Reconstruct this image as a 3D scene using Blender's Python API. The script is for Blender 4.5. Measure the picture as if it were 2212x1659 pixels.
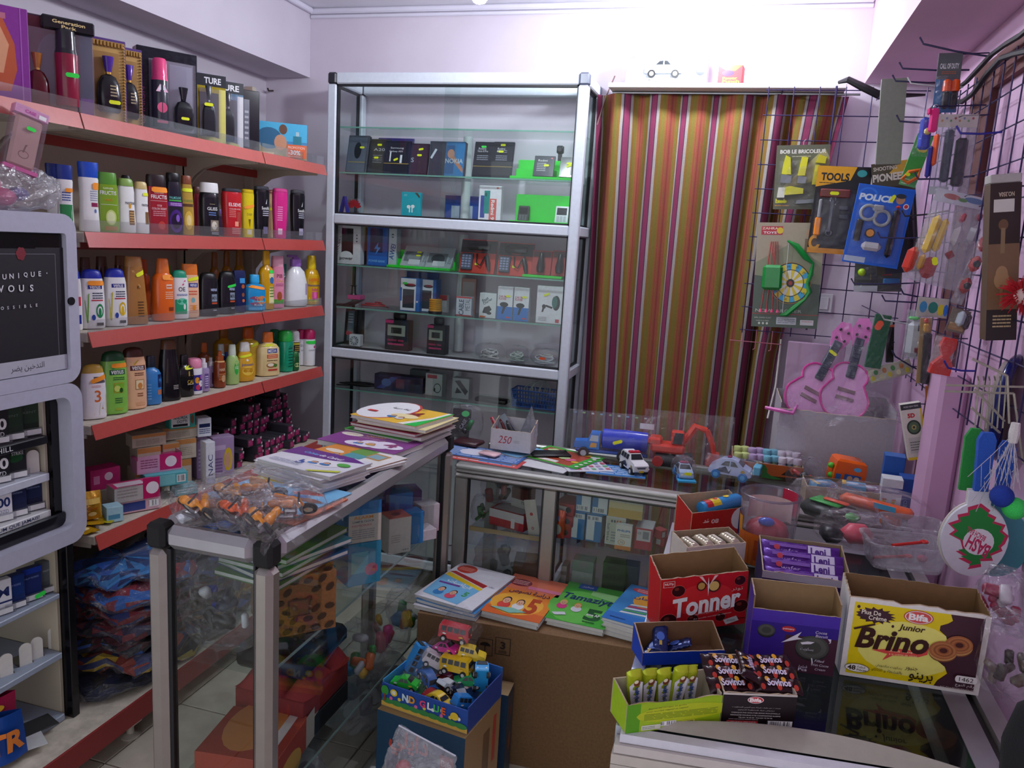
import bpy,bmesh,math,random
from mathutils import Vector,Matrix,Euler
SC=bpy.context.scene
for _o in list(bpy.data.objects):bpy.data.objects.remove(_o)
COL=SC.collection
R=math.radians
rnd=random.Random(7)

# ---------------------------------------------------------------- camera
FPX,PITCH,ROLL,YAW,EYE=1712.57,0.176991,-0.0598192,-0.274151,1.6
_f=Vector((math.sin(YAW)*math.cos(PITCH),math.cos(YAW)*math.cos(PITCH),-math.sin(PITCH)))
_r0=Vector((math.cos(YAW),-math.sin(YAW),0));_d0=_f.cross(_r0)
CR=_r0*math.cos(ROLL)+_d0*math.sin(ROLL)
CD=-_r0*math.sin(ROLL)+_d0*math.cos(ROLL)
CF=_f;CP=Vector((0,0,EYE))
cam=bpy.data.objects.new('camera',bpy.data.cameras.new('camera'))
COL.objects.link(cam)
cam.data.sensor_width=36;cam.data.lens=FPX*36/2212;cam.data.clip_start=0.02
cam.matrix_world=Matrix(((CR.x,-CD.x,-CF.x,CP.x),(CR.y,-CD.y,-CF.y,CP.y),(CR.z,-CD.z,-CF.z,CP.z),(0,0,0,1)))
SC.camera=cam
# ---------------------------------------------------------------- daylight and exposure
W=bpy.data.worlds.new('World');SC.world=W;W.use_nodes=True
W.node_tree.nodes['Background'].inputs[0].default_value=(0.90,0.93,1.0,1)
W.node_tree.nodes['Background'].inputs[1].default_value=1.0
SC.view_settings.view_transform='Standard';SC.view_settings.look='None'
SC.view_settings.exposure=0.35;SC.view_settings.gamma=1.0;SC.view_settings.use_curve_mapping=False
BULB_W=15.0  # watts of each bulb's lamp
SC.cycles.max_bounces=10;SC.cycles.transparent_max_bounces=40
SC.cycles.diffuse_bounces=4;SC.cycles.glossy_bounces=3;SC.cycles.caustics_reflective=False;SC.cycles.caustics_refractive=False
SC.cycles.sample_clamp_indirect=4
SC.cycles.use_denoising=True

# ---------------------------------------------------------------- helpers
def at(px,py,x=None,y=None,z=None):  # the point of a plane that the photograph shows at (px, py)
 d=CR*((px-1106)/FPX)+CD*((py-829.5)/FPX)+CF
 t=(x-CP.x)/d.x if x is not None else(y-CP.y)/d.y if y is not None else(z-CP.z)/d.z
 return CP+d*t
def lin(c):
 if isinstance(c,tuple):return c if len(c)==4 else c+(1,)
 o=[]
 for i in(0,2,4):
  s=int(c[i:i+2],16)/255
  o.append(s/12.92 if s<=.04045 else((s+.055)/1.055)**2.4)
 return(o[0],o[1],o[2],1)
def _nn(nt,t,**k):
 n=nt.nodes.new('ShaderNode'+t)
 for a,b in k.items():setattr(n,a,b)
 return n
MATS={}
def mat(kind):
 """finishes; the colour of each piece comes from its own colour attribute, broken up by fine procedural grain"""
 if kind in MATS:return MATS[kind]
 m=bpy.data.materials.new(kind);m.use_nodes=True;nt=m.node_tree;nt.nodes.clear()
 out=_nn(nt,'OutputMaterial');L=nt.links.new
 at_=_nn(nt,'Attribute',attribute_name='Col')
 if kind in('glass','film','filmfog','clear'):
  lw=_nn(nt,'LayerWeight');lw.inputs[0].default_value=.5
  pw=_nn(nt,'Math',operation='POWER');pw.inputs[1].default_value={'glass':4,'film':2.2,'filmfog':2,'clear':2.5}[kind]
  ml=_nn(nt,'Math',operation='MULTIPLY_ADD',use_clamp=True)
  a,b,ro={'glass':(.4,.03,.01),'film':(.42,.035,.09),'filmfog':(.45,.09,.16),'clear':(.5,.06,.08)}[kind]
  ml.inputs[1].default_value=a;ml.inputs[2].default_value=b
  L(lw.outputs['Facing'],pw.inputs[0]);L(pw.outputs[0],ml.inputs[0])
  tr=_nn(nt,'BsdfTransparent');gl=_nn(nt,'BsdfGlossy');gl.inputs['Roughness'].default_value=ro
  L(at_.outputs['Color'],tr.inputs[0])
  mx=_nn(nt,'MixShader');L(ml.outputs[0],mx.inputs[0]);L(gl.outputs[0],mx.inputs[2])
  base=tr
  if kind!='glass':
   df=_nn(nt,'BsdfDiffuse');df.inputs[0].default_value=(.85,.85,.9,1)
   tl=_nn(nt,'BsdfTranslucent');tl.inputs[0].default_value=(.85,.85,.9,1)
   m0=_nn(nt,'MixShader');m0.inputs[0].default_value=.5;L(df.outputs[0],m0.inputs[1]);L(tl.outputs[0],m0.inputs[2])
   m2=_nn(nt,'MixShader');m2.inputs[0].default_value={'film':.03,'filmfog':.22,'clear':.07}[kind]
   L(tr.outputs[0],m2.inputs[1]);L(m0.outputs[0],m2.inputs[2]);base=m2
   if kind!='clear':
    tc=_nn(nt,'TexCoord');nz=_nn(nt,'TexNoise');nz.inputs['Scale'].default_value=42;nz.inputs['Detail'].default_value=3;nz.inputs['Distortion'].default_value=1.5
    L(tc.outputs['Object'],nz.inputs['Vector'])
    bp=_nn(nt,'Bump');bp.inputs['Strength'].default_value=1;bp.inputs['Distance'].default_value=.012
    L(nz.outputs['Fac'],bp.inputs['Height']);L(bp.outputs[0],gl.inputs['Normal'])
  L(base.outputs[0],mx.inputs[1]);L(mx.outputs[0],out.inputs[0]);MATS[kind]=m;return m
 p=_nn(nt,'BsdfPrincipled');L(p.outputs[0],out.inputs[0])
 ro,me,gs,ga,bs={'matte':(.75,0,60,.08,.15),'paint':(.6,0,5,.05,.05),'card':(.55,0,90,.07,.08),'kraft':(.85,0,140,.16,.2),'paper':(.6,0,80,.05,.05),
  'satin':(.35,0,60,.05,.04),'gloss':(.16,0,40,.04,.02),'print':(.32,0,60,.04,0),'printm':(.6,0,60,.04,0),'metal':(.32,1,30,.08,.04),'alu':(.38,.75,25,.05,.02),
  'wire':(.45,.3,60,.1,.1),'cloth':(.9,0,300,.12,.5),'rubber':(.55,0,60,.06,.1),'foil':(.22,.35,34,.08,.6),'tile':(.28,0,14,.16,.05),
  'steel':(.45,.2,22,.08,.08),'dusty':(.7,0,35,.22,.12),'glow':(.5,0,10,0,0),'liquid':(.1,0,20,.03,0)}[kind]
 p.inputs['Roughness'].default_value=ro;p.inputs['Metallic'].default_value=me
 tc=_nn(nt,'TexCoord');nz=_nn(nt,'TexNoise');nz.inputs['Scale'].default_value=gs;nz.inputs['Detail'].default_value=4
 L(tc.outputs['Object'],nz.inputs['Vector'])
 mr=_nn(nt,'MapRange');mr.inputs[1].default_value=.3;mr.inputs[2].default_value=.7;mr.inputs[3].default_value=1-ga;mr.inputs[4].default_value=1+ga*.5
 L(nz.outputs['Fac'],mr.inputs[0])
 mc=_nn(nt,'VectorMath',operation='SCALE');L(at_.outputs['Color'],mc.inputs[0]);L(mr.outputs[0],mc.inputs['Scale'])
 L(mc.outputs[0],p.inputs['Base Color'])
 if bs:
  bp=_nn(nt,'Bump');bp.inputs['Strength'].default_value=bs;bp.inputs['Distance'].default_value=.004 if kind=='foil' else .002
  L(nz.outputs['Fac'],bp.inputs['Height']);L(bp.outputs[0],p.inputs['Normal'])
 if kind=='glow':
  L(at_.outputs['Color'],p.inputs['Emission Color']);p.inputs['Emission Strength'].default_value=40
 if kind=='liquid':
  p.inputs['Transmission Weight'].default_value=.25
 MATS[kind]=m;return m

def tag(o,label=None,cat=None,group=None,kind=None):
 if label:o['label']=label
 if cat:o['category']=cat
 if group:o['group']=group
 if kind:o['kind']=kind
 return o
def thing(name,label,cat,group=None,M=None,loc=None,rz=0,rot=None):
 o=bpy.data.objects.new(name,None);o.empty_display_size=.02;COL.objects.link(o)
 o.matrix_world=M if M is not None else TR(loc or(0,0,0),rz,rot)
 return tag(o,label,cat,group)
def TR(loc,rz=0,rot=None):
 return Matrix.Translation(loc)@(Euler(rot).to_matrix().to_4x4()if rot else Matrix.Rotation(rz,4,'Z'))
def pt(name,parent,label=None):  # an empty part that parents sub-parts
 o=bpy.data.objects.new(name,None);o.empty_display_size=.01;COL.objects.link(o);o.parent=parent
 if label:o['label']=label
 return o
_I=Matrix()
class MB:
 """collects shapes and links them as one mesh object"""
 def __init__(s):s.v=[];s.f=[];s.c=[];s.M=_I
 def add(s,vs,fs,col):
  b=len(s.v);M=s.M
  s.v+=[tuple(M@Vector(p))for p in vs]if M is not _I else[tuple(p)for p in vs]
  c=lin(col)if not isinstance(col,list)else None
  for i,f in enumerate(fs):
   s.f.append([b+j for j in f]);s.c.append(c if c else lin(col[i]))
  return s
 def box(s,x0,y0,z0,x1,y1,z1,col,bv=0):
  if not bv:
   vs=[(x,y,z)for z in(z0,z1)for y in(y0,y1)for x in(x0,x1)]
   return s.add(vs,[(0,2,3,1),(4,5,7,6),(0,1,5,4),(2,6,7,3),(0,4,6,2),(1,3,7,5)],col)
  b=min(bv,.49*(x1-x0),.49*(y1-y0),.49*(z1-z0));vs=[];idx={}
  for sx in(0,1):
   for sy in(0,1):
    for sz in(0,1):
     X=(x0,x1)[sx];Y=(y0,y1)[sy];Z=(z0,z1)[sz];ix=b if sx==0 else-b;iy=b if sy==0 else-b;iz=b if sz==0 else-b
     for a,p in enumerate(((X,Y+iy,Z+iz),(X+ix,Y,Z+iz),(X+ix,Y+iy,Z))):
      idx[(sx,sy,sz,a)]=len(vs);vs.append(p)
  g=lambda*k:idx[k]
  fs=[]
  for t in(0,1):
   q=[g(t,0,0,0),g(t,1,0,0),g(t,1,1,0),g(t,0,1,0)];fs.append(q if t else q[::-1])
   q=[g(0,t,0,1),g(0,t,1,1),g(1,t,1,1),g(1,t,0,1)];fs.append(q if t else q[::-1])
   q=[g(0,0,t,2),g(1,0,t,2),g(1,1,t,2),g(0,1,t,2)];fs.append(q if t else q[::-1])
  for a in(0,1):
   for c in(0,1):
    q=[g(0,a,c,1),g(1,a,c,1),g(1,a,c,2),g(0,a,c,2)];fs.append(q if a!=c else q[::-1])
    q=[g(a,0,c,0),g(a,1,c,0),g(a,1,c,2),g(a,0,c,2)];fs.append(q if a==c else q[::-1])
    q=[g(a,c,0,0),g(a,c,1,0),g(a,c,1,1),g(a,c,0,1)];fs.append(q if a!=c else q[::-1])
  for sx in(0,1):
   for sy in(0,1):
    for sz in(0,1):
     q=[g(sx,sy,sz,0),g(sx,sy,sz,1),g(sx,sy,sz,2)];fs.append(q if(sx+sy+sz)%2 else q[::-1])
  return s.add(vs,fs,col)
 def lathe(s,prof,seg,col,sx=1,sy=1,n=2,c=(0,0,0),cap=True):
  """prof: (radius, z[, colour]) from bottom to top; n > 2 gives a boxier cross-section"""
  vs=[];fs=[];cs=[]
  for r in prof:
   for k in range(seg):
    a=2*math.pi*(k+.5)/seg;ca=math.cos(a);sa=math.sin(a)
    if n!=2:
     q=(abs(ca)**n+abs(sa)**n)**(-1/n);ca*=q;sa*=q
    vs.append((c[0]+r[0]*sx*ca,c[1]+r[0]*sy*sa,c[2]+r[1]))
  for i in range(len(prof)-1):
   cc=prof[i][2]if len(prof[i])>2 else col
   for k in range(seg):
    k2=(k+1)%seg;fs.append((i*seg+k,i*seg+k2,(i+1)*seg+k2,(i+1)*seg+k));cs.append(cc)
  if cap:
   fs.append(tuple(range(seg))[::-1]);cs.append(prof[0][2]if len(prof[0])>2 else col)
   t=(len(prof)-1)*seg;fs.append(tuple(range(t,t+seg)));cs.append(prof[-1][2]if len(prof[-1])>2 else col)
  return s.add(vs,fs,cs)
 def tube(s,pts,r,seg,col,closed=False):
  pts=[Vector(p)for p in pts];n=len(pts);vs=[];fs=[];up=Vector((0,0,1))
  rr=r if isinstance(r,(list,tuple))else[r]*n
  ref=None
  for i,p in enumerate(pts):
   d=(pts[(i+1)%n]-pts[i-1])if closed else(pts[min(i+1,n-1)]-pts[max(i-1,0)])
   d=d.normalized()if d.length>1e-9 else Vector((0,0,1))
   if ref is None:
    ref=d.orthogonal().normalized()
   ref=(ref-d*ref.dot(d));ref=ref.normalized()if ref.length>1e-6 else d.orthogonal().normalized()
   b=d.cross(ref)
   for k in range(seg):
    a=2*math.pi*k/seg;vs.append(p+(ref*math.cos(a)+b*math.sin(a))*rr[i])
  m=n if closed else n-1
  for i in range(m):
   j=(i+1)%n
   for k in range(seg):
    k2=(k+1)%seg;fs.append((i*seg+k,i*seg+k2,j*seg+k2,j*seg+k))
  if not closed:fs+=[tuple(range(seg))[::-1],tuple(range((n-1)*seg,n*seg))]
  return s.add(vs,fs,col)
 def torus(s,c,Rr,r,axis,col,seg=20,ts=7):
  c=Vector(c);ax=Vector(axis).normalized();u=ax.orthogonal().normalized();w=ax.cross(u)
  return s.tube([c+(u*math.cos(2*math.pi*k/seg)+w*math.sin(2*math.pi*k/seg))*Rr for k in range(seg)],r,ts,col,True)
 def disc(s,c,r,h,axis,col,seg=16):  # short cylinder
  c=Vector(c);ax=Vector(axis).normalized()
  return s.tube([c-ax*h/2,c+ax*h/2],r,seg,col)
 def ball(s,c,r,col,seg=12,rings=7,sc=(1,1,1)):
  pr=[(r*math.sin(math.pi*(i+.02)/(rings+.04)),-r*math.cos(math.pi*(i+.02)/(rings+.04))*sc[2])for i in range(rings+1)]
  return s.lathe(pr,seg,col,sc[0],sc[1],c=c)
 def prism(s,pts,y0,y1,col,tap=None):  # polygon in (x, z), counter-clockwise seen from -y, extruded along y
  n=len(pts);q=tap or pts
  vs=[(p[0],y0,p[1])for p in pts]+[(p[0],y1,p[1])for p in q]
  fs=[tuple(range(n)),tuple(range(2*n-1,n-1,-1))]+[(i,n+i,n+(i+1)%n,(i+1)%n)for i in range(n)]
  return s.add(vs,fs,col)
 def grid(s,fn,nu,nv,col):
  vs=[fn(i/nu,j/nv)for j in range(nv+1)for i in range(nu+1)]
  fs=[(j*(nu+1)+i,j*(nu+1)+i+1,(j+1)*(nu+1)+i+1,(j+1)*(nu+1)+i)for j in range(nv)for i in range(nu)]
  if callable(col):col=[col((i+.5)/nu,(j+.5)/nv)for j in range(nv)for i in range(nu)]
  return s.add(vs,fs,col)
 def build(s,name,kind,parent=None,smooth=35,M=None,label=None):
  me=bpy.data.meshes.new(name);me.from_pydata(s.v,[],s.f)
  ca=me.color_attributes.new('Col','FLOAT_COLOR','CORNER');buf=[]
  for f,c in zip(s.f,s.c):buf+=list(c)*len(f)
  ca.data.foreach_set('color',buf)
  if smooth:
   me.polygons.foreach_set('use_smooth',[True]*len(me.polygons));me.set_sharp_from_angle(angle=R(smooth))
  me.materials.append(mat(kind))
  o=bpy.data.objects.new(name,me);COL.objects.link(o)
  if parent:o.parent=parent
  if M is not None:o.matrix_world=M
  if label:o['label']=label
  return o
# ---- flat print: letters and shapes laid on a surface
_TX={}
def textmesh(t,bold=0,shear=0):
 k=(t,bold,shear)
 if k not in _TX:
  cu=bpy.data.curves.new('t','FONT');cu.body=t;cu.size=1;cu.resolution_u=3;cu.offset=bold;cu.shear=shear
  ob=bpy.data.objects.new('t',cu);me=bpy.data.meshes.new_from_object(ob)
  v=[(p.co.x,p.co.y)for p in me.vertices];f=[tuple(q.vertices)for q in me.polygons]
  bpy.data.objects.remove(ob);bpy.data.curves.remove(cu);bpy.data.meshes.remove(me)
  if v:
   x0=min(p[0]for p in v);x1=max(p[0]for p in v);y0=min(p[1]for p in v);y1=max(p[1]for p in v)
  else:x0=x1=y0=y1=0
  _TX[k]=([(a-x0,b-y0)for a,b in v],f,max(x1-x0,1e-6),max(y1-y0,1e-6))
 return _TX[k]
_AR=dict(zip('اةدذرزوىأآ',(0xFE8D,0xFE93,0xFEA9,0xFEAB,0xFEAD,0xFEAF,0xFEED,0xFEEF,0xFE83,0xFE81)))
_AR4=dict(zip('بتثجحخسشصضطظعغفقكلمنهي',(0xFE8F,0xFE95,0xFE99,0xFE9D,0xFEA1,0xFEA5,0xFEB1,0xFEB5,0xFEB9,0xFEBD,0xFEC1,0xFEC5,0xFEC9,0xFECD,0xFED1,0xFED5,0xFED9,0xFEDD,0xFEE1,0xFEE5,0xFEE9,0xFEF1)))
def ar(t):  # joins the letters and turns the line right to left
 o=[]
 for i,ch in enumerate(t):
  pv=i>0 and t[i-1]in _AR4;nx=i+1<len(t)and(t[i+1]in _AR4 or t[i+1]in _AR)
  if ch in _AR4:o.append(chr(_AR4[ch]+(3 if pv and nx else 1 if pv else 2 if nx else 0)))
  elif ch in _AR:o.append(chr(_AR[ch]+(1 if pv else 0)))
  else:o.append(ch)
 return ''.join(o[::-1])
class PR(MB):
 def __init__(s,F,nx=1):
  MB.__init__(s);s.F=F;s.h=2e-4;s.nx=nx
 def _put(s,uv,fs,col):
  s.h+=1.2e-4;s.add([s.F(u,v,s.h)for u,v in uv],fs,col);return s
 def rect(s,u0,v0,u1,v1,col,rot=0):
  n=s.nx;uv=[(u0+(u1-u0)*i/n,v)for v in(v0,v1)for i in range(n+1)]
  if rot:
   cu,cv=(u0+u1)/2,(v0+v1)/2;c,d=math.cos(rot),math.sin(rot);uv=[(cu+(u-cu)*c-(v-cv)*d,cv+(u-cu)*d+(v-cv)*c)for u,v in uv]
  return s._put(uv,[(i,i+1,n+2+i,n+1+i)for i in range(n)],col)
 def ell(s,cu,cv,ru,rv,col,n=18,rot=0):
  c,d=math.cos(rot),math.sin(rot);uv=[]
  for k in range(n):
   a=2*math.pi*k/n;x,y=ru*math.cos(a),rv*math.sin(a);uv.append((cu+x*c-y*d,cv+x*d+y*c))
  if s.nx>1:return s._put([(cu,cv)]+uv,[(0,1+k,1+(k+1)%n)for k in range(n)],col)
  return s._put(uv,[tuple(range(n))],col)
 def poly(s,uv,col):return s._put(uv,[tuple(range(len(uv)))],col)
 def text(s,t,cu,cv,h,col,w=None,rot=0,bold=0,shear=0,mir=False):
  v,f,tw,th=textmesh(t,bold,shear);k=h/th;kx=k if w is None else w/tw;c,d=math.cos(rot),math.sin(rot);uv=[]
  for a,b in v:
   x=(a-tw/2)*kx;y=(b-th/2)*k;uv.append((cu+x*c-y*d,cv+x*d+y*c))
  return s._put(uv,f,col)
 def lines(s,u0,v0,u1,v1,n,col,k=3):  # rows of print too small to read
  dv=(v1-v0)/n
  for i in range(n):
   u=u0
   while u<u1:
    w=(u1-u0)*rnd.uniform(.12,.3);s.rect(u,v0+dv*i+dv*.25,min(u+w*.9,u1),v0+dv*i+dv*.7,col);u+=w;s.h-=1.2e-4
  s.h+=1.2e-4;return s
 def bars(s,u0,v0,u1,v1,n=16,bg='f2f2f0',fg='202020'):
  s.rect(u0,v0,u1,v1,bg);w=(u1-u0)/n
  for i in range(n):
   if rnd.random()<.75:
    a=u0+w*i+w*.1;s.rect(a,v0+(v1-v0)*.12,a+w*rnd.uniform(.3,.7),v1-(v1-v0)*.08,fg);s.h-=1.2e-4
  s.h+=1.2e-4;return s
def frontmap(w,d,h):return lambda u,v,e:(-w/2+u,-d/2-e,v)
def rightmap(w,d,h):return lambda u,v,e:(w/2+e,-d/2+u,v)
def leftmap(w,d,h):return lambda u,v,e:(-w/2-e,d/2-u,v)
def topmap(w,d,h):return lambda u,v,e:(-w/2+u,-d/2+v,h+e)
SK={'y':'e8f01c','g':'2fe04a','o':'ff9a20','r':'ff5a30'}
def sticker(parent,F,u,v,w=.022,h=.010,c='y',rot=0,e=.0016,asp=0):
 """a price sticker: thin raised tag with rounded ends"""
 b=MB();cc,ss=math.cos(rot),math.sin(rot);k=h*.3
 if asp:  # on a curved bottle: a strip that follows the surface
  q=lambda a,j,t:F(u+(a*cc)*w-(j*ss)*h*asp,v+(a*ss)*w/asp+(j*cc)*h,t)
  N=7;cols=[(i/N-.5,.5 if 0<i<N else .3)for i in range(N+1)]
  vs=[q(a,j*sg,t)for t in(e-.0008,e)for a,j in cols for sg in(-1,1)];m=2*(N+1)
  fs=[(m+2*i,m+2*i+2,m+2*i+3,m+2*i+1)for i in range(N)]+[(2*i,2*i+2,m+2*i+2,m+2*i)for i in range(N)]+[(2*i+1,m+2*i+1,m+2*i+3,2*i+3)for i in range(N)]+[(0,m,m+1,1),(2*N,2*N+1,m+2*N+1,m+2*N)]
  return b.add(vs,fs,SK.get(c,c)).build('price_sticker','printm',parent,60)
 o=[(-w/2+k,-h/2),(w/2-k,-h/2),(w/2,-h/2+k),(w/2,h/2-k),(w/2-k,h/2),(-w/2+k,h/2),(-w/2,h/2-k),(-w/2,-h/2+k)]
 uv=[(u+x*cc-y*ss,v+x*ss+y*cc)for x,y in o];n=8
 b.add([F(a,q,e)for a,q in uv]+[F(a,q,e+.0008)for a,q in uv],[tuple(range(8,16))]+[(i,(i+1)%n,n+(i+1)%n,n+i)for i in range(n)],SK.get(c,c))
 return b.build('price_sticker','printm',parent,0)
def carton(name,label,cat,w,d,h,col,M,group=None,fr=None,rt=None,lf=None,tp=None,kind='card',bv=.0012,parent=None):
 """a closed box, front towards its own -y; fr / rt / lf / tp draw the print of a face"""
 b=MB().box(-w/2,-d/2,0,w/2,d/2,h,col,bv);o=b.build(name,kind,parent,0,M if parent is None else None)
 if parent is not None and M is not None:o.matrix_local=M
 if parent is None:tag(o,label,cat,group)
 for fn,mp,nm in((fr,frontmap,'front_print'),(rt,rightmap,'side_print'),(lf,leftmap,'side_print'),(tp,topmap,'top_print')):
  if fn:
   p=PR(mp(w,d,h));fn(p);p.build(nm,'print',o,0)
 return o
# ================================================================ the room
YB,XL,XR,ZC,YF=3.5,-2.30,0.625,2.61,-0.6
WALLC,PINK,WHITE='c9c0d4','d3abcb','e6e4ea'
def slab(name,x0,y0,z0,x1,y1,z1,col,kind='paint',bv=0):
 return tag(MB().box(x0,y0,z0,x1,y1,z1,col,bv).build(name,kind,None,0),kind='structure')
slab('wall_back',XL-.1,YB,0,XR+.1,YB+.1,ZC,'d8cdda')
slab('wall_left',XL-.1,YF,0,XL,YB,ZC,'d2cad4')
slab('wall_right',XR,YF,0,XR+.1,YB,ZC,PINK)
slab('ceiling',XL-.1,YF,ZC,XR+.1,YB+.1,ZC+.08,'e9e7ee')
slab('trim_1',XL,YF,2.305,-2.062,YB-.001,ZC-.001,'d2cad6')  # boxed beam over the shelving
slab('trim_2',.37,YF,2.288,XR-.001,YB-.001,ZC-.001,'dcb6d0')  # boxed beam over the right wall
slab('trim_3',-2.06,YB-.022,ZC-.026,.369,YB-.001,ZC-.001,'dcd8e6',bv=.006)  # ceiling moulding
slab('trim_4',-2.06,YB-.012,ZC-.044,.369,YB-.001,ZC-.028,'dcd8e6',bv=.004)
slab('trim_5',-2.061,YF,ZC-.026,-2.035,YB-.023,ZC-.001,'dcd8e6',bv=.006)
# floor: grout bed and single tiles
fl=tag(MB().box(XL,YF,-.06,XR,YB,-.006,'8d8274').build('floor','matte',None,0),kind='structure')
T=.333;t0=MB().box(0,0,-.006,T-.005,T-.005,0,'c9bfae',.0015).build('tile','tile',fl,0)
k=0
for i in range(9):
 for j in range(13):
  x,y=XL+.02+i*T-.06,YF+j*T
  if x+T>XR+.05 or y+T>YB+.06:continue
  o=t0 if k==0 else t0.copy()
  if k:COL.objects.link(o)
  o.parent=fl;o.location=(x,y,rnd.uniform(-.0006,.0004));k+=1
# ceiling bulbs: socket, collar, glowing bulb
mat('glow').node_tree.nodes['Principled BSDF'].inputs['Emission Strength'].default_value=BULB_W/.0355
def bulb(x,y,zb,label):
 t=thing('light_bulb',label,'light bulb',loc=(x,y,ZC))
 h=ZC-zb
 MB().lathe([(.045,-.012),(.045,0)],18,'e8e6e0').build('ceiling_rose','satin',t)
 MB().tube([(0,0,-.012),(0,0,-h+.12)],.004,6,'dcdcdc').build('cord','satin',t)
 MB().lathe([(.020,-h+.108),(.024,-h+.112),(.024,-h+.122),(.016,-h+.126)],16,'55555c').build('collar','satin',t)
 MB().lathe([(.019,-h+.07),(.0185,-h+.108)],16,'f2f4f6').build('socket','satin',t)
 MB().lathe([(.004,-h),(.018,-h+.005),(.028,-h+.02),(.03,-h+.032),(.026,-h+.05),(.017,-h+.07)],18,(.86,.92,1.0)).build('bulb','glow',t)
p=at(1506,17,y=3.12);bulb(p.x,p.y,p.z-.07,'glowing white bulb hanging near the back wall, in front of the boxed toy car')
p=at(1036,-2,y=2.55);bulb(p.x,p.y,p.z-.015,'glowing white bulb hanging from the ceiling above the glass cabinet')

# white plank above the curtain
pk=MB().box(-.607,3.32,2.236,.292,YB-.002,2.254,'efeae4',.002).build('plank','paint',None,0)
tag(pk,'white painted plank fixed above the striped curtain','shelf')
MB().tube([(-.6,3.4,2.23),(.35,3.4,2.23)],.005,6,'9c9ca0').build('curtain_rod','metal',pk)
# curtain
def curtain():
 pat=[('8f8884',.013),('76561f',.012),('6c6022',.013),('7c5a24',.008),('8a4030',.007),('7c562c',.004),('8a4030',.007),('743030',.005),('8a4030',.007),('7c562c',.004),('8a4030',.007),('7c5a24',.008),('6c6022',.013),('76561f',.012),('8f8884',.012),('3c1e3c',.005),('7a2a4c',.026),('3c1e3c',.004)]
 cols=[];s=[0]
 while s[-1]<1.20:
  for c,w in(pat[16:]+pat if not cols else pat):
   s.append(s[-1]+w);cols.append(c)
 S=s[-1];n=len(cols);nv=44;vs=[]
 for j in range(nv+1):
  v=j/nv;z=2.226-v*1.96
  for i in range(n+1):
   u=s[i]/S
   x=-.672+.99*u*(1-.13*v)-.006*math.sin(3*v)*u+.055*v
   A=.018+.016*math.sin(9*u+1)
   f=math.sin(2*math.pi*u*6.5+.8*math.sin(u*17)+.5*v*math.sin(u*11))
   if v<.05:A*=.6
   y=3.415+A*f+.008*math.sin(u*40+v*3)-.02*v
   x+=.010*math.cos(2*math.pi*u*6.5+.8*math.sin(u*17))*(.6+.6*v)
   if u>.74:x-=(u-.74)*.42*min(1,v*1.9)*.95
   vs.append((x,y,z))
 fs=[(j*(n+1)+i,j*(n+1)+i+1,(j+1)*(n+1)+i+1,(j+1)*(n+1)+i)for j in range(nv)for i in range(n)]
 o=MB().add(vs,fs,cols*nv).build('curtain','cloth',None,60)
 tag(o,'long curtain with plum, grey, olive and orange vertical stripes','curtain')
curtain()

# dark door frame let into the right wall
slab('trim_6',XR-.016,2.60,.0,XR-.0005,2.83,2.19,'5d3230','matte')
slab('trim_7',XR-.018,.3,2.10,XR-.0005,2.60,2.19,'6d3a3a','matte')

# wire grid panels with every wire on its own
def wires(t,n,m,w,h,g,at_,name_v='upright_wire',name_h='cross_wire'):
 for i in range(n+1):MB().tube([at_(i*g,-.012),at_(i*g,h+.012)],.0021,5,'332a55').build(name_v,'wire',t)
 for j in range(m+1):MB().tube([at_(-.012,j*g,.0042),at_(w+.012,j*g,.0042)],.0021,5,'332a55').build(name_h,'wire',t)
G=.0915
t=thing('wire_grid_panel','dark blue wire grid on the back wall with carded toys hung on it','display grid',loc=(.015,3.30,1.31))
wires(t,6,10,6*G,10*G,G,lambda a,b,e=0:(a,e-.004,b))
MB().tube([(.24,-.002,.02),(.24,-.002,.93)],.004,6,'332a55').build('frame_wire','wire',t)
for i in(.05,.45):MB().tube([(i,0,10*G),(i,.19,10*G+.012)],.003,5,'332a55').build('wall_bracket','wire',t)
t=thing('wire_grid_panel','dark blue wire grid covering the pink wall beside the hanging toys','display grid',loc=(.585,1.5,1.22))
wires(t,18,10,18*G,10*G,G,lambda a,b,e=0:(e,a,b))
for i in(.2,1.5):MB().tube([(0,i,9*G),(.038,i,9*G+.01)],.003,5,'332a55').build('wall_bracket','wire',t)
# cables along the right wall
for i,(dz,lab)in enumerate(((0,'upper black cable sagging along the pink wall under the boxed beam'),(-.05,'lower black cable looped along the top of the wall grid'))):
 b=MB();pts=[(.575-.004*i,1.2+k*.12,2.185+dz+.035*math.sin(k*1.3+i)*(.6 if i else .25)-.010*k*.2)for k in range(18)]
 b.tube(pts,.0075,6,'1c1a20');tag(b.build('cable','rubber',None),lab,'cable')
b=MB();b.tube([at(1812,178,y=3.3),at(1832,172,y=3.27),at(1860,186,y=3.27),at(1900,206,y=3.28),at(1960,206,y=3.3),at(1998,205,y=3.32)],[.006,.012,.014,.015,.008,.004],8,'1d1b1e')
tag(b.build('cable','rubber',None),'black cable bundle running off the end of the white plank','cable')
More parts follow.
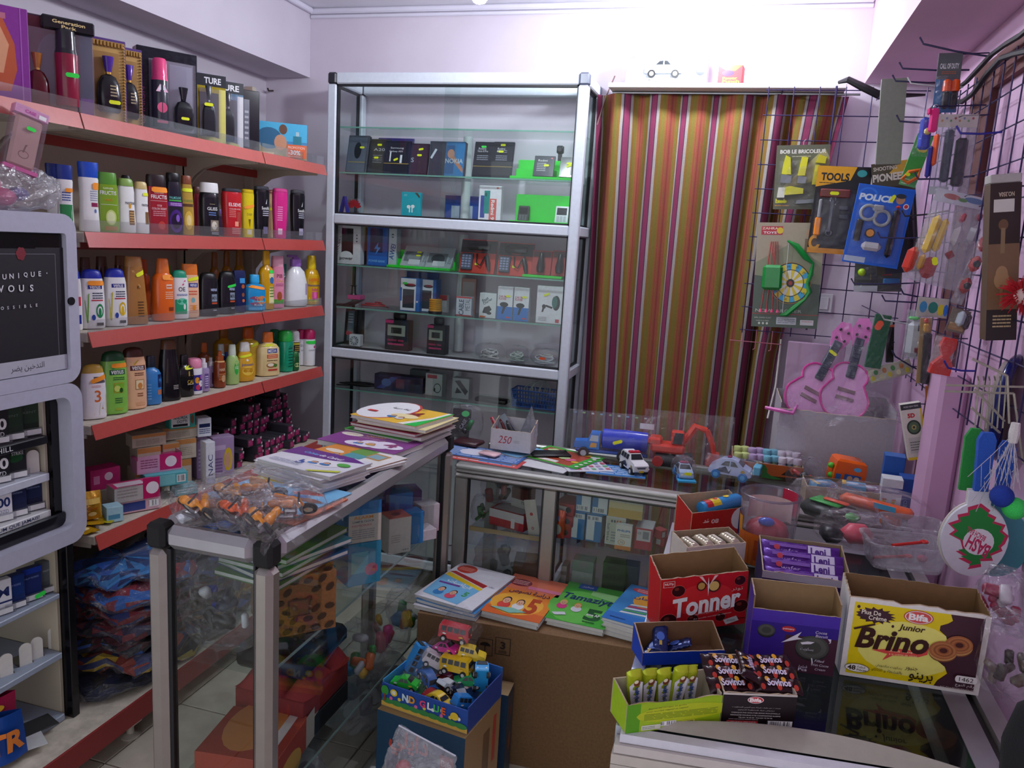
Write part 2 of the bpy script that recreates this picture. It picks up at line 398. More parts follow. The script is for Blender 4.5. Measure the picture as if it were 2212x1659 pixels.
# ================================================================ shelving along the left wall
XS=-1.8
SHELF=[(1,1.880,.98),(2,1.557,1.822),(3,1.270,1.822),(4,.993,1.822),(5,.648,1.828)]
sh=thing('shop_shelving','cream shop shelving with red price strips along the wall of bottles','shelving',loc=(0,0,0))
BAYS=[.98,1.85,2.72,3.19]
for a,b in zip(BAYS,BAYS[1:]):
 MB().box(-2.20,a+.004,.12,-2.185,b-.004,1.86,'b9ab9a',.002).build('back_panel','paint',sh,0)
 MB().box(-2.20,a+.004,1.86,-2.185,b-.004,2.2,'b8b4cc',.002).build('back_panel','paint',sh,0)
 MB().box(-2.184,a+.004,2.155,-2.172,b-.004,2.185,'b8483c',.002).build('header_rail','satin',sh,0)
for y in BAYS[:-1]+[3.17]:
 MB().box(-2.184,y-.014,.02,-2.14,y+.014,2.2,'c2b7a6',.002).build('upright','paint',sh,0)
for n,z,y0 in SHELF:
 segs=[b for b in zip(BAYS,BAYS[1:])if b[1]>y0+.1]
 for a,b in segs:
  a=max(a,y0);s=MB().box(-2.14,a+.002,z-.030,XS-.006,b-.002,z-.003,'cfc4b2',.002).build('shelf','dusty',sh,0)
  MB().add([(XS-.005,a+.003,z),(XS+.009,a+.003,z-.043),(XS+.012,a+.003,z-.043),(XS-.002,a+.003,z),(XS-.005,b-.003,z),(XS+.009,b-.003,z-.043),(XS+.012,b-.003,z-.043),(XS-.002,b-.003,z)],
   [(3,2,6,7),(0,3,7,4),(1,5,6,2),(0,1,2,3),(4,7,6,5),(0,4,5,1)],'b4463f' if n>1 else 'c0625a').build('price_strip','satin',s,0)
  MB().box(-2.14,a+.01,z-.066,-2.13,b-.01,z-.034,'a8332c').build('rear_rail','satin',s,0)
  if n<4:MB().box(XS-.006,a+.004,z-.001,XS-.0045,b-.004,z+.034,(.93,.93,.95)).build('clear_guard','clear',s,0)
  for y in(a+.012,b-.012):
   MB().add([(x,y+dy,zz)for dy in(-.002,.002)for x,zz in((-2.15,z-.03),(-1.83,z-.03),(-1.83,z-.045),(-1.99,z-.052),(-2.06,z-.07),(-2.10,z-.10),(-2.15,z-.16))],[tuple(range(7)),tuple(range(13,6,-1))]+[(i,7+i,7+(i+1)%7,(i+1)%7)for i in range(7)],'c9beac').build('bracket','paint',s,0)
s=MB().box(-2.14,.98,.125,-1.655,3.18,.150,'cfc4b2',.002).build('base_deck','dusty',sh,0)
MB().box(-1.655,.98,.075,-1.648,3.18,.150,'8c2626',.002).build('price_strip','satin',s,0)
MB().box(-1.80,.98,.005,-1.795,3.18,.07,'8c1f22').build('kick_board','satin',s,0)
for y in(1.0,1.86,2.72,3.15):
 f=MB().box(-2.14,y-.02,.05,-1.67,y+.02,.12,'cdc3b0',.003).build('base_foot','paint',sh,0)
 MB().lathe([(.028,0),(.03,.006),(.012,.014),(.008,.05)],14,'bdb5a8',c=(-1.70,y,0)).build('levelling_foot','satin',f)

def place(pl,pr,top,bot,rz,x=None,y=None,zb=None):
 """stands an item whose front shows between pl and pr; rz is the way it faces. Gives its matrix, width and height"""
 m=(pl+pr)/2;p=at(m,bot,x,y);t=at(m,top,x,y);dist=(p-CP).dot(CF)
 n=Vector((math.sin(rz),-math.cos(rz)));v=Vector((CP.x-p.x,CP.y-p.y)).normalized()
 w=(pr-pl)*dist/FPX/max(.45,n.dot(v));z=p.z if zb is None else zb
 return TR((p.x,p.y,z),rz),w,t.z-z
FACE=R(62)
# profiles: body and cap as (half width, height) of a bottle one unit tall
PROF={
 'rect':([(.90,0),(.98,.012),(1,.05),(.99,.45),(.95,.72),(.88,.80)],[(.88,.80),(.90,.81),(.86,.97),(.80,1)],3.2,.50),
 'tall':([(.96,0),(1,.02),(.92,.25),(.86,.45),(.90,.62),(.96,.75),(.90,.78)],[(.92,.78),(.94,.79),(1.0,.97),(.96,1)],2.6,.55),
 'pant':([(.90,0),(1,.02),(.98,.2),(.86,.55),(.88,.75),(.80,.86)],[(.80,.86),(.82,.87),(.74,.97),(.60,1)],2.5,.55),
 'gliss':([(.92,0),(1,.02),(1,.45),(.97,.68),(.90,.79),(.80,.82)],[(.90,.815),(.92,.83),(.86,.98),(.82,1)],2.7,.55),
 'palm':([(.90,0),(.96,.02),(1,.2),(.94,.5),(.78,.78),(.66,.86)],[(.66,.86),(.70,.87),(.66,.985),(.60,1)],2.5,.55),
 'venus':([(.92,0),(.98,.015),(1,.06),(1,.5),(.95,.75),(.86,.845)],[(.84,.845),(.83,.87),(.74,.95),(.55,.985),(.2,1)],2.5,.52),
 'flare':([(1,0),(1.02,.02),(.95,.3),(.78,.7),(.66,.85)],[(.66,.85),(.66,.86),(.60,.99),(.56,1)],2.4,.6),
 'slant':([(.78,0),(.84,.015),(.9,.3),(1,.62),(1.0,.88),(.92,.93)],[(.92,.93),(.94,.935),(.90,.985),(.7,1)],2.3,.55),
 'neck':([(.92,0),(1,.02),(1,.5),(.96,.63),(.74,.71),(.42,.745),(.38,.77)],[(.44,.77),(.46,.78),(.42,.98),(.36,1)],2.4,.6),
 'orange':([(.92,0),(1,.02),(.98,.5),(.90,.70),(.62,.76)],[(.58,.76),(.60,.77),(.50,.97),(.40,1)],2.4,.6),
 'can':([(.96,0),(1,.02),(1,.70),(.96,.73)],[(.92,.735),(.94,.75),(.90,.93),(.72,.985),(.4,1)],2,1),
 'spray':([(.94,0),(1,.02),(1,.66),(.8,.72)],[(.62,.72),(.62,.86),(.40,.865),(.36,1)],2,.9),
 'pump':([(.86,0),(.98,.03),(1,.15),(.95,.45),(.72,.68),(.42,.76),(.38,.78)],[(.44,.78),(.46,.80),(.44,.92),(.30,.93),(.28,.955),(.16,.96)],2.3,.65),
 'baby':([(.80,0),(.95,.03),(1,.2),(.92,.45),(.66,.68),(.50,.76)],[(.46,.76),(.50,.77),(.42,.97),(.34,1)],2.2,.6),
 'fresh':([(.92,0),(1,.02),(1,.55),(.75,.68),(.5,.73)],[(.52,.73),(.54,.75),(.48,.97),(.40,1)],2.3,.7),
}
def bottle(label,kind,M,w,h,body,cap,spec=(),st=None,name='shampoo_bottle',cat='bottle',fin='gloss',group=None):
 pb,pc,n,fl=PROF[kind];hw=w/2
 o=MB().lathe([(r*hw,z*h)for r,z in pb],24,body,1,fl,n).build(name,fin,None,40,M);tag(o,label,cat,group)
 b=MB().lathe([(r*hw,z*h)for r,z in pc],20,cap,1,max(fl,.62)if kind not in('venus','rect','tall')else fl*.96,2.3 if n>2 else 2)
 if kind=='pump':b.box(-.75*hw,-.1*hw,.955*h,.16*hw,.1*hw,h,cap,.002)
 b.build('cap','satin',o,40)
 def F(u,v,e):
  z=min(max(v,0),1)
  for(r0,z0),(r1,z1)in zip(pb,pb[1:]):
   if z<=z1:r=r0+(r1-r0)*(z-z0)/max(z1-z0,1e-6);break
  else:r=pb[-1][0]
  rx=r*hw;x=u*hw*.94;q=min(abs(x/rx),.985)if rx else 0
  return(math.copysign(q*rx,x),-fl*rx*(1-q**n)**(1/n)-e,v*h)
 if spec:
  p=PR(F,6);s=hw/h
  for c in spec:
   if c[0]=='t':p.text(c[1],c[5]if len(c)>5 else 0,c[2],c[3],c[4],w=c[6]if len(c)>6 else min(1.5,c[3]/s*textmesh(c[1])[2]/textmesh(c[1])[3]),bold=.012)
   elif c[0]=='T':p.text(c[1],c[5]if len(c)>5 else 0,c[2],c[3]/1,c[4],w=c[6]if len(c)>6 else 1.2,bold=.012)
   elif c[0]=='r':p.rect(*c[1:])
   elif c[0]=='e':p.ell(*c[1:])
   elif c[0]=='l':p.lines(*c[1:])
   elif c[0]=='p':p.poly(c[1],c[2])
  p.build('label','print',o,0)
 if st:sticker(o,F,st[1],st[2],st[3]*2 if len(st)>3 else 1.0,st[4]if len(st)>4 else .055*.2/h,st[0],st[5]if len(st)>5 else 0,.0022,h/hw)
 return o
def row(z,x,items):
 for it in items:
  lab,kind,pl,pr,top,body,cap=it[:7];kw=dict(it[7])if len(it)>7 else{}
  xx=kw.pop('x',x);rz=kw.pop('rz',FACE);M,w,h=place(pl,pr,top,kw.pop('bot',None)or PB(z,(pl+pr)/2,xx),rz,x=xx,zb=z)
  pb=PROF[kind];bottle(lab,kind,M,w*kw.pop('k',.94),h,body,cap,**kw)
def PB(z,m,x):  # where the line of sight at m meets height z on the plane x
 lo,hi=0,1659
 for _ in range(30):
  q=(lo+hi)/2
  if at(m,q,x=x).z>z:lo=q
  else:hi=q
 return lo
X1,X2=-1.868,-1.965
W_,K_='f0f0ee','141418'
row(1.5575,X1,[
 ('white shampoo bottle with dark blue cap, half hidden behind the bag on the cigarette case','tall',126,160,357,W_,'14348c',dict(spec=[('r',-.8,.1,.8,.4,'2c8a4c'),('l',-.5,.45,.6,.6,4,'3050a0')],st=('o',.4,.62))),
 ('white shampoo bottle with blue cap standing behind its twin by the bag','tall',104,134,354,W_,'102a74',dict(x=X2)),
 ('slim white shampoo bottle with a bright blue cap beside the green one','tall',173,215,351,W_,'1a50c4',dict(spec=[('r',.1,.36,.9,.42,'8c2450'),('l',.0,.44,.8,.6,5,'9aa0b8'),('e',.5,.3,.12,.03,'5a78b8')],st=('o',.75,.66,.5,.1))),
 ('translucent green shampoo bottle with green cap','rect',209,256,373,'7fa326','5c9a34',dict(spec=[('T','FRUCTIS',.66,.065,W_,0,1.5),('t','GARNIER',.735,.03,'e8f0c0'),('r',-.7,.46,.8,.465,W_),('e',.2,.25,.5,.13,'c8d878'),('e',.2,.25,.38,.1,'e0e8b0'),('t','FORCE',.54,.03,'e07a20'),('r',-.4,.03,.8,.1,'b07a20')])),
 ('white shampoo bottle with green top between the green and the red bottles','pant',252,293,386,'f2f2f0','8cb058',dict(spec=[('T','PANTENE',.55,.05,'26324c',.35,1.1),('r',.2,.15,.8,.42,'7a5a34'),('e',.3,.5,.14,.05,'e0a020'),('l',.25,.17,.75,.4,5,'d8b070')])),
 ('white bottle with black cap at the back of the white shampoos','pant',262,288,379,'e8e8ea',K_,dict(x=X2)),
 ('white shampoo bottle with a yellow price tag next to the red bottle','pant',289,322,393,'f2f2f0','d8c080',dict(spec=[('T','PANTENE',.55,.05,'26324c',.5,1.1),('r',.4,.18,.9,.42,'7a5a34')],st=('y',.6,.76,.5,.06))),
 ('deep red shampoo bottle with black cap','rect',315,362,378,'a0202c','26181a',dict(spec=[('T','FRUCTIS',.63,.065,W_,.1,1.5),('t','GARNIER',.70,.03,'f0c0b0',.1),('r',-.7,.56,.9,.565,'f0d0c8'),('t','GOJI',.48,.04,'f0c0c0',.1),('T','COLOR RESIST',.43,.035,'f0d0d0',.1,1.4),('l',-.5,.3,.7,.4,3,'d89098'),('e',.3,.15,.35,.07,'c84038')],st=('o',.2,.75,.8,.09))),
 ('black and violet shampoo bottle with purple flower label','palm',354,396,374,'20202c','101014',dict(spec=[('r',-.6,.545,.7,.565,'48c050'),('T','PALMOLIVE',.60,.04,'70c8c0',.05,1.2),('r',-.7,.46,.8,.53,'6a2c98'),('l',-.5,.47,.7,.52,2,'d8c0e8'),('e',.1,.22,.72,.19,'4a2080'),('e',.1,.22,.5,.13,'1c1030'),('e',.25,.27,.2,.06,'8a60c8')])),
 ('golden shampoo bottle with brown cap behind the violet one','palm',388,419,380,'b8943c','8a4a30',dict(spec=[('T','PALMOLIVE',.58,.045,'6a8a3c',.1,1.4),('r',-.7,.48,.8,.53,'5a3a1c'),('e',.1,.25,.6,.16,'e0b848'),('e',.1,.25,.35,.09,'f0d890')],st=('y',.05,.76,.8,.06))),
 ('dark red bottle with brown cap at the back behind the black bottle','palm',414,438,404,'6a1420','5a2c24',dict(x=X2)),
 ('black shampoo bottle with white cap','gliss',431,473,395,'15151c','ecebea',dict(spec=[('T','GLISS',.515,.06,W_,.1,1.1),('t','Schwarzkopf',.60,.02,'d0c090',.1),('l',-.3,.38,.5,.46,2,'6a8ac8'),('r',-.1,.09,.8,.30,'8a7c6a'),('e',.3,.2,.3,.08,'d8d0c0'),('l',0,.03,.8,.08,2,'c8c8d0')])),
 ('small violet-capped bottle at the back beside the red bottle','gliss',462,486,452,'3a2848','7858a0',dict(x=X2)),
 ('bright red shampoo bottle with dark cap','slant',479,522,407,'c02228','3a3a44',dict(spec=[('T','ELSEVE',.665,.07,W_,.1,1.3),('T','COLOR-VIVE',.575,.03,'f0d0c8',.1,1.2),('l',-.5,.4,.2,.55,4,'e88a80'),('r',.3,.3,.7,.52,'a84038'),('r',.1,.22,.5,.32,'f0a080'),('l',-.2,.06,.8,.2,4,'e8a8a0')])),
 ('yellow shampoo bottle with slanted orange price tag','slant',521,548,409,'e0c818','d8b80c',dict(spec=[('T','DOP',.48,.05,'8a7a20',.1,.9),('p',[(-.1,.38),(.3,.38),(.14,.2)],'6a5a18'),('r',-.3,.06,.5,.16,'e8e0c0')],st=('o',.1,.64,.9,.06,.25))),
 ('shiny black shampoo bottle facing the pink one','slant',548,581,402,'121218','3c3c44',dict(spec=[('T','Sunsilk',.58,.06,W_,.3,1.1),('p',[(.3,.66),(.5,.76),(.42,.66)],W_),('l',-.1,.42,.8,.54,3,'c0c0d0'),('r',.0,.08,.7,.22,'6a6488')])),
 ('beige bottle squeezed behind the pink bottle','slant',572,593,410,'c8a878','a05040',dict(x=X2,st=('y',.1,.6,.6,.06))),
 ('hot pink shampoo bottle with slanted top','slant',588,620,407,'d82a84','e04a94',dict(spec=[('l',-.6,.35,.1,.65,7,'f0a0c8'),('r',-.5,.08,.1,.2,'f0c8d8')])),
 ('black bottle at the far end of the upper shampoo shelf','slant',626,657,410,'121218','4a4a50',dict(spec=[('T','Sunsilk',.58,.06,W_,.3,1.1),('p',[(.3,.66),(.5,.76),(.42,.66)],W_),('l',-.1,.42,.8,.54,3,'c0c0d0'),('r',.0,.08,.7,.22,'a8a0b8')])),
])
vn=lambda c1,c2:[('r',-.45,.67,.75,.735,'20308c'),('T','venus',.70,.05,W_,.15,.9),('l',-.1,.5,.8,.62,3,'404860'),('r',-.2,.47,.8,.49,'c03040'),('e',.5,.3,.33,.12,c1),('e',.5,.3,.22,.08,W_),('e',.5,.28,.13,.07,c1),('p',[(-.6,.1),(-.5,.1),(-.35,.6),(-.45,.58)],c2),('p',[(-.62,.1),(-.5,.1),(-.7,.5),(-.74,.45)],c2),('e',-.05,.19,.16,.05,'2a48a0'),('r',.2,.05,.8,.1,'303030')]
row(1.2705,X1,[
 ('white bottle with blue cap cut off by the edge of the cigarette case','venus',150,178,581,W_,'2030a8',dict(spec=[('r',-.6,.1,.8,.25,'20308c'),('r',.4,.4,.8,.55,'d83040')])),
 ('white shampoo bottle with blue cap, green leaf label and orange price tag','venus',174,226,581,W_,'2030a8',dict(spec=vn('208a50','6aa838'),st=('o',.3,.77,.75,.08))),
 ('white shampoo bottle with blue cap and yellow leaf label','venus',226,274,579,W_,'2030a8',dict(spec=vn('e0b818','c8c030'))),
 ('tall glossy gold bottle','flare',263,318,554,'a8743a','b8844a',dict(spec=[('l',.1,.1,.6,.35,6,'5a3a1c'),('t','K',.55,.05,'4a3018',.2),('p',[(-.3,.8),(-.1,.8),(.4,.55),(.3,.55)],'c89858')],st=('y',.5,.76,.5,.06,.4))),
 ('tall dark brown bottle hidden behind the white shampoos, nearest the case','flare',172,204,556,'4a2c1c','5a3824',dict(x=X2)),
 ('tall dark brown bottle behind the white shampoo with the green label','flare',206,240,554,'45281a','5a3824',dict(x=X2)),
 ('tall copper bottle behind the gold bottle','flare',246,280,552,'6a4020','7a4c28',dict(x=X2)),
 ('orange bottle in the second row behind the gold one','orange',298,326,560,'c4501c','d05a20',dict(x=X2)),
 ('bright orange bottle with pale lettering','orange',330,376,558,'ee6c22','f07c34',dict(spec=[('r',.1,.52,.7,.59,'f0d0c0'),('l',.15,.53,.65,.58,1,'d85a20'),('l',0,.35,.8,.48,4,'f8c8a8'),('r',.3,.16,.8,.22,'8a3a18')],st=('o',.4,.70,.65,.08))),
 ('orange bottle in the second row behind the white and green one','orange',352,378,572,'c0481c','5ca030',dict(x=X2)),
 ('white body cream bottle with green cap and green base label','venus',369,407,583,W_,'1c9a78',dict(spec=[('T','OE',.61,.09,'303040',.1,.8),('p',[(.1,.69),(.3,.69),(.6,.79),(.4,.79)],'e03878'),('l',-.5,.47,.8,.52,2,'4060a0'),('r',-.7,.1,.7,.4,'20a070'),('e',.1,.36,.6,.07,'70d0b0'),('e',.4,.25,.14,.06,W_),('r',-.3,.05,.6,.09,'f0f0f0')])),
 ('peach tube with a blue brand band and yellow price tag','rect',391,429,570,'f0c09c','ee8030',dict(spec=[('r',-.3,.57,.8,.65,'20308c'),('T','venus',.61,.05,W_,.25,.8),('l',-.3,.42,.7,.52,2,'d85a40'),('e',.2,.33,.24,.05,'7ab0b8'),('l',-.2,.08,.7,.25,4,'d89870'),('e',.3,.19,.2,.05,'e09030')],st=('y',.4,.73,.8,.06,.2))),
 ('black wavy shower bottle for men, the nearer of two','venus',428,471,588,'1a1a20','121216',dict(spec=[('T','venus',.60,.06,'c0d0f0',.4,.7),('r',.15,.33,.75,.5,'8a98a8'),('T','MEN',.41,.08,'181820',.45,.5),('r',.15,.27,.75,.31,'c05030'),('l',.3,.1,.7,.16,1,'b0b0b8')])),
 ('black wavy shower bottle for men with a green price tag','venus',470,509,585,'1a1a20','121216',dict(spec=[('T','venus',.58,.06,'c0d0f0',.4,.7),('r',.15,.33,.75,.5,'8a98a8'),('T','MEN',.41,.08,'181820',.45,.5),('r',.15,.27,.75,.31,'c05030'),('l',.3,.1,.7,.16,1,'b0b0b8')],st=('g',.5,.66,.65,.06,.2))),
 ('navy blue bottle with orange spots beside the kids shower gel','rect',501,531,584,'182454','202c60',dict(spec=[('e',.4,.62,.25,.05,'c06028'),('e',.4,.42,.2,.05,'a05a30'),('e',.45,.28,.2,.04,'d87030'),('r',-.1,.7,.7,.82,'40a0e0')])),
 ('round-shouldered sky blue kids shower bottle with orange price tag','neck',527,571,593,'1c94d0','30b0e8',dict(spec=[('e',-.3,.28,.5,.13,'8a4a70'),('e',.45,.3,.5,.12,'d08050'),('T','Gel',.37,.06,'f0a040',.1,.7),('T','Shower',.27,.07,'40d8f0',.1,1.2),('T','Kids',.17,.06,W_,.1,.8),('r',-.8,.03,.8,.1,'58b8e8')],st=('o',-.1,.66,.9,.08,-.15),k=1)),
 ('amber see-through bottle at the back above the black ones, nearest of three','fresh',452,476,545,'a06818','8a5018',dict(x=-2.02)),
 ('amber see-through bottle at the back, middle of three behind the black ones','fresh',478,502,542,'b07818','945818',dict(x=-2.02)),
 ('amber see-through bottle at the back, farthest of three behind the black ones','fresh',504,530,540,'b88418','a06820',dict(x=-2.02)),
 ('tall golden yellow shampoo with yellow cap and white label','neck',559,590,542,'d8a010','f0b810',dict(spec=[('r',.1,.1,.9,.62,'f0e8b0'),('e',.5,.5,.3,.06,'3070b0'),('l',.2,.2,.8,.4,4,'70903c')],st=('g',.6,.65,.5,.05),k=1)),
 ('pink kids shampoo with pale pink cap and cartoon meadow label','rect',585,612,553,'e890ac','f2b0c4',dict(spec=[('T','PIB',.62,.07,'6a2030',.1,.9),('T','Care',.53,.06,'e0b040',.1,.9),('l',-.5,.42,.7,.48,2,'b05080'),('r',-.8,.08,.8,.17,'50a040'),('e',.1,.23,.4,.09,'a8542c')],k=1)),
 ('white lotion bottle with a lilac pump','pump',614,661,551,'f0f2f4','9a6ac0',dict(spec=[('l',.62,.1,.8,.6,1,'b090c0')],k=1)),
 ('teal bottle hidden behind the lotion with the pump','neck',603,624,570,'2a9c8c','38b0a0',dict(x=X2)),
 ('yellow baby shampoo with yellow dome cap at the end of the shelf','fresh',655,688,552,'d8a818','f0d020',dict(spec=[('r',-.9,.06,.9,.60,'f0dc40'),('T','HIPPO',.50,.08,'e06020',0,1.3),('T','Shampooing',.39,.06,'204080',0,1.6),('T','bébé',.31,.06,'d83c80',.1,.8),('r',-.3,.1,.5,.26,'d84898'),('e',.1,.2,.2,.07,'f070b0'),('l',-.8,.07,.8,.1,1,'60a040')],k=1)),
])
# the upright brand on the lotion bottle is printed on the bottle itself
def vcur():pass
row(.9935,X1,[
 ('pearl white shampoo with gold cap and a large curly 3 on the label','venus',178,229,786,'f2eef0','c8a040',dict(spec=[('T','3',.42,.22,'e07030',.2,.55),('p',[(-.2,.08),(.95,.08),(.95,.45),(.6,.2)],'c8962c'),('r',-.1,.66,.9,.78,'5a5460'),('l',-.3,.58,.5,.63,2,'e0a0a0'),('e',.75,.22,.14,.05,W_),('p',[(.3,.08),(.38,.08),(.5,.3),(.42,.3)],'f0f0e0')],st=('o',.4,.74,.8,.08,.3))),
 ('apple green shampoo with dark green cap','venus',219,275,757,'88c854','14502c',dict(spec=[('r',-.45,.63,.75,.71,'0c5034'),('T','venus',.67,.06,W_,.15,1.0),('p',[(-.3,.72),(.0,.8),(-.05,.72)],'30a050'),('l',-.2,.54,.7,.60,2,'205830'),('r',-.15,.34,.62,.5,'b89a28'),('r',-.1,.35,.57,.49,'78b830'),('e',.1,.41,.24,.05,'d0e070'),('e',.4,.38,.14,.04,'1c5a20'),('l',-.1,.17,.5,.27,3,'306838'),('r',-.1,.06,.5,.10,'a0b840')],st=('o',.4,.775,.7,.07))),
 ('peach shampoo with brown cap','venus',264,316,749,'f0bc94','4a2418',dict(spec=[('r',-.45,.63,.85,.71,'5a2430'),('T','venus',.67,.06,W_,.2,1.0),('p',[(-.2,.73),(.2,.8),(.3,.8),(-.05,.72)],'c8a020'),('l',-.1,.54,.7,.60,2,'6a3020'),('r',-.05,.32,.7,.48,'a87840'),('r',-.0,.33,.65,.47,'f0d8b0'),('e',.35,.38,.2,.05,'d88a40'),('l',.1,.2,.6,.27,2,'8a5030'),('r',.0,.06,.8,.11,'e0a880')])),
 ('sky blue shampoo bottle with a dark round cap','neck',307,347,768,'3c84c8','202838',dict(spec=[('r',.5,.35,.95,.62,'182860'),('r',.5,.2,.95,.3,'c87850'),('l',-.6,.1,-.2,.45,6,'6aa8e0')],k=1)),
 ('tall black bottle with a bronze cap band','flare',341,389,734,'17141a','6a4428',dict(spec=[('l',.2,.18,.7,.26,3,'b8b0a8'),('p',[(-.5,.3),(-.3,.3),(-.2,.7),(-.3,.7)],'3a3428')])),
 ('small black bottle with gold script and yellow price tag','neck',380,417,766,'18161a','201c20',dict(spec=[('T','L',.55,.12,'c8a030',.5,.5),('T','CAL',.35,.09,'d0b040',.5,.8),('l',.1,.27,.9,.31,1,'c8c0b0'),('p',[(.2,.0),(.95,.0),(.95,.2),(.5,.16)],'8a8a20')],st=('y',.55,.7,.7,.08,.1),k=1)),
 ('white bottle with a pink screw cap and floral label','can',402,436,773,'f0f0f4','f090b0',dict(spec=[('r',-.5,.1,.95,.55,'2c2c8c'),('e',0,.4,.3,.09,'e8a020'),('e',.5,.3,.3,.09,'f0e8f0'),('e',.1,.2,.3,.08,'d03c60'),('e',.6,.48,.2,.06,'c060c0')])),
 ('clear violet hair spray with white pump, nearest of two','spray',427,452,774,'a490b8','ece8ee',dict(spec=[('r',-.2,.1,.6,.55,'6a5090'),('l',-.1,.15,.5,.5,5,'d8d0e8')])),
 ('clear violet hair spray with white pump, behind its twin','spray',446,465,772,'a490b8','ece8ee',dict(x=-1.9,spec=[('r',-.2,.1,.8,.5,'5a3050')])),
 ('orange-capped amber spray at the back of the violet sprays','neck',427,455,740,'8a4820','d86c20',dict(x=X2)),
 ('copper brown oil spray','spray',462,487,758,'8a3c1c','a85020',dict(spec=[('r',-.9,.7,.9,.74,'e0b070'),('T','HAIR',.5,.08,'e8c8a0',.1,1),('l',-.5,.2,.7,.4,4,'d08a50'),('e',.3,.25,.4,.1,'c8a880')])),
 ('slim dark green spray with blue cap and orange tag','spray',481,497,760,'1c4034','2a3c8c',dict(x=-1.9,st=('o',.2,.62,.9,.09))),
 ('pale green see-through cologne with white cap, nearer of two','fresh',488,515,744,'a8c878','dce8d8',dict(spec=[('e',.4,.42,.4,.18,'38b848'),('l',.1,.38,.7,.46,2,'d8f0d0')],k=1)),
 ('blue see-through cologne with white cap in the second row','fresh',465,490,743,'7898a8','dce8e4',dict(x=X2)),
 ('golden baby shampoo with white cap','baby',508,548,739,'e0a828','f2f0ea',dict(spec=[('T',"Johnson's",.43,.08,'3050a0',.1,1.3),('e',.1,.28,.6,.12,'f0c850'),('l',-.4,.24,.6,.36,3,'c08010'),('e',.05,.55,.12,.03,'f0f0f0')],st=('y',0,.66,.7,.06,.15),k=1.04)),
 ('big pale yellow bottle behind the golden baby shampoo','neck',512,560,707,'e8c440','d86418',dict(x=-1.93,spec=[('r',.55,.25,.95,.55,'f0e0a0'),('e',.75,.45,.14,.06,'503020')],st=('y',.4,.66,.5,.05,.3),k=1)),
 ('big dark yellow bottle at the back above the sprays','neck',462,505,706,'c08c18','a06010',dict(x=-2.02)),
 ('cream coloured shower bottle with orange cap and blue brand label','neck',556,600,717,'f0d89c','ee7c30',dict(spec=[('r',-.35,.53,.6,.63,'2c3c90'),('T','MEDIA',.58,.07,W_,.12,.8),('r',-.4,.41,.65,.5,'d85a30'),('l',-.3,.42,.55,.49,2,'f0d0a8'),('e',0,.25,.45,.06,'a06838'),('e',-.05,.26,.3,.04,'f4ead0'),('e',.4,.24,.2,.04,'508030'),('r',-.3,.12,.6,.16,'c04030'),('l',-.4,.34,.6,.38,1,'70503c')],st=('y',0,.71,.75,.05),k=1.04)),
 ('emerald green hair gel bottle with bright green cap','can',600,631,713,'1c9c74','2cb048',dict(spec=[('l',-.1,.1,.7,.6,7,'0c5c44'),('T','Gel',.6,.06,'0c6a50',.3,.7)])),
 ('green bottle in the second row beside the cream shower bottle','can',582,604,711,'1c8a5c','1c8a5c',dict(x=X2)),
 ('white deodorant with black and gold label','can',624,646,714,'e8e8e8','f0f0f0',dict(x=-1.89,spec=[('r',-.9,.4,.95,.7,'201c18'),('r',-.9,.62,.95,.68,'d0c040'),('l',-.4,.45,.8,.6,3,'c8a850')])),
 ('small green pocket perfume in front of the deodorants','can',627,645,759,'1c5a2c','2c7038',dict(x=-1.845,spec=[('e',.1,.3,.6,.12,'b0c080')])),
 ('white hair lacquer can with magenta cap, behind its twin','can',640,658,711,'eeeef0','b8205c',dict(x=-1.9,spec=[('T',"S'no",.55,.07,'404048',0,1.2),('T','LAC',.42,.05,'606068',0,.8),('p',[(-.9,.1),(.9,.3),(.9,.36),(-.9,.2)],'d83c8c')])),
 ('white hair lacquer can with magenta cap and green price tag','can',654,679,711,'eeeef0','b8205c',dict(spec=[('T','LAQUE',.43,.05,'606068',.1,1.2),('p',[(-.9,.1),(.2,.2),(.95,.36),(.95,.28),(.2,.12),(-.9,.04)],'d83c8c'),('e',.5,.52,.2,.04,'c8307c')],st=('g',.1,.65,1,.09))),
])
# ---- gift sets on the top shelf
def gift(label,pl,pr,top,d,col,rz=R(58),x=X1,zb=1.881,name='gift_set',cat='gift box',kind='card',**k):
 M,w,h=place(pl,pr,top,PB(zb,(pl+pr)/2,x),rz,x=x,zb=zb)
 o=MB().box(-w/2,.002,0,w/2,d,h,col,.002).build(name,kind,None,0,M);tag(o,label,cat)
 return o,w,h,PR(lambda u,v,e:(u*w/2,.002-e,v*h))
def perfume(par,x,z,w,h,body,cap,y=-.008,neck='d8b060',n=2.6):
 b=MB().lathe([(w*.38,0),(w*.48,h*.05),(w*.5,h*.3),(w*.46,h*.5),(w*.3,h*.64),(w*.12,h*.68)],18,body,1,.5,n,(x,y,z)).build('perfume_bottle','gloss',par)
 MB().lathe([(w*.12,h*.68),(w*.13,h*.72)],12,neck,c=(x,y,z)).build('neck_ring','metal',b)
 MB().lathe([(w*.13,h*.72),(w*.24,h*.99),(w*.22,h)],14,cap,1,.7,2.4,(x,y,z)).build('cap','gloss',b)
 return b
def spraycan(par,x,z,w,h,body,cap,y=-.006,band=None):
 b=MB().lathe([(w*.48,0),(w*.5,h*.02),(w*.5,h*.68,cap),(w*.45,h*.73,cap),(w*.45,h*.75,cap),(w*.42,h*.97,cap),(w*.34,h,cap)],18,body,c=(x,y,z)).build('spray_can','gloss',par)
 return b
def window(par,w,h,x0,z0,x1,z1):MB().box(x0,-.022,z0,x1,-.0212,z1,(.97,.97,.99)).build('clear_window','clear',par,0)
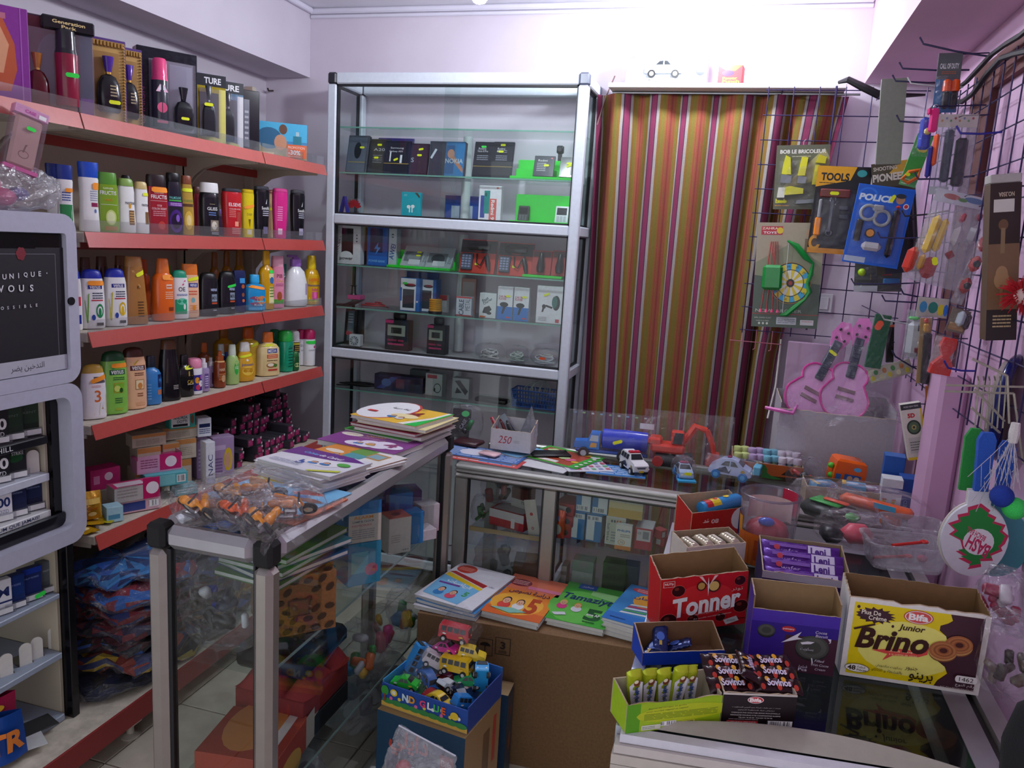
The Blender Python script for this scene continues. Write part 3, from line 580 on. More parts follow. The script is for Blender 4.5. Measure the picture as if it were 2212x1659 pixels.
o,w,h,p=gift('purple gift box with an orange panel, first on the top shelf',-20,62,14,.10,'8a2f96',x=-1.885)
p.poly([(-.2,.9),(.35,.62),(.42,.35),(.1,.12),(-.9,.1),(-.9,.8)],'c8603c');p.poly([(-.3,.8),(.1,.6),(-.2,.3),(-.6,.3)],'e8a880');p.rect(.62,.0,.68,1,'b060c0');p.rect(-.95,.86,0,.92,'c87890');p.build('front_print','print',o,0)
o,w,h,p=gift('clear and black gift pack with a red spray can and a small red perfume',66,197,42,.055,'3a2438',x=-1.90)
p.rect(-.97,.02,.5,.98,'6a2434');p.ell(-.15,.45,.5,.38,'6c6470');p.rect(.62,.2,.98,.98,'2c3c54');p.rect(.6,.02,.98,.2,'6a3c88');p.build('front_print','print',o,0)
b=MB().box(-.25*w,-.028,.86*h,.5*w,.0,h*1.0,'121218',.004).build('header_box','gloss',o,0)
q=PR(lambda u,v,e:(-.25*w+u*.75*w,-.028-e,(.86+.14*v)*h));q.text('Generation',.5,.62,.26,'e8d090',.62,bold=.02);q.text('Pack',.5,.28,.26,'e8d090',.28,bold=.02);q.build('lettering','print',b,0)
c=spraycan(o,.08*w,.02,.34*w,.80*h,'8a1c38','26242c',y=-.02);sticker(c,lambda u,v,e:(.12*w+u,-.02-.17*w-e,v),0,.40*h,.034,.012,'g')
perfume(o,-.33*w,.01,.32*w,.55*h,'5a0c18','b07030',-.02);window(o,w,h,-.48*w,.01,.48*w,.85*h)
for lab,pl,pr,top,x in(('gold patterned perfume set with a black bottle and a yellow price tag',197,272,84,-1.885),('second gold patterned perfume set, half hidden by the first',250,308,104,-1.925)):
 o,w,h,p=gift(lab,pl,pr,top,.06,'54307c',x=x)
 p.rect(-.97,.02,.94,.97,'c8a05c');p.rect(-.7,.14,.62,.84,'a88048');p.build('front_print','print',o,0)
 g=MB()
 for i in range(26):
  for s in(-.93,.80):g.box(s*w/2,-.006,(.03+i*.036)*h,(s+.13)*w/2,.002,(.055+i*.036)*h,'d8b46c',.002)
 for i in range(10):g.box((-.9+i*.18)*w/2,-.006,.9*h,(-.76+i*.18)*w/2,.002,.965*h,'d8b46c',.002)
 g.build('gold_rim','metal',o,0,label='embossed gold rim')
 c=perfume(o,0,.12*h,.62*w,.66*h,'18141c','4a2a90',-.012)
 q=PR(lambda u,v,e:(u*w/2,-.012-.16*w-e,v*h));q.lines(.0,.3,.35,.45,4,'b0a080');q.build('lettering','print',c,0)
 if pl<200:sticker(c,lambda u,v,e:(u,-.012-.155*w-e,v),.1*w,.24*h,.032,.011,'y')
o,w,h,p=gift('black speckled gift box with a pink deodorant and dark perfume behind a window',306,424,109,.05,'1c1e28',R(56),-1.885,kind='foil')
p.rect(-.62,.06,.86,.87,'6a6874');p.rect(.06,.1,.82,.84,'8c8c9c');p.text('OPINION',-.82,.32,.10,'c05880',.42,rot=R(90));p.build('front_print','print',o,0)
for i in range(1):pass
c=spraycan(o,-.17*w,.07*h,.27*w,.80*h,'343640','e0447c',-.02)
q=PR(lambda u,v,e:(-.17*w+u*.11*w,-.02-.125*w-e*3,v*h));q.poly([(-.9,.48),(.9,.48),(0,.61)],'f0c0d8');q.poly([(-.6,.5),(.6,.5),(0,.59)],'e8e8f0');q.ell(0,.3,.75,.06,'d85a80');q.rect(-.8,.12,.8,.15,'b03c60');q.build('lettering','print',c,0)
c=perfume(o,.22*w,.08*h,.33*w,.50*h,'15151b','1c1c24',-.02,'303038',5);sticker(c,lambda u,v,e:(.22*w+u,-.02-.085*w-e,v),0,.21*h,.026,.009,'y');window(o,w,h,-.3*w,.06*h,.43*w,.86*h)
for lab,t,pl,pr,top,c1,x in(('gold gift box with a dark top band and a yellow price tag','TURE',426,487,161,'b0a02c',-1.88),('silver blue gift box with a dark top band behind the gold one','URE',470,525,177,'6a88a0',-1.91)):
 o,w,h,p=gift(lab,pl,pr,top,.06,c1,R(50),x,kind='foil');p.rect(-1,.83,1,1,'20242c');p.text(t,.12,.91,.09,'e8e8ec',1.1,bold=.03);p.rect(-.78,.1,.5,.74,'3c4048');p.rect(.55,.02,.98,.8,'d8d8dc' if t=='URE' else 'd8d070');p.ell(-.1,.06,.8,.05,'d0c878');p.build('front_print','print',o,0)
 c=perfume(o,-.12*w,.1*h,.44*w,.72*h,'282a30','404248',-.018,'a0a0a8',6)
 if t=='TURE':sticker(c,lambda u,v,e:(u,-.018-.11*w-e,v),-.14*w,.55*h,.03,.011,'y')
 window(o,w,h,-.42*w,.08*h,.28*w,.78*h)
o,w,h,p=gift('narrow black glossy gift box next to the sale card',522,560,195,.05,'17171f',R(52),-1.91,kind='gloss');p.rect(-.7,.1,-.1,.85,'585868');p.lines(-.6,.2,-.2,.7,6,'a8a8b0');p.build('front_print','print',o,0)
o,w,h,p=gift('sale box with blue sea picture and an orange discount panel',556,661,265,.03,'3c88b8',R(36),-1.875)
p.rect(-1,.5,1,1,'4ab0d8');p.rect(-1,0,1,.42,'9a8a6a');p.ell(-.5,.55,.5,.3,'2a6488');p.ell(-.05,.45,.25,.22,'c89070');p.rect(-1,.08,-.3,.16,'e0c090');p.ell(.05,.82,.16,.14,'6a4838');p.rect(.45,.3,.78,.66,'2a7c90');p.rect(.55,.66,.68,.78,'a8c8d0');p.rect(.2,.05,.98,.42,'e0683c');p.text('PROMOTION',.58,.34,.07,'f4e0d0',.66);p.text('-30%',.5,.2,.13,'ffffff',.48,bold=.02);p.lines(.25,.07,.8,.1,1,'f0d0c0');p.build('front_print','print',o,0)
# a coat hook above the sale box
tag(MB().tube([at(590,196,y=3.495),at(580,196,y=3.46),at(578,190,y=3.455)],.004,6,'5a5048').build('wall_hook','metal',None),'small rusty hook on the back wall above the sale box','hook')
# ================================================================ lower shelves: boxes, hair dye, bagged goods
def shbox(label,pl,pr,top,bot,d,col,rz,x,zb,fr=None,cat='box',name='cosmetics_box',rt=None,lf=None,tp=None,group=None):
 M,w,h=place(pl,pr,top,bot,rz,x=x,zb=zb)
 return carton(name,label,cat,w,d,h,col,M@Matrix.Translation((0,d/2,0)),group,(lambda p:fr(p,w,h))if fr else None,(lambda p:rt(p,d,h))if rt else None,(lambda p:lf(p,d,h))if lf else None,(lambda p:tp(p,w,d))if tp else None)
Z5=.6485
def mag(p,w,h):p.rect(.02*w,.1*h,.98*w,.9*h,'d8a0c0');p.rect(.5*w,.1*h,.98*w,.9*h,'c8206c');p.ell(.75*w,.5*h,.28*h,.28*h,'f0e0ea');p.lines(.08*w,.25*h,.45*w,.75*h,4,'9a5078')
def crm(p,w,h):p.rect(0,.74*h,w,.98*h,'d89858');p.lines(.1*w,.15*h,.8*w,.6*h,5,'a89c88')
b5=[
 ('cream box with orange stripe at the bottom of the box stack, nearer of two',316,350,1052,1075,.06,'cfc4ae',R(62),-1.90,Z5,crm),
]
BZ=Z5
def stackbox(label,c,w,d,h,z,rz,col,**k):
 M=TR((c[0],c[1],z),rz);return carton('cosmetics_box',label,'box',w,d,h,col,M,**{a:(lambda p,f=f,W=(w if a in('fr','tp')else d):f(p,W,h if a!='tp' else d))for a,f in k.items()})
cx,cy=-1.93,2.33
for i,(dx,dy,w,d,h,z,rz,lab)in enumerate((
  (-.03,-.10,.07,.07,.10,0,62,'cream carton with orange stripe standing at the foot of the carton stack, nearest'),
  (.0,-.02,.06,.07,.10,0,66,'cream carton standing at the foot of the carton stack, middle'),
  (.0,.055,.07,.07,.10,0,58,'cream carton standing at the foot of the carton stack, farthest'),
  (-.02,-.09,.08,.07,.075,.101,62,'cream carton with orange band in the middle layer, nearest'),
  (.0,-.005,.06,.07,.072,.101,64,'narrow cream carton in the middle layer of the stack'),
  (.01,.065,.075,.07,.075,.101,60,'cream carton with orange band in the middle layer, farthest'),
  (-.02,-.085,.115,.06,.045,.177,62,'long cream carton lying on top of the stack, nearer'),
  (.0,.045,.125,.06,.045,.177,62,'long cream carton lying on top of the stack under the teal box'))):
 stackbox(lab,(cx+dx,cy+dy),w,d,h,Z5+z,R(rz),'cfc4ae',fr=crm,rt=lambda p,W,H:(p.rect(0,.72*H,W,.97*H,'e09a50'),p.lines(.1*W,.1*H,.8*W,.6*H,4,'b0a490')))
def andrea(p,w,h):p.rect(.06*w,.1*h,.78*w,.95*h,'e8ece8');p.text('ANDREA',.42*w,.72*h,.2*h,'303438',.55*w,bold=.02);p.text('DOTTI',.48*w,.46*h,.2*h,'303438',.38*w,bold=.02);p.rect(.12*w,.14*h,.7*w,.3*h,'1c2024');p.ell(.88*w,.55*h,.07*w,.3*h,'8a5a40')
stackbox('white and teal box on the very top of the carton stack',(-1.90,2.36),.09,.05,.055,Z5+.223,R(58),'38a090',fr=andrea)
stackbox('small red box lying behind the teal box on the stack',(-1.945,2.44),.075,.05,.055,Z5+.19,R(50),'b0283c',fr=lambda p,w,h:(p.text('bolise',.6*w,.55*h,.3*h,'f0c8c8',.6*w),p.rect(.1*w,.15*h,.3*w,.85*h,'8a1c2c')))
stackbox('white and navy box standing on the carton stack beside the red box',(-1.872,2.445),.05,.05,.07,Z5+.177,R(58),'e0e4ea',fr=lambda p,w,h:(p.rect(.1*w,.5*h,.9*w,.7*h,'20305c'),p.lines(.1*w,.15*h,.9*w,.45*h,3,'50608c')))
def lil(p,w,h):p.rect(.05*w,.05*h,.95*w,.95*h,'a88cb4');p.ell(.72*w,.42*h,.2*w,.3*h,'d8b830');p.ell(.7*w,.4*h,.13*w,.2*h,'d0a080');p.rect(.1*w,.68*h,.6*w,.8*h,'c8b0d0');p.lines(.1*w,.1*h,.45*w,.5*h,5,'7c6090')
stackbox('lilac hair dye box with a yellow-haired portrait',(-1.862,2.54),.085,.05,.155,Z5,R(60),'a890b4',fr=lil)
stackbox('lilac hair dye box behind the one with the portrait',(-1.905,2.49),.07,.05,.15,Z5,R(62),'9c84ac',fr=lambda p,w,h:p.lines(.1*w,.2*h,.8*w,.8*h,6,'c8b8d8'))
stackbox('tall white skincare box with curly lettering next to the lilac boxes',(-1.845,2.44),.035,.05,.16,Z5,R(60),'e6e6ee',fr=lambda p,w,h:(p.text('NAC',.5*w,.45*h,.5*w,'404a80',.5*h,rot=R(90)),p.rect(.05*w,0,.95*w,.15*h,'c0c8e0')))
stackbox('pink and grey box lying on the teal box, upper of the pink ones',(-1.90,2.235),.15,.07,.05,Z5+.095,R(58),'d89ab8',fr=mag,rt=mag,tp=lambda p,w,d:(p.rect(0,0,w,d,'c84888'),p.ell(.4*w,.5*d,.25*w,.3*d,'e8c0d8')))
stackbox('teal box lying under the upper pink box',(-1.865,2.23),.14,.06,.045,Z5+.05,R(56),'58b0b8',fr=lambda p,w,h:(p.rect(.05*w,.1*h,.7*w,.9*h,'80c8cc'),p.bars(.74*w,.2*h,.95*w,.8*h,10)))
stackbox('magenta box leaning open at the back of the lowest full shelf',(-2.0,2.09),.10,.06,.07,Z5+.06,R(70),'c02870',fr=lambda p,w,h:(p.ell(.6*w,.6*h,.2*h,.2*h,'f0d8e4'),p.rect(.1*w,.3*h,.3*w,.7*h,'e090b8')))
stackbox('grey worn box under the magenta one at the back',(-2.02,2.06),.14,.09,.06,Z5,R(70),'8a7e72')
stackbox('long magenta and grey box lying across the pink one near the shelf edge',(-1.87,2.09),.145,.07,.05,Z5+.042,R(62),'b8b0ac',fr=lambda p,w,h:(p.rect(.62*w,0,w,h,'c01c60'),p.ell(.83*w,.5*h,.3*h,.3*h,'f0e4ea'),p.lines(.06*w,.2*h,.5*w,.8*h,4,'9a928e')),tp=lambda p,w,d:(p.rect(0,0,w,d,'c8306c'),p.rect(.1*w,.2*d,.7*w,.8*d,'e8d8e0')))
stackbox('pale pink box with a blue window under the long magenta box',(-1.865,2.10),.13,.06,.042,Z5,R(60),'d8a8b4',fr=lambda p,w,h:(p.rect(.08*w,.15*h,.62*w,.85*h,'3a4888'),p.bars(.7*w,.25*h,.95*w,.8*h,9)))
stackbox('small pale teal box at the front edge by the toy motorbikes',(-1.84,2.30),.08,.06,.03,Z5+.002,R(56),'78b8bc',fr=lambda p,w,h:p.lines(.1*w,.2*h,.8*w,.8*h,2,'d8ecec'))
stackbox('small blue and white box beside the gold sachet',(-1.86,1.985),.05,.05,.05,Z5,R(60),'a8d0dc',fr=lambda p,w,h:p.rect(.1*w,.2*h,.8*w,.5*h,'5090b0'))
# gold sachets
def sachet(label,M,w,h,t,col,fr,fin='foil'):
 b=MB();b.grid(lambda u,v:((u-.5)*w,-t*max(0,math.sin(math.pi*u))**.6*max(0,math.sin(math.pi*min(1,max(0,(v-.06)/.88))))**.6+.0015*math.sin(19*u+7*v),v*h),10,10,col)
 b.grid(lambda u,v:((.5-u)*w,t*.7*max(0,math.sin(math.pi*u))**.6*max(0,math.sin(math.pi*min(1,max(0,(v-.06)/.88))))**.6+.001,v*h),10,10,col)
 o=b.build('sachet',fin,None,50,M);tag(o,label,'sachet')
 p=PR(lambda u,v,e:((u-.5)*w,-t*max(0,math.sin(math.pi*u))**.6*max(0,math.sin(math.pi*min(1,max(0,(v-.06)/.88))))**.6-.002-e,v*h),6);fr(p);p.build('front_print','print',o,0);return o
gs=lambda p:(p.rect(.1,.55,.9,.75,'e8c060'),p.text('Gold',.5,.4,.1,'b05018',.5,bold=.02),p.ell(.5,.2,.2,.08,'f0d890'))
M,w,h=place(178,219,1062,1126,R(60),x=-1.86,zb=Z5+.03)
sachet('upright gold sachet leaning at the near end of the lowest full shelf',M@Matrix.Rotation(R(-8),4,'X'),w,h,.016,'c89020',gs)
for i,(px,py,c,lab)in enumerate(((196,1146,'d0a020','gold sachet lying flat under the upright gold one'),(240,1122,'e0d020','bright yellow sachet lying flat beside the gold sachets'),(205,1131,'c89c18','gold sachet lying on top of the flat gold one'))):
 q=at(px,py,z=Z5+.008+.012*(i==2));sachet(lab,TR((q.x-.05,q.y,Z5+.008+.012*(i==2)),R(75+30*i))@Matrix.Rotation(R(-88),4,'X')@Matrix.Translation((0,0,-.06)),.075,.115,.007,c,gs)
# hair dye boxes: one box with its end print, copied
D0=MB().box(-.0185,-.045,0,.0185,.045,.034,'33313a',.0015).build('hair_dye_box','card',None,0);d0=[D0]
p=PR(frontmap(.037,.09,.034));p.rect(.004,.004,.033,.030,'a01c5c');p.rect(.006,.02,.02,.024,'c86a98');p.rect(.009,.010,.026,.017,'c03878')
d0.append(p.build('end_print','print',D0,0));p=PR(frontmap(.037,.09,.034));p.h=.0006;p.rect(.027,.024,.036,.033,'dcdcdc');d0.append(p.build('white_tag','print',D0,0))
p=PR(rightmap(.037,.09,.034));p.text('PUB',.06,.02,.010,'b03c78',.022);p.rect(.02,.008,.07,.012,'98306c');d0.append(p.build('side_print','print',D0,0))
first=True
for rw,(x,cols,ys,hs)in zip(('front','middle','back'),((-1.90,15,2.60,[1,2,2,3,3,2,2,2,2,2,3,2,2,1,1]),(-1.998,16,2.58,[3,4,4,5,5,4,5,6,6,5,6,6,7,6,6,3]),(-2.095,14,2.70,[4,4,4,5,5,6,6,7,7,7,7,7,7,5]))):
 for i in range(cols):
  for k in range(hs[i]):
   if rnd.random()<.05:continue
   M=TR((x+rnd.uniform(-.012,.012)+.012*(x>-1.92)*math.sin(i*2.1),ys+i*.0405+rnd.uniform(-.0012,.0012),Z5+.0005+k*.0343),R(90+rnd.uniform(-3,3)))
   if first:o=D0;first=False
   else:
    o=D0.copy();COL.objects.link(o)
    for c in d0[1:]:cc=c.copy();COL.objects.link(cc);cc.parent=o
   o.matrix_world=M;tag(o,'small charcoal hair dye box, %s row of the big pile, %s'%(rw,('on the shelf','second layer','third layer','fourth layer','fifth layer','sixth layer','seventh layer')[k]),'box','hair dye boxes piled on the lower shelf')
# bagged goods under the lowest full shelf
def bagged(label,c,sz,rz,col,col2,tilt=0):
 """soft folded goods in a crumpled clear bag"""
 L,D,H=sz;s=rnd.uniform(0,9);t=thing('bagged_goods',label,'bagged goods',None,TR(c,rz)@Matrix.Rotation(tilt,4,'Y'))
 def f(u,v,g=1.0,z0=0):
  a=2*math.pi*u;r=1+.10*math.sin(3*a+s)+.06*math.sin(5*a-s);q=math.sin(math.pi*v)**.35;e=(abs(math.cos(a))**4+abs(math.sin(a))**4)**-.25
  return(math.cos(a)*e*L/2*r*q*g*.9,math.sin(a)*e*D/2*r*q*g*.9,H*(.5-.5*math.cos(math.pi*v))*g+.012*math.sin(7*a+5*v+s)*q+z0)
 pal=(col,col2,col,col2,('c0a030','8a2430','2c5cb0','18181e')[int(s)%4])
 b=MB();b.grid(lambda u,v:tuple(Vector(f(u,v,.93,.002))+Vector((rnd.uniform(-1,1),rnd.uniform(-1,1),rnd.uniform(-1,1)))*.006),30,10,lambda u,v:pal[int(2.5+1.6*math.sin(11*u+s+3*v)+1.2*math.sin(17*v+5*u*s))%5]);b.build('folded_goods','cloth',t,0)
 b=MB();b.grid(lambda u,v:tuple(Vector(f(u,v))+Vector((rnd.uniform(-1,1),rnd.uniform(-1,1),rnd.uniform(-.5,1)))*.013),30,10,(.96,.96,.98));b.build('plastic_bag','film',t,0);return t
for i,(x,y,z,L,D,H,rz,c1,c2,lab)in enumerate((
  (-1.80,1.98,.152,.46,.34,.055,80,'161e38','101218','lowest bag of dark blue goods on the base shelf'),
  (-1.80,2.34,.152,.40,.34,.06,95,'28304c','5a1c28','bag of navy and maroon goods at the far bottom of the pile'),
  (-1.79,2.0,.21,.44,.34,.055,88,'2a3460','8a3020','bag of violet blue goods with orange print, second from the bottom'),
  (-1.80,2.36,.214,.40,.34,.06,92,'1e2030','a07018','bag of black goods with a yellow stripe in the far stack'),
  (-1.80,2.0,.268,.42,.33,.05,84,'14141c','4a1820','bag of black goods in the middle of the near stack'),
  (-1.80,2.37,.277,.40,.33,.055,92,'30243c','602030','bag of plum coloured goods in the middle of the far stack'),
  (-1.80,2.0,.32,.44,.33,.05,92,'2c2440','70222c','bag of dark violet goods with red folds'),
  (-1.80,2.36,.335,.42,.33,.05,88,'7a2430','1c2c6c','bag of red and blue goods in the far stack'),
  (-1.80,2.01,.372,.42,.32,.045,86,'7a2028','24346c','bag of red folded goods under the bright blue bag'),
  (-1.79,2.35,.387,.40,.32,.05,90,'1c4088','141c38','bag of royal blue goods, top of the far stack'),
  (-1.79,2.0,.418,.42,.31,.05,84,'1c58a0','7a2430','bag of bright blue goods in the near stack'),
  (-1.83,1.99,.47,.36,.27,.055,76,'2a78b4','1c3c70','topmost bag of light blue fish-shaped goods'),
  (-1.83,2.36,.44,.40,.32,.07,96,'16161e','1c2c58','topmost bag of black goods in the far stack'),(-1.78,2.67,.152,.40,.26,.12,95,'1c2030','30242c','low bag of dark goods at the far end of the base shelf'),(-1.78,2.67,.28,.40,.26,.12,88,'20284c','141418','middle bag of navy goods at the far end of the base shelf'),(-1.80,2.67,.41,.38,.26,.11,92,'15151c','2c3c8c','upper bag of black and blue goods at the far end of the base shelf'))):
 bagged(lab,(x,y,z),(L,D,H),R(rz),c1,c2)
b=MB()
for i in range(46):
 x,y=-1.93+rnd.uniform(-.05,.06),1.99+rnd.uniform(-.06,.22);b.tube([(x,y,.60),(x+rnd.uniform(-.02,.03),y+rnd.uniform(-.02,.02),.575),(x+rnd.uniform(-.05,.06),y+rnd.uniform(-.05,.05),.535+rnd.uniform(0,.03))],[.002,.002,.0006],3,'8a2c34')
tag(b.build('feather_tuft','cloth',None),'tuft of dark red fringe under the lowest full shelf','fringe',kind='stuff')

# ================================================================ cigarette case
XC=-1.72
cg=thing('cigarette_case','white and black cigarette display case with a dark screen on the shop shelving','display case',loc=(0,0,0))
y0,y1=1.16,1.74
def ring(b,yo0,zo0,yo1,zo1,yi0,zi0,yi1,zi1,x,d,col,r=.035,ri=.025,n=6,corners=(1,1,1,1)):
 """a rounded frame standing in the plane x, facing +x"""
 def rr(a0,b0,a1,b1,r_):
  o=[]
  for k,(cy,cz,s)in enumerate(((a1-r_,b1-r_,0),(a0+r_,b1-r_,90),(a0+r_,b0+r_,180),(a1-r_,b0+r_,270))):
   for i in range(n+1):a=R(s+90*i/n);o.append((cy+r_*math.cos(a),cz+r_*math.sin(a)))
  return o
 O,I=rr(yo0,zo0,yo1,zo1,r),rr(yi0,zi0,yi1,zi1,ri);m=len(O)
 vs=[(x,a,c)for a,c in O]+[(x,a,c)for a,c in I]+[(x-d,a,c)for a,c in O]+[(x-d,a,c)for a,c in I]
 fs=[]
 for i in range(m):
  j=(i+1)%m;fs+=[(i,j,m+j,m+i),(2*m+i,2*m+j,j,i),(m+i,m+j,3*m+j,3*m+i),(3*m+i,3*m+j,2*m+j,2*m+i)]
 b.add(vs,fs,col)
b=MB();ring(b,y0,1.155,y1,1.603,y0+.055,1.190,y1-.034,1.553,XC,.05,'b4b4c4',.045,.008);ring(b,y0,.700,y1,1.154,y0+.055,.745,y1-.040,1.118,XC,.05,'b4b4c4',.05,.03)
b.build('rounded_frame','satin',cg)
scn=MB().box(XC-.03,y0+.056,1.192,XC-.012,y1-.036,1.551,'0c0c12',.002).build('screen','gloss',cg,0)
p=PR(lambda u,v,e:(XC-.012+e,y0+u,1.16+v));Y=lambda px,py:at(px,py,x=XC-.01)
def scr(t,px0,px1,py,h,col):a,c=Y(px0,py),Y(px1,py);p.text(t,(a.y+c.y)/2-y0,(a.z+c.z)/2-1.16,h,col,abs(c.y-a.y))
p.rect(.46,.066,.556,.355,'1a1420');p.rect(.08,.05,.54,.352,'151019')
for q in((.05,.052,.53,.053),(.05,.338,.52,.339),(.519,.052,.52,.339)):p.rect(*q,'8a8490')
a=Y(46,548);[p.ell(a.y-y0+.008*math.cos(k),a.z-1.16+.009*math.sin(k),.007,.008,'7a1828',10)for k in range(6)]
def word(t,px0,px1,py0,py1,h,col):
 n=len(t)
 for i,ch in enumerate(t):
  f_=i/(n-1);q=Y(px0+(px1-px0)*f_,py0+(py1-py0)*f_);p.text(ch,q.y-y0,q.z-1.16,h*(.25 if ch=='.' else 1),col,None,bold=.02)
word('UNIQUE.',10,101,598,590,.013,'d8d8dc');word('VOUS',2,68,624,622,.017,'d8d8dc');word('POSSIBLE',-8,78,667,659,.008,'c8c8cc');word('MEILLEUR',-95,-10,606,600,.013,'d8d8dc')
p.build('screen_print','printm',scn,0)
st_=MB().box(XC-.012,y0+.056,1.192,XC-.010,y1-.036,1.232,'b0b0ba').build('warning_strip','printm',cg,0)
p=PR(lambda u,v,e:(XC-.010+e,y0+u,1.19+v));p.text(ar('التدخين يضر'),.42,.022,.02,'303038',.10);p.build('lettering','printm',st_,0)
MB().disc((XC+.001,y1-.026,1.375),.011,.004,(1,0,0),'121218').build('round_lock','satin',cg)
b=MB().box(XC-.36,y1-.03,.70,XC-.05,y1-.004,1.60,'a9a9b8',.004).build('side_panel','satin',cg,0)
MB().box(XC-.36,y0,.70,XC-.34,y1-.031,1.60,'4a4640').build('back_panel','matte',cg,0)
MB().box(XC-.34,y1-.075,.70,XC-.06,y1-.0655,1.19,'b8ad9a',.001).build('inner_side_panel','paint',cg,0)
MB().box(XC-.06,y1-.065,.74,XC-.045,y1-.038,1.12,'0b0b10').build('black_edge','gloss',cg,0)
MB().box(XC-.34,y0,1.60,XC-.051,y1-.031,1.604,'b4b4c4').build('top_panel','satin',cg,0)
CS=[(1.01,'15151b'),(.905,'c2c6d2'),(.800,'d2d2d2')]
for z,c in CS:MB().box(XC-.34,y0+.01,z-.022,XC-.045,y1-.076,z,c,.002).build('shelf','satin',cg,0)
MB().box(XC-.045,y0+.02,.745,XC-.03,y1-.04,.785,'16161c',.004).build('lower_lip','gloss',cg,0)
p=PR(lambda u,v,e:(XC-.045+e,y0+u,v));p.text('DUNHILL',.345,1.000,.013,'d8d8dc',.10);p.text("PLUS PREMIUM QUE JAMAIS!",.36,.790,.012,'26345c',.21,bold=.015);p.build('shelf_lettering','printm',cg,0)
# lower part
MB().box(XC-.36,y1-.046,.15,XC-.03,y1-.0205,.695,'0d0d12',.002).build('side_panel','gloss',cg,0)
MB().box(XC-.34,y1-.058,.15,XC-.06,y1-.047,.695,'b8ad98',.001).build('inner_side_panel','paint',cg,0)
MB().box(XC-.36,y0,.15,XC-.34,y1-.06,.695,'4a443c').build('back_panel','matte',cg,0)
LS=[(.545,.014),(.365,.018),(.172,.02)]
for z,t_ in LS:MB().box(XC-.34,y0+.01,z-t_,XC-.045,y1-.06,z,'96a0b0',.002).build('shelf','satin',cg,0)
# cigarette packs and trays
def pack(label,px,py,x,z,w,h,c,fr,tray=True,rz=R(75),stk_=0):
 q=at(px,py,x=x);t=thing('cigarette_pack',label,'cigarette pack',None,TR((x,q.y,z),rz))
 carton('pack',None,None,w,.022,h,c,Matrix.Translation((0,.012,.004)),fr=fr,parent=t)
 if tray:
  b=MB().box(-w/2-.003,-.010,0,w/2+.003,.028,.003,(.9,.9,.92));b.box(-w/2-.003,-.010,0,w/2+.003,-.008,.022,(.9,.9,.92));b.build('clear_tray','clear',t,0)
  MB().box(-w/2+.006,-.0125,.004,w/2-.006,-.0105,.018,'d8d8d8').build('price_slip','paper',t,0)
 if stk_:sticker(t,lambda u,v,e:(u,-.013-e,v),.014,.014,.03,.012,'g',.25)
W6,H6=.056,.088
dk=lambda t,c,c2=None:(lambda p:(p.rect(.004,.03,.052,.085,c2 or '1c1c24'),p.text(t,.028,.06,.006,c,.034)))
pn=lambda t,c:(lambda p:(p.text(t,.030,.045,.03,c,.044,bold=.03),p.text('DZD',.030,.018,.012,c,.03)))
XP=-1.80
pack('white-lettered dark price card at the cut edge of the upper case',-8,895,XP,1.0105,W6,.09,'15151c',pn('00','e8e8e8'))
pack('dark green cigarette pack, nearer of two on the top case shelf',26,898,XP,1.0105,W6,H6,'1c2c20',dk('KENT','70806c','243a28'))
pack('dark green cigarette pack, farther of two on the top case shelf',64,888,XP,1.0105,W6,H6,'18281c',dk('KENT','708070','243a28'))
pack('black price card on the middle case shelf',-2,1010,XP,.9055,W6,.09,'101018',pn('80','f0f0f0'))
pack('black cigarette pack with a green glow on the middle case shelf',34,1006,XP,.9055,W6,H6,'14161a',lambda p:(p.ell(.028,.05,.02,.012,'1c4a28'),p.text('LUCKY',.034,.072,.009,'d8d8d8',.03),p.text('STRIKE',.034,.062,.009,'d8d8d8',.03)))
pack('white price card with navy figures on the bottom shelf of the upper case',4,1112,XP,.8005,W6,.09,'e8e8ec',lambda p:(p.text('400',.026,.045,.026,'26346c',.05,bold=.03),p.text('DZD',.034,.02,.010,'8890a8',.024),p.rect(0,.072,.056,.085,'1a2450')))
pack('navy cigarette pack, nearer of two above the slogan',36,1105,XP,.8005,W6,H6,'1c2448',dk('Rothmans','90a0c8','202a50'))
pack('navy cigarette pack, farther of two above the slogan',74,1098,XP,.8005,W6,H6,'1a2142',dk('Rothmans','90a0c8','202a50'))
pack('white price card with navy letter at the cut edge of the lower case',4,1315,XP,.5455,W6,.09,'e4e6ea',lambda p:(p.text('M',.034,.055,.026,'26346c',.03,bold=.03),p.rect(0,.025,.056,.03,'26346c')))
pack('blue cigarette pack next to the cut-off price card',33,1305,XP,.5455,W6,H6,'18306c',dk('PHILIP MORRIS','90a8d8','1c3878'))
pack('deep blue cigarette pack with a green price tag',70,1293,XP,.5455,W6,H6,'142868',lambda p:(p.text('PHILIP MORRIS',.028,.06,.005,'90a8d8',.04),p.rect(0,.072,.056,.088,'2040a8')),stk_=1)
pack('grey cigarette pack at the far end of the lower case',108,1270,XP,.5455,W6,H6,'505860',dk('PHILIP MORRIS','c0c8d0','5a626a'))
for px,py,z,lab in((70,985,.9055,'empty white pack pusher on the middle case shelf'),(14,1450,.3655,'empty white pack pusher at the cut edge of the lower case'),(56,1432,.3655,'empty white pack pusher in the lower case, nearer of the joined pair'),(80,1418,.3655,'empty white pack pusher in the lower case, farther of the joined pair'),(117,1388,.3655,'lone white pack pusher seen edge on')):
 q=at(px,py,x=XP);t=thing('pack_pusher',lab,'pack pusher',None,TR((XP,q.y,z),R(20 if 'lone' in lab else 70)))
 pts=[(-.016,0),(.016,0)]+[(.016*math.cos(R(a)),.05+.014*math.sin(R(a)))for a in range(0,181,20)]
 MB().prism(pts,-.0015,.0015,'d4d0c8').build('paddle','satin',t);MB().box(-.02,0,0,.02,.06,.003,'c8c0b0').build('track','clear',t,0)
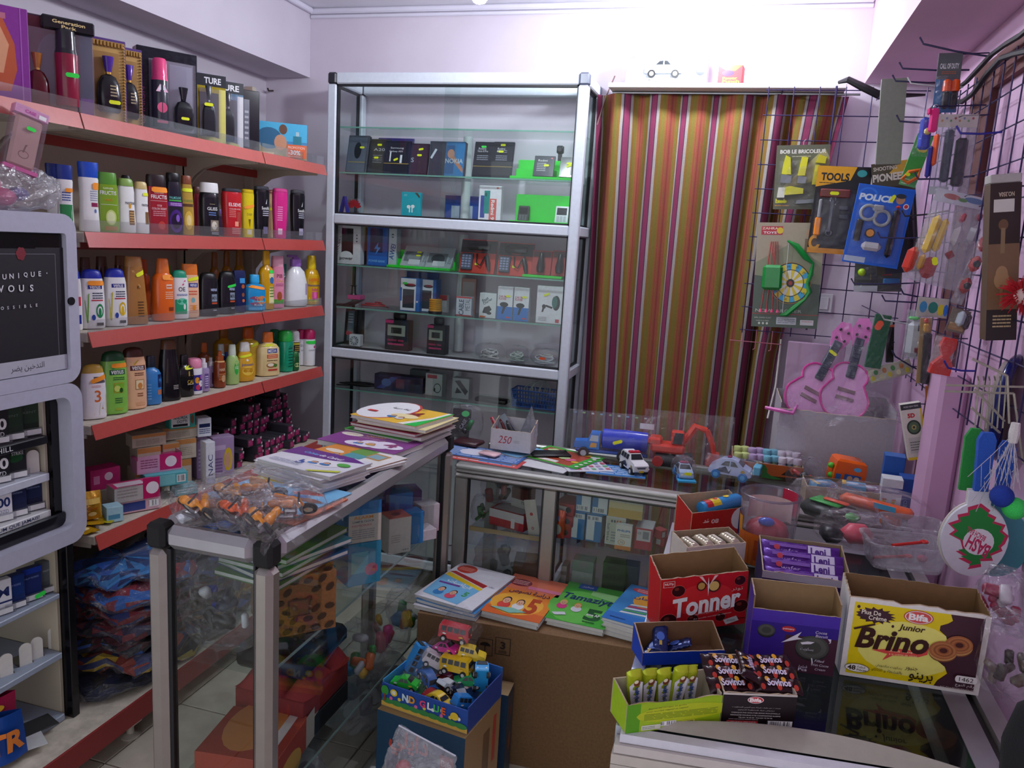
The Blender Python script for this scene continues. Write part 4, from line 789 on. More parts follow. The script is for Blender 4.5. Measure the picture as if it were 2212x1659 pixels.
t=MB().box(-.05,-.035,0,.05,.035,.003,'2a2a2c',.001).build('booklet','paper',None,0,TR((XP+.01,1.60,.1725),R(70)));tag(t,'dark closed booklet lying on the bottom of the lower case','booklet')
t=MB().box(-.05,-.04,0,.05,.04,.002,'c8c8c8',.0005).build('paper_sheet','paper',None,0,TR((XP+.045,1.53,.1725),R(60)));tag(t,'white sheet lying in front of the dark booklet','paper')
M=TR((-1.752,1.455,.1725),R(60));b=MB()
b.grid(lambda u,v:((u-.5)*(.13-.02*v),-.03*math.sin(math.pi*u)*(1-.5*v),v*.13),10,8,'2050a8');b.grid(lambda u,v:((.5-u)*(.13-.02*v),.03*math.sin(math.pi*u)*(1-.5*v),v*.13),10,8,'1c4494')
o=tag(b.build('snack_bag','foil',None,50,M),'blue snack bag with big orange lettering in the lower case','snack bag')
p=PR(lambda u,v,e:(u,-.03*math.sin(math.pi*(u/.13+.5))-.003-e,v),5);p.text('TR',.012,.06,.06,'e08030',.09,bold=.04);p.text('Z',-.02,.105,.03,'f0c030',.03,bold=.03);p.build('lettering','print',o,0)
M=TR((-1.80,1.475,.1725),R(60));b=MB();b.grid(lambda u,v:((u-.5)*.12,-.02*math.sin(math.pi*u),v*.16),8,8,'b02050');b.grid(lambda u,v:((.5-u)*.12,.02*math.sin(math.pi*u),v*.16),8,8,'982048')
o=tag(b.build('snack_bag','foil',None,50,M),'red and yellow snack bag behind the blue one','snack bag');p=PR(lambda u,v,e:(u,-.02*math.sin(math.pi*(u/.12+.5))-.003-e,v),5);p.ell(.0,.13,.03,.012,'e0b030');p.ell(.03,.1,.02,.01,'e0b030');p.build('front_print','print',o,0)
# phone case box leaning on the shelf edge, pink bag below
q=at(62,310,x=-1.755)
t=thing('phone_case_box','pink and clear phone case box leaning above the cigarette case, green price tag','box',None,TR((-1.757,at(38,365,x=-1.757).y,at(38,372,x=-1.757).z),R(72))@Matrix.Rotation(R(16),4,'Y')@Matrix.Rotation(R(-5),4,'X'))
MB().box(-.042,-.012,0,.042,.012,.165,(.95,.8,.9),.003).build('clear_box','clear',t,0)
c=MB().box(-.032,-.009,.012,.032,.006,.142,'b8aa94',.006).build('phone_case','satin',t,0)
p=PR(lambda u,v,e:(u,-.009-e,v));p.ell(0,.045,.013,.010,'7a6a5a');p.ell(0,.045,.011,.008,'b8aa94');p.poly([(-.004,.05),(.0,.07),(.006,.072),(.003,.066),(.0,.05)],'7a6a5a');p.build('swan_print','print',c,0)
MB().box(-.04,-.0118,.143,.04,.0115,.163,'e4b8d4').build('box_top_card','card',t,0);MB().box(-.04,-.0118,.002,.04,.0115,.011,'d870a8').build('box_base_card','card',t,0)
p=PR(lambda u,v,e:(u,-.0122-e,v));p.text('CASE',-.004,.152,.008,'c048a0',.026,bold=.02);p.text('FOR',-.037,.08,.006,'908090',.02,rot=R(90));p.rect(.016,.145,.034,.155,'f0f0f0');p.build('lettering','print',t,0);sticker(t,lambda u,v,e:(u,-.0123-e,v),.004,.112,.022,.009,'g')
def blob(fn,nu=26,nv=12,j=.006,col=(.97,.96,.98)):
 b=MB();b.grid(lambda u,v:tuple(Vector(fn(u,v))+Vector((rnd.uniform(-1,1),rnd.uniform(-1,1),rnd.uniform(-1,1)))*j),nu,nv,col);return b
t=thing('plastic_bag','crumpled clear bag with pink things inside, on top of the cigarette case','bag',None,TR((-1.80,1.58,1.606)))
b=blob(lambda u,v:(.07*math.sin(math.pi*v)**.5*math.cos(2*math.pi*u),.15*math.sin(math.pi*v)**.5*math.sin(2*math.pi*u)*(1+.25*math.sin(4*math.pi*u)),.06*(1-math.cos(math.pi*v))*.9),28,10,.008);b.build('film','filmfog',t,0)
b=MB()
for x,y,z,r,c in((0,-.08,.04,.035,'d87098'),(.01,.0,.03,.03,'c85080'),(.0,-.03,.06,.03,'e8a0b0'),(.01,.05,.04,.022,'5a4890'),(-.01,-.12,.03,.03,'b83058')):b.ball((x,y,z),r,c,10,6,(1,1.3,.8))
b.build('contents','satin',t,label='pink and violet wrapped things')
# ================================================================ aluminium and glass wall cabinet
cx0,cx1,cy0,cy1,cz=-1.800,-.662,3.2,3.49,2.268
cab=thing('display_cabinet','tall white aluminium cabinet with glass doors against the back wall','cabinet',loc=(0,0,0))
A_='cfd6e0';P=.040
def post(nm,x0,y0,z0,x1,y1,z1,par,col=A_,kind='satin',bv=.005):return MB().box(x0,y0,z0,x1,y1,z1,col,bv).build(nm,kind,par,30)
for x in(cx0,cx1-P):
 for y in(cy0,cy1-P):post('post',x,y,0,x+P,y+P,cz-.047,cab)
for x in(cx0-.001,cx1-P+.001):
 for y in(cy0-.001,cy1-P+.001):post('corner_cap',x,y,cz-.046,x+P,y+P,cz+.001,cab,'1c1c24' if x<-1 else '4a5064',bv=.006)
for y in(cy0,cy1-P):
 post('top_rail',cx0+P,y,cz-.046,cx1-P,y+P,cz,cab)
 if y==cy0:
  for z in(1.635,1.041,.10):post('cross_rail',cx0+P,y,z,cx1-P,y+P,z+.043,cab)
 else:
  for z in(1.04,.10):post('rear_rail',cx0+P,y,z,cx1-P,y+P,z+.035,cab,'a8aeb8')
for x in(cx0,cx1-P):
 post('top_rail',x,cy0+P,cz-.046,x+P,cy1-P,cz,cab)
 for z in(1.635,1.041,.10):post('side_rail',x,cy0+P,z,x+P,cy1-P,z+.043,cab)
SECT=[(1.678,cz-.046),(1.084,1.635),(.143,1.041)]
for z0,z1 in SECT:
 b=MB();g=.007;a,c=cx0+P,cx1-P;y=cy0+.008
 for q in((a,z0,c,z0+g),(a,z1-g,c,z1),(a,z0,a+g*.8,z1),(c-g*.8,z0,c,z1)):b.box(q[0],y,q[1],q[2],y+.024,q[3],'16161c')
 b.build('black_seal','rubber',cab,0)
 for x in(cx0,cx1-P):
  b=MB();yy,zz=(cy0+P,cy1-P),(z0,z1)
  for q in((yy[0],z0,yy[1],z0+g),(yy[0],z1-g,yy[1],z1),(yy[0],z0,yy[0]+g,z1),(yy[1]-g,z0,yy[1],z1)):b.box(x+.012,q[0],q[1],x+.026,q[2],q[3],'16161c')
  b.build('black_seal','rubber',cab,0)
  MB().box(x+.017,cy0+P+.004,z0+.004,x+.021,cy1-P-.004,z1-.004,(.95,.98,.97)).build('side_glass','glass',cab,0)
 MB().box(a+.004,cy0+.012,z0+.005,-1.20,cy0+.016,z1-.005,(.94,.97,.96)).build('sliding_glass','glass',cab,0)
 MB().box(-1.27,cy0+.022,z0+.005,c-.004,cy0+.026,z1-.005,(.94,.97,.96)).build('sliding_glass','glass',cab,0)
GZ=[2.05,1.858,1.457,1.268,.893]
for z in GZ:
 s=MB().box(cx0+.03,cy0+.031,z-.005,cx1-.03,cy1-.012,z,(.90,.95,.93)).build('glass_shelf','glass',cab,0)
 MB().box(cx0+.03,cy0+.0305,z-.0055,cx1-.03,cy0+.0335,z+.0005,'6fa393').build('green_edge','satin',s,0)
for z0,z1 in((1.679,1.078),(.15,.14)):pass
for z0,z1 in((1.864,2.044),(1.690,1.852),(1.463,1.62),(1.274,1.451),(1.09,1.262),(.899,1.035),(.15,.887)):
 MB().tube([(-1.232,3.43,z0),(-1.232,3.43,z1)],.021,16,'d4dadc').build('shelf_prop','satin',cab,50)
for z in(1.679,1.085,.145):MB().box(cx0+.03,cy0+.031,z-.008,cx1-.03,cy1-.012,z-.001,'b4b0b4').build('shelf_board','satin',cab,0)
ZA,ZBm,ZCm,ZD,ZE,ZF=1.8585,1.6795,1.4575,1.2685,1.0855,.8935
def cbox(label,pl,pr,top,y,zb,d,col,fr=None,rz=0,tilt=0,name='boxed_gadget',cat='box',kind='card',rt=None,lf=None,tp=None):
 m=(pl+pr)/2;p=Vector((0,0,0));lo,hi=0,1659
 for _ in range(30):
  q=(lo+hi)/2
  if at(m,q,y=y).z>zb:lo=q
  else:hi=q
 M,w,h=place(pl,pr,top,lo,rz,y=y,zb=zb)
 M=M@Matrix.Rotation(-tilt,4,'X')
 o=carton(name,label,cat,w,d,h/max(.8,math.cos(tilt)),col,M@Matrix.Translation((0,d/2,0)),None,(lambda p:fr(p,w,h))if fr else None,(lambda p:rt(p,d,h))if rt else None,(lambda p:lf(p,d,h))if lf else None,(lambda p:tp(p,w,d))if tp else None,kind)
 return o,w,h
def stk(o,w,h,d,u,v,c='y',rot=0,sw=.022,sh=.009):sticker(o,lambda a,b,e:(-w/2+a,-d/2-e,b),u*w,v*h,sw,sh,c,rot)
def phone(p,w,h,x0,z0,x1,z1,c='1b1c22',lab=None):
 p.rect(x0*w,z0*h,x1*w,z1*h,c)
 if lab:p.text(lab,(x0+x1)/2*w,(z0+.70*(z1-z0))*h,.012,'c8c8d0',(x1-x0)*.6*w);p.lines((x0+.2*(x1-x0))*w,(z0+.25*(z1-z0))*h,(x0+.7*(x1-x0))*w,(z0+.55*(z1-z0))*h,4,'6a6c78')
# -- phones on the upper glass shelf
TL=R(12);YP=3.30
o,w,h=cbox('clear pack with a black phone case, first on the upper glass shelf',745,789,290,YP,ZA,.02,'4a4e58',lambda p,w,h:(p.rect(.05*w,.05*h,.9*w,.97*h,'5c6270'),p.ell(.5*w,.62*h,.17*w,.22*h,'101014'),p.rect(.1*w,.3*h,.9*w,.32*h,'a08a40')),0,TL,kind='gloss');stk(o,w,h,.02,.7,.70)
o,w,h=cbox('black phone dummy with two yellow tags on a violet backing card',792,834,298,YP,ZA,.012,'24262e',lambda p,w,h:phone(p,w,h,.03,.1,.97,.98,'2c2e38','A20'),0,TL,kind='gloss');stk(o,w,h,.012,.5,.85);stk(o,w,h,.012,.4,.48)
cbox('violet picture card standing behind the phone dummies',808,884,296,3.36,ZA,.008,'3a2c80',lambda p,w,h:(p.ell(.3*w,.5*h,.25*w,.3*h,'5a4ca8'),p.ell(.75*w,.4*h,.2*w,.3*h,'28206c')),0,TL)
o,w,h=cbox('dark blue phone dummy with glossy cover and a slanted yellow tag',826,882,302,YP-.01,ZA,.012,'1a1c34',lambda p,w,h:(phone(p,w,h,.06,.08,.94,.98,'191a2c'),p.text('Samsung',.45*w,.80*h,.010,'d8d8e0',.5*w),p.text('Galaxy A01',.42*w,.70*h,.010,'d8d8e0',.5*w),p.rect(.2*w,.4*h,.25*w,.7*h,'e8e8f0'),p.rect(.6*w,.36*h,.68*w,.6*h,'e8e8f0'),p.rect(.0*w,.33*h,.95*w,.35*h,'b09040')),0,TL,kind='gloss');stk(o,w,h,.012,.45,.46,rot=.4)
o,w,h=cbox('plum phone dummy with two yellow tags',878,920,308,YP,ZA,.012,'3c2434',lambda p,w,h:(phone(p,w,h,.04,.1,.96,.98,'40283a'),p.text('S',-.0*w+.02,.5*h,.02,'c8d0e0',.012)),0,TL,kind='gloss');stk(o,w,h,.012,.6,.84,rot=.2);stk(o,w,h,.012,.55,.65)
o,w,h=cbox('phone box with a blue picture of a hand holding a phone',923,999,304,YP,ZA,.03,'4a5060',lambda p,w,h:(p.rect(.45*w,0,w,h,'3478b0'),phone(p,w,h,.03,.04,.47,.98,'3a3c48'),p.rect(.48*w,.1*h,.72*w,.9*h,'2a5c90'),p.ell(.62*w,.66*h,.1*w,.13*h,'c08870'),p.poly([(.6*w,.55*h),(.7*w,.62*h),(.98*w,.25*h),(.98*w,.12*h)],'b87c60'),p.text('NOKIA',.72*w,.46*h,.020,'b8c0c8',.5*w,bold=.02),p.rect(.1*w,.5*h,.16*w,.8*h,'c8d0d8',rot=-.5)),0,TL*.6)
for lab,pl,pr,t,st_ in(('dark phone dummy with a green price tag on the upper glass shelf',1018,1062,('Redmi','Note 8 Pro'),[('g',.45,.88)]),('dark phone dummy with two yellow tags beside the one with the green tag',1059,1103,('Redmi','8C'),[('y',.45,.93),('y',.38,.75)])):
 o,w,h=cbox(lab,pl,pr,304,YP,ZA,.012,'20222e',lambda p,w,h:(phone(p,w,h,.03,.1,.97,.98,'22242e'),p.text(t[0],.38*w,.83*h,.009,'d0d0d8',.36*w),p.text(t[1],.42*w,.76*h,.009,'d0d0d8',.5*w),p.lines(.15*w,.5*h,.7*w,.66*h,3,'8a8c98'),p.rect(0,.33*h,w,.345*h,'a08840')),0,TL,kind='gloss')
 for c,u,v in st_:stk(o,w,h,.012,u,v,c)
def stand(label,pl,pr,y,zb,steps,col='22d234'):
 a,c=at(pl,390,y=y).x,at(pr,390,y=y).x;t=thing('display_stand',label,'display stand',loc=((a+c)/2,y,zb));hw=(c-a)/2
 for i,(y0,y1,z1)in enumerate(steps):MB().box(-hw+.012*(i>0),y0,.0005,hw,y1,z1,col,.002).build('step','satin',t,0)
 return t
stand('bright green stepped stand on the upper glass shelf',1100,1244,3.25,ZA,[(0,.05,.012),(.0505,.08,.045),(.0805,.10,.085)])
o,w,h=cbox('grey phone dummy with a yellow tag leaning on the green stand',1150,1194,335,3.25,ZA+.0135,.010,'3c3e48',lambda p,w,h:(p.text('Redmi',.42*w,.8*h,.009,'e0e0e0',.45*w),p.lines(.15*w,.25*h,.6*w,.7*h,5,'9a9ca4'),p.ell(.85*w,.92*h,.05*w,.03*h,'e05050')),0,R(16),kind='gloss');stk(o,w,h,.01,.62,.55)
o,w,h=cbox('black phone dummy with two crossed yellow tags on the green stand',1206,1246,338,3.25,ZA+.0135,.010,'24262c',lambda p,w,h:p.rect(.6*w,.1*h,.95*w,.95*h,'16161a'),0,R(16),kind='gloss');stk(o,w,h,.01,.5,.70);stk(o,w,h,.01,.5,.58,rot=.4)
q=at(1208,354,y=3.34);t=thing('webcam','small black camera on a clip at the top of the green stand','camera',loc=(q.x,3.345,ZA+.0855))
MB().box(-.014,-.012,.03,.014,.012,.062,'1c1c22',.004).build('camera_body','satin',t,50);MB().disc((0,-.014,.047),.009,.006,(0,1,0),'38383e').build('lens','gloss',t);MB().box(-.008,-.006,0,.008,.006,.03,'18181c',.002).build('clip_foot','satin',t,0)
# -- floor of the upper part
q=at(744,455,y=3.34);t=thing('letter_stand','blue A-shaped stand in the corner of the cabinet','stand',loc=(q.x,3.34,ZBm));b=MB()
b.prism([(-.025,0),(-.013,0),(.004,.08),(-.004,.08)],-.01,.01,'2438a0');b.prism([(.014,0),(.026,0),(.004,.08),(-.002,.074)],-.01,.01,'2438a0');b.build('legs','satin',t,0)
q=at(765,449,y=3.40);t=thing('brand_sign','small sign with a red petal emblem standing in the cabinet corner','sign',loc=(q.x,3.40,ZBm))
MB().box(-.035,0,0,.035,.003,.075,(.92,.93,.95),.001).build('clear_plate','clear',t,0)
p=PR(lambda u,v,e:(u,-e,v))
for k in range(8):
 a=R(8+164*k/7);p.ell(.020*math.cos(a),.036+.020*math.sin(a),.016,.0065,'d03038',rot=a)
p.text('HUAWEI',0,.012,.010,'404048',.05);p.build('emblem','print',t,0)
o,w,h=cbox('turquoise earphone box with white earbuds',866,906,415,3.29,ZBm,.025,'18a8b8',lambda p,w,h:(p.text('i11',.22*w,.88*h,.009,'e8f4f4',.012),p.ell(.40*w,.42*h,.1*w,.07*h,'f4f6f6'),p.ell(.62*w,.44*h,.1*w,.07*h,'f4f6f6'),p.rect(.42*w,.2*h,.48*w,.42*h,'f4f6f6'),p.rect(.56*w,.2*h,.62*w,.42*h,'f4f6f6'),p.poly([(.7*w,.98*h),(.85*w,.98*h),(.98*w,.84*h),(.98*w,.76*h)],'5a4a3c')))
cbox('blue charger pack standing behind the shelf prop',960,1030,423,3.455,ZBm,.02,'2450b0',lambda p,w,h:(p.rect(.2*w,.1*h,.45*w,.6*h,'b8c4d8'),p.rect(.6*w,.1*h,.85*w,.62*h,'c8d0e0'),p.rect(0,.84*h,w,h,'1c3c90')))
o,w,h=cbox('white phone box with green, blue and red phones pictured',1032,1080,401,3.28,ZBm,.03,'e8e8ee',lambda p,w,h:(p.rect(.08*w,.1*h,.28*w,.72*h,'3a4c9c'),p.rect(.24*w,.22*h,.50*w,.86*h,'1c9088'),p.rect(.28*w,.7*h,.36*w,.8*h,'106058'),p.rect(.48*w,.03*h,.80*w,.64*h,'d85850'),p.text('Redmi 9',.64*w,.33*h,.016,'f0f0f0',.55*h,rot=R(-90),bold=.02),p.ell(.82*w,.94*h,.05*w,.025*h,'e05038')))
stand('bright green L-shaped stand with two small phones',1104,1240,3.24,ZBm,[(0,.05,.010),(.0505,.058,.12)])
for lab,pl,pr,top,c,kp,sc in(('black button phone on the green stand',1117,1140,444,'1c1e22','5a6068','101216'),('white button phone with dark screen on the green stand',1197,1225,445,'dfe6ea','b0b8c0','1c2028')):
 o,w,h=cbox(lab,pl,pr,top,3.26,ZBm+.0105,.010,c,None,0,R(14),name='button_phone',cat='phone',kind='satin',)
 MB().box(-w*.38,-.0062,h*.48,w*.38,-.0052,h*.92,sc,.0003).build('screen','gloss',o,0)
 for i in range(3):
  for j in range(4):MB().box(-w*.36+i*w*.26,-.0062,h*(.06+j*.09),-w*.36+i*w*.26+w*.2,-.0052,h*(.06+j*.09)+h*.06,kp).build('key','satin',o,0)
# -- middle part, first glass shelf
def powerbank(p,w,h,bg,ink,t):
 p.rect(.28*w,.25*h,.72*w,.93*h,'131318')
 for k in range(7):p.poly([(.02*w+.03*w*k,(.15+.09*k)*h),(.06*w+.03*w*k,(.15+.09*k)*h),(.20*w+.01*w*k,(.30+.07*k)*h)],ink)
 p.ell(.47*w,.22*h,.24*w,.12*h,bg);p.text(t,.47*w,.13*h,.014,'26262c',.5*w,bold=.02)
 for k in range(3):p.ell(.86*w,(.60+.08*k)*h,.035*w,.02*h,'606068')
o,w,h=cbox('white power bank pack with a black bank and curly dark pattern',722,777,487,3.28,ZCm,.04,'dcdce0',lambda p,w,h:powerbank(p,w,h,'e8e8ea','30303a','power'))
cbox('narrow dark box with white lettering beside the white power bank pack',762,783,541,3.33,ZCm,.03,'24262c',lambda p,w,h:p.lines(.1*w,.1*h,.9*w,.8*h,5,'a0a0a8'))
cbox('narrow salmon box behind the white power bank pack',768,788,490,3.40,ZCm,.02,'b8604c')
o,w,h=cbox('blue power bank pack with a lightning sign',792,836,491,3.30,ZCm,.045,'2458a8',lambda p,w,h:(p.rect(.15*w,.35*h,.75*w,.97*h,'1c3058'),p.rect(.02*w,.02*h,.98*w,.26*h,'2c6cc8'),p.poly([(.55*w,.62*h),(.35*w,.44*h),(.5*w,.45*h),(.42*w,.3*h),(.66*w,.48*h),(.52*w,.49*h)],'50a0f0'),p.text('POWER BANK',.5*w,.13*h,.010,'80c0f0',.8*w,bold=.02)))
cbox('white and blue spine of an upright pack beside the blue power bank',838,855,494,3.30,ZCm,.045,'c0ccd8',lambda p,w,h:(p.text('AWEI',.5*w,.4*h,.6*w,'2c5c9c',.4*h,rot=R(80),bold=.02),p.ell(.5*w,.85*h,.15*w,.02*h,'50606c'),p.ell(.5*w,.78*h,.15*w,.02*h,'50606c')))
stand('bright green sloping stand under two grey cable packs',840,980,3.25,ZCm,[(0,.06,.012),(.0605,.10,.04),(.1005,.12,.08)])
for lab,pl,pr,top,n in(('grey cable pack with two yellow tags on the green stand',863,917,530,2),('grey cable pack with a dark oval, beside the one with the tags',914,972,534,0)):
 o,w,h=cbox(lab,pl,pr,top,3.27,ZCm+.0125,.02,'a8b0b4',lambda p,w,h:(p.rect(.08*w,.28*h,.78*w,.88*h,'70787c'),p.ell(.45*w,.55*h,.25*w,.28*h,'3a4044' if not n else '8a9296'),p.text('ZYNC',.9*w,.5*h,.1*w,'485860',.5*h,rot=R(90)),p.rect(.3*w,.1*h,.75*w,.4*h,'d0d4d8')),0,R(38))
 for k in range(n):stk(o,w,h,.02,.62,.84-.2*k)
def fmkit(lab,pl,pr,top,y):
 m=(pl+pr)/2;o,w,h=cbox(lab,pl,pr,top,y,ZCm,.012,'c83c2c',lambda p,w,h:(p.rect(0,.62*h,w,h,'2a2628'),p.ell(.5*w,.75*h,.2*w,.1*h,'a03030')),0,R(14),name='car_radio_kit',cat='gadget pack')
 c=MB().box(-.44*w,-.020,.08*h,-.12*w,-.0065,.58*h,'505a68',.003).build('remote_control','satin',o,0)
 for i in range(3):
  for j in range(5):MB().box((-.41+.09*i)*w,-.022,(.15+.08*j)*h,(-.41+.09*i+.065)*w,-.0205,(.15+.08*j+.05)*h,'9098b8').build('key','satin',c,0)
 MB().tube([(-.02*w,-.014,.58*h),(.0,-.018,.3*h),(.12*w,-.02,.22*h),(.2*w,-.02,.45*h),(.3*w,-.018,.6*h)],.003,6,'18181c').build('cable','rubber',o)
 MB().tube([(.26*w,-.016,.52*h),(.33*w,-.018,.3*h),(.38*w,-.016,.08*h)],[.010,.011,.006],10,'1c1c20').build('car_plug','satin',o)
 MB().box(-.30*w,-.028,.68*h,.34*w,-.0065,.92*h,'1a181a',.006).build('transmitter','gloss',o,50)
 sticker(o,lambda a,b,e:(a,-.0065-e,b),-.02*w,.28*h,.014,.012,'y')
fmkit('red car radio kit card with remote control and cable, nearer the shelf prop',990,1066,517,3.29);fmkit('red car radio kit card with remote control and cable, nearer the cabinet post',1072,1146,524,3.285)
stand('low bright green stand under the two red blister packs',1140,1228,3.25,ZCm,[(0,.07,.012)])
for lab,pl,pr,top in(('red blister pack with a dark gadget on the low green stand',1146,1188,541),('red blister pack with a dark gadget at the end of the shelf',1189,1226,541)):
 o,w,h=cbox(lab,pl,pr,top,3.27,ZCm+.0125,.012,'a8302c',lambda p,w,h:p.rect(.05*w,.75*h,.95*w,.97*h,'501c1c'),0,R(12));MB().lathe([(.014,.01),(.018,.03),(.012,.07),(.008,.09)],12,'1c1c20',c=(0,-.018,0)).build('gadget','gloss',o)
# -- middle part, second glass shelf
q=at(755,650,y=3.29);t=thing('phone_mount','black tray with a pink phone mount box on it','phone mount',loc=(q.x,3.29,ZD));MB().prism([(-.08,0),(.0,0),(.055,.03),(.04,.032),(-.02,.006),(-.08,.004)],-.03,.05,'18181c').build('tray','satin',t,0);MB().box(.0,-.025,.0325,.062,.03,.052,'c02c78',.002).build('pink_box','card',t,0);MB().lathe([(.016,.0525),(.011,.06),(.010,.09),(.018,.095)],14,'2c2c34',c=(.02,0,0)).build('mount','gloss',t)
q=at(806,662,y=3.27);t=thing('bagged_cable','red cable flat in a clear bag on the second glass shelf','bagged cable',loc=(q.x,3.28,ZD));MB().tube([(.07*math.cos(k*.5)*(1-.02*k),.03*math.sin(k*.5),.008+.0006*k)for k in range(30)],.003,5,'a02c34').build('cable','rubber',t);blob(lambda u,v:((u-.5)*.17,(v-.5)*.08,.022*math.sin(math.pi*u)*math.sin(math.pi*v)+.001),14,8,.0015).build('plastic_bag','film',t,0)
for lab,pl,pr,top,y,g in(('blue phone holder box with a green price tag',863,905,600,3.28,1),('blue phone holder box behind the amber beacon',906,940,603,3.31,0)):
 o,w,h=cbox(lab,pl,pr,top,y,ZD,.06,'2064b0',lambda p,w,h:(p.rect(.03*w,.02*h,.80*w,.98*h,'d8dee4'),p.ell(.5*w,.78*h,.3*w,.05*h,'3a2c30'),p.ell(.55*w,.8*h,.2*w,.03*h,'a03040'),p.rect(.14*w,.1*h,.72*w,.66*h,'26323c'),p.rect(.0*w,.3*h,.1*w,.7*h,'2064b0'),p.ell(.88*w,.3*h,.05*w,.03*h,'d0d8e0')))
 if g:stk(o,w,h,.06,.25,.83,'g')
cbox('tall blue backing card behind the phone holder boxes',876,944,588,3.40,ZD,.01,'1c4c94')
q=at(940,676,y=3.27);t=thing('beacon_lamp','amber ribbed beacon with a black base','beacon',loc=(q.x,3.27,ZD));MB().lathe([(.030,0),(.031,.012)],20,'18161a').build('base','satin',t);b=MB();b.lathe([(.029,.0125)]+[(.029-.0015*(i%2),.016+.0045*i)for i in range(11)]+[(.027,.066)],20,'c88a24');b.build('amber_lens','gloss',t,20)
cbox('red and white box behind the amber beacon',938,964,637,3.36,ZD,.03,'d8d0d0',lambda p,w,h:p.rect(0,.7*h,w,h,'c03030'))
o,w,h=cbox('white and grey metal cable box next to the shelf prop',984,1017,641,3.28,ZD,.03,'c4ccd4',lambda p,w,h:(p.text('METAL',.75*w,.6*h,.3*w,'5c6874',.6*h,rot=R(90)),p.text('CABLE',.35*w,.45*h,.32*w,'48586c',.8*h,rot=R(90),bold=.02),p.rect(0,0,w,.06*h,'a03c3c'),p.rect(.0,.93*h,w,h,'c84040')))
cbox('clear cable pack with a red edge behind the metal cable box',994,1025,601,3.38,ZD,.015,'b08880',lambda p,w,h:p.rect(.1*w,.1*h,.9*w,.9*h,'a8a0a0'))
o,w,h=cbox('small white charger box with a slanted title',1034,1070,633,3.28,ZD,.04,'d4dcdc',lambda p,w,h:(p.text('Fast',.35*w,.74*h,.014,'38505c',.4*w,rot=.6,bold=.02),p.text('Charger',.5*w,.66*h,.014,'38505c',.6*w,rot=.6,bold=.02),p.poly([(.2*w,.2*h),(.3*w,.42*h),(.6*w,.5*h),(.75*w,.35*h),(.5*w,.18*h)],'16181c'),p.ell(.6*w,.2*h,.15*w,.06*h,'16181c'),p.rect(.05*w,.02*h,.4*w,.08*h,'c8602c')))
for lab,pl,pr,top in(('white and blue car player box, nearer the shelf prop',1072,1105,619),('white and blue car player box, nearer the big white mount box',1107,1140,621)):
 o,w,h=cbox(lab,pl,pr,top,3.27,ZD,.035,'dfe3e6',lambda p,w,h:(p.rect(0,0,w,.40*h,'2470c0'),p.text('CAR FM',.34*w,.70*h,.009,'c05060',.5*w,bold=.02),p.text('PLAYER',.34*w,.63*h,.009,'c05060',.5*w,bold=.02),p.ell(.45*w,.46*h,.28*w,.075*h,'14161a'),p.poly([(.3*w,.18*h),(.42*w,.18*h),(.6*w,.45*h),(.42*w,.45*h)],'14161a'),p.rect(.6*w,.06*h,.9*w,.1*h,'c04050')));stk(o,w,h,.035,.7,.72,sw=.02)
o,w,h=cbox('large white box picturing a black car phone mount',1156,1215,618,3.27,ZD,.05,'e4e4e8',lambda p,w,h:(p.ell(.72*w,.56*h,.14*w,.2*h,'181a1e'),p.ell(.66*w,.58*h,.1*w,.16*h,'2a6c60'),p.poly([(.3*w,.46*h),(.36*w,.5*h),(.6*w,.45*h),(.58*w,.4*h)],'202226'),p.ell(.28*w,.45*h,.07*w,.06*h,'181a1e'),p.poly([(.2*w,.3*h),(.26*w,.3*h),(.32*w,.44*h),(.24*w,.44*h)],'202226'),p.rect(.72*w,.04*h,.86*w,.13*h,'c04048'),p.lines(.1*w,.06*h,.4*w,.18*h,3,'a0a0a8')));stk(o,w,h,.05,.36,.77,rot=.4,sw=.026)
# -- floor of the middle part
cbox('black and white strap pack numbered 86 in the cabinet corner',742,766,668,3.33,ZE,.02,'1a1c20',lambda p,w,h:(p.rect(.25*w,.1*h,.8*w,.96*h,'5a6c78'),p.text('86',.45*w,.32*h,.02,'c03848',.6*w,bold=.03),p.lines(.3*w,.6*h,.7*w,.9*h,4,'b0b8c0')),0,R(6))
cbox('tall narrow black box beside the strap pack',766,780,670,3.36,ZE,.03,'222328')
q=at(767,748,y=3.28);t=thing('desk_fan','small white square fan on the middle cabinet floor','fan',loc=(q.x,3.29,ZE+.001));MB().box(-.027,-.02,0,.027,.02,.054,'c8ced2',.003).build('housing','satin',t,0);MB().disc((0,-.0205,.027),.021,.002,(0,1,0),'6c7880').build('opening','satin',t)
for k in range(5):MB().box(-.0012,-.0235,-.02,.0012,-.0218,.02,'d8dee2').build('grille_bar','satin',t,0,M=TR((q.x,3.29,ZE+.028))@Matrix.Rotation(R(20+36*k),4,'Y'))
for lab,pl,pr,top in(('black and pink watch box on the middle cabinet floor, nearer the small fan',831,881,692),('black and pink watch box next to the shelf prop',921,960,703)):
 o,w,h=cbox(lab,pl,pr,top,3.29,ZE,.05,'1c1a20',lambda p,w,h:(p.rect(.1*w,.48*h,.85*w,.84*h,'98a090'),p.rect(.25*w,.56*h,.7*w,.76*h,'282c28'),p.rect(.1*w,.30*h,.5*w,.36*h,'9c2c54'),p.rect(.56*w,.30*h,.8*w,.36*h,'9c2c54'),p.rect(.12*w,.17*h,.8*w,.23*h,'b83868'),p.rect(0,.9*h,.35*w,h,'c03070')));MB().box(-.25*w,-.01,h+.0005,.3*w,.01,h+.035,'17171b',.006).build('hang_tab','satin',o,50)
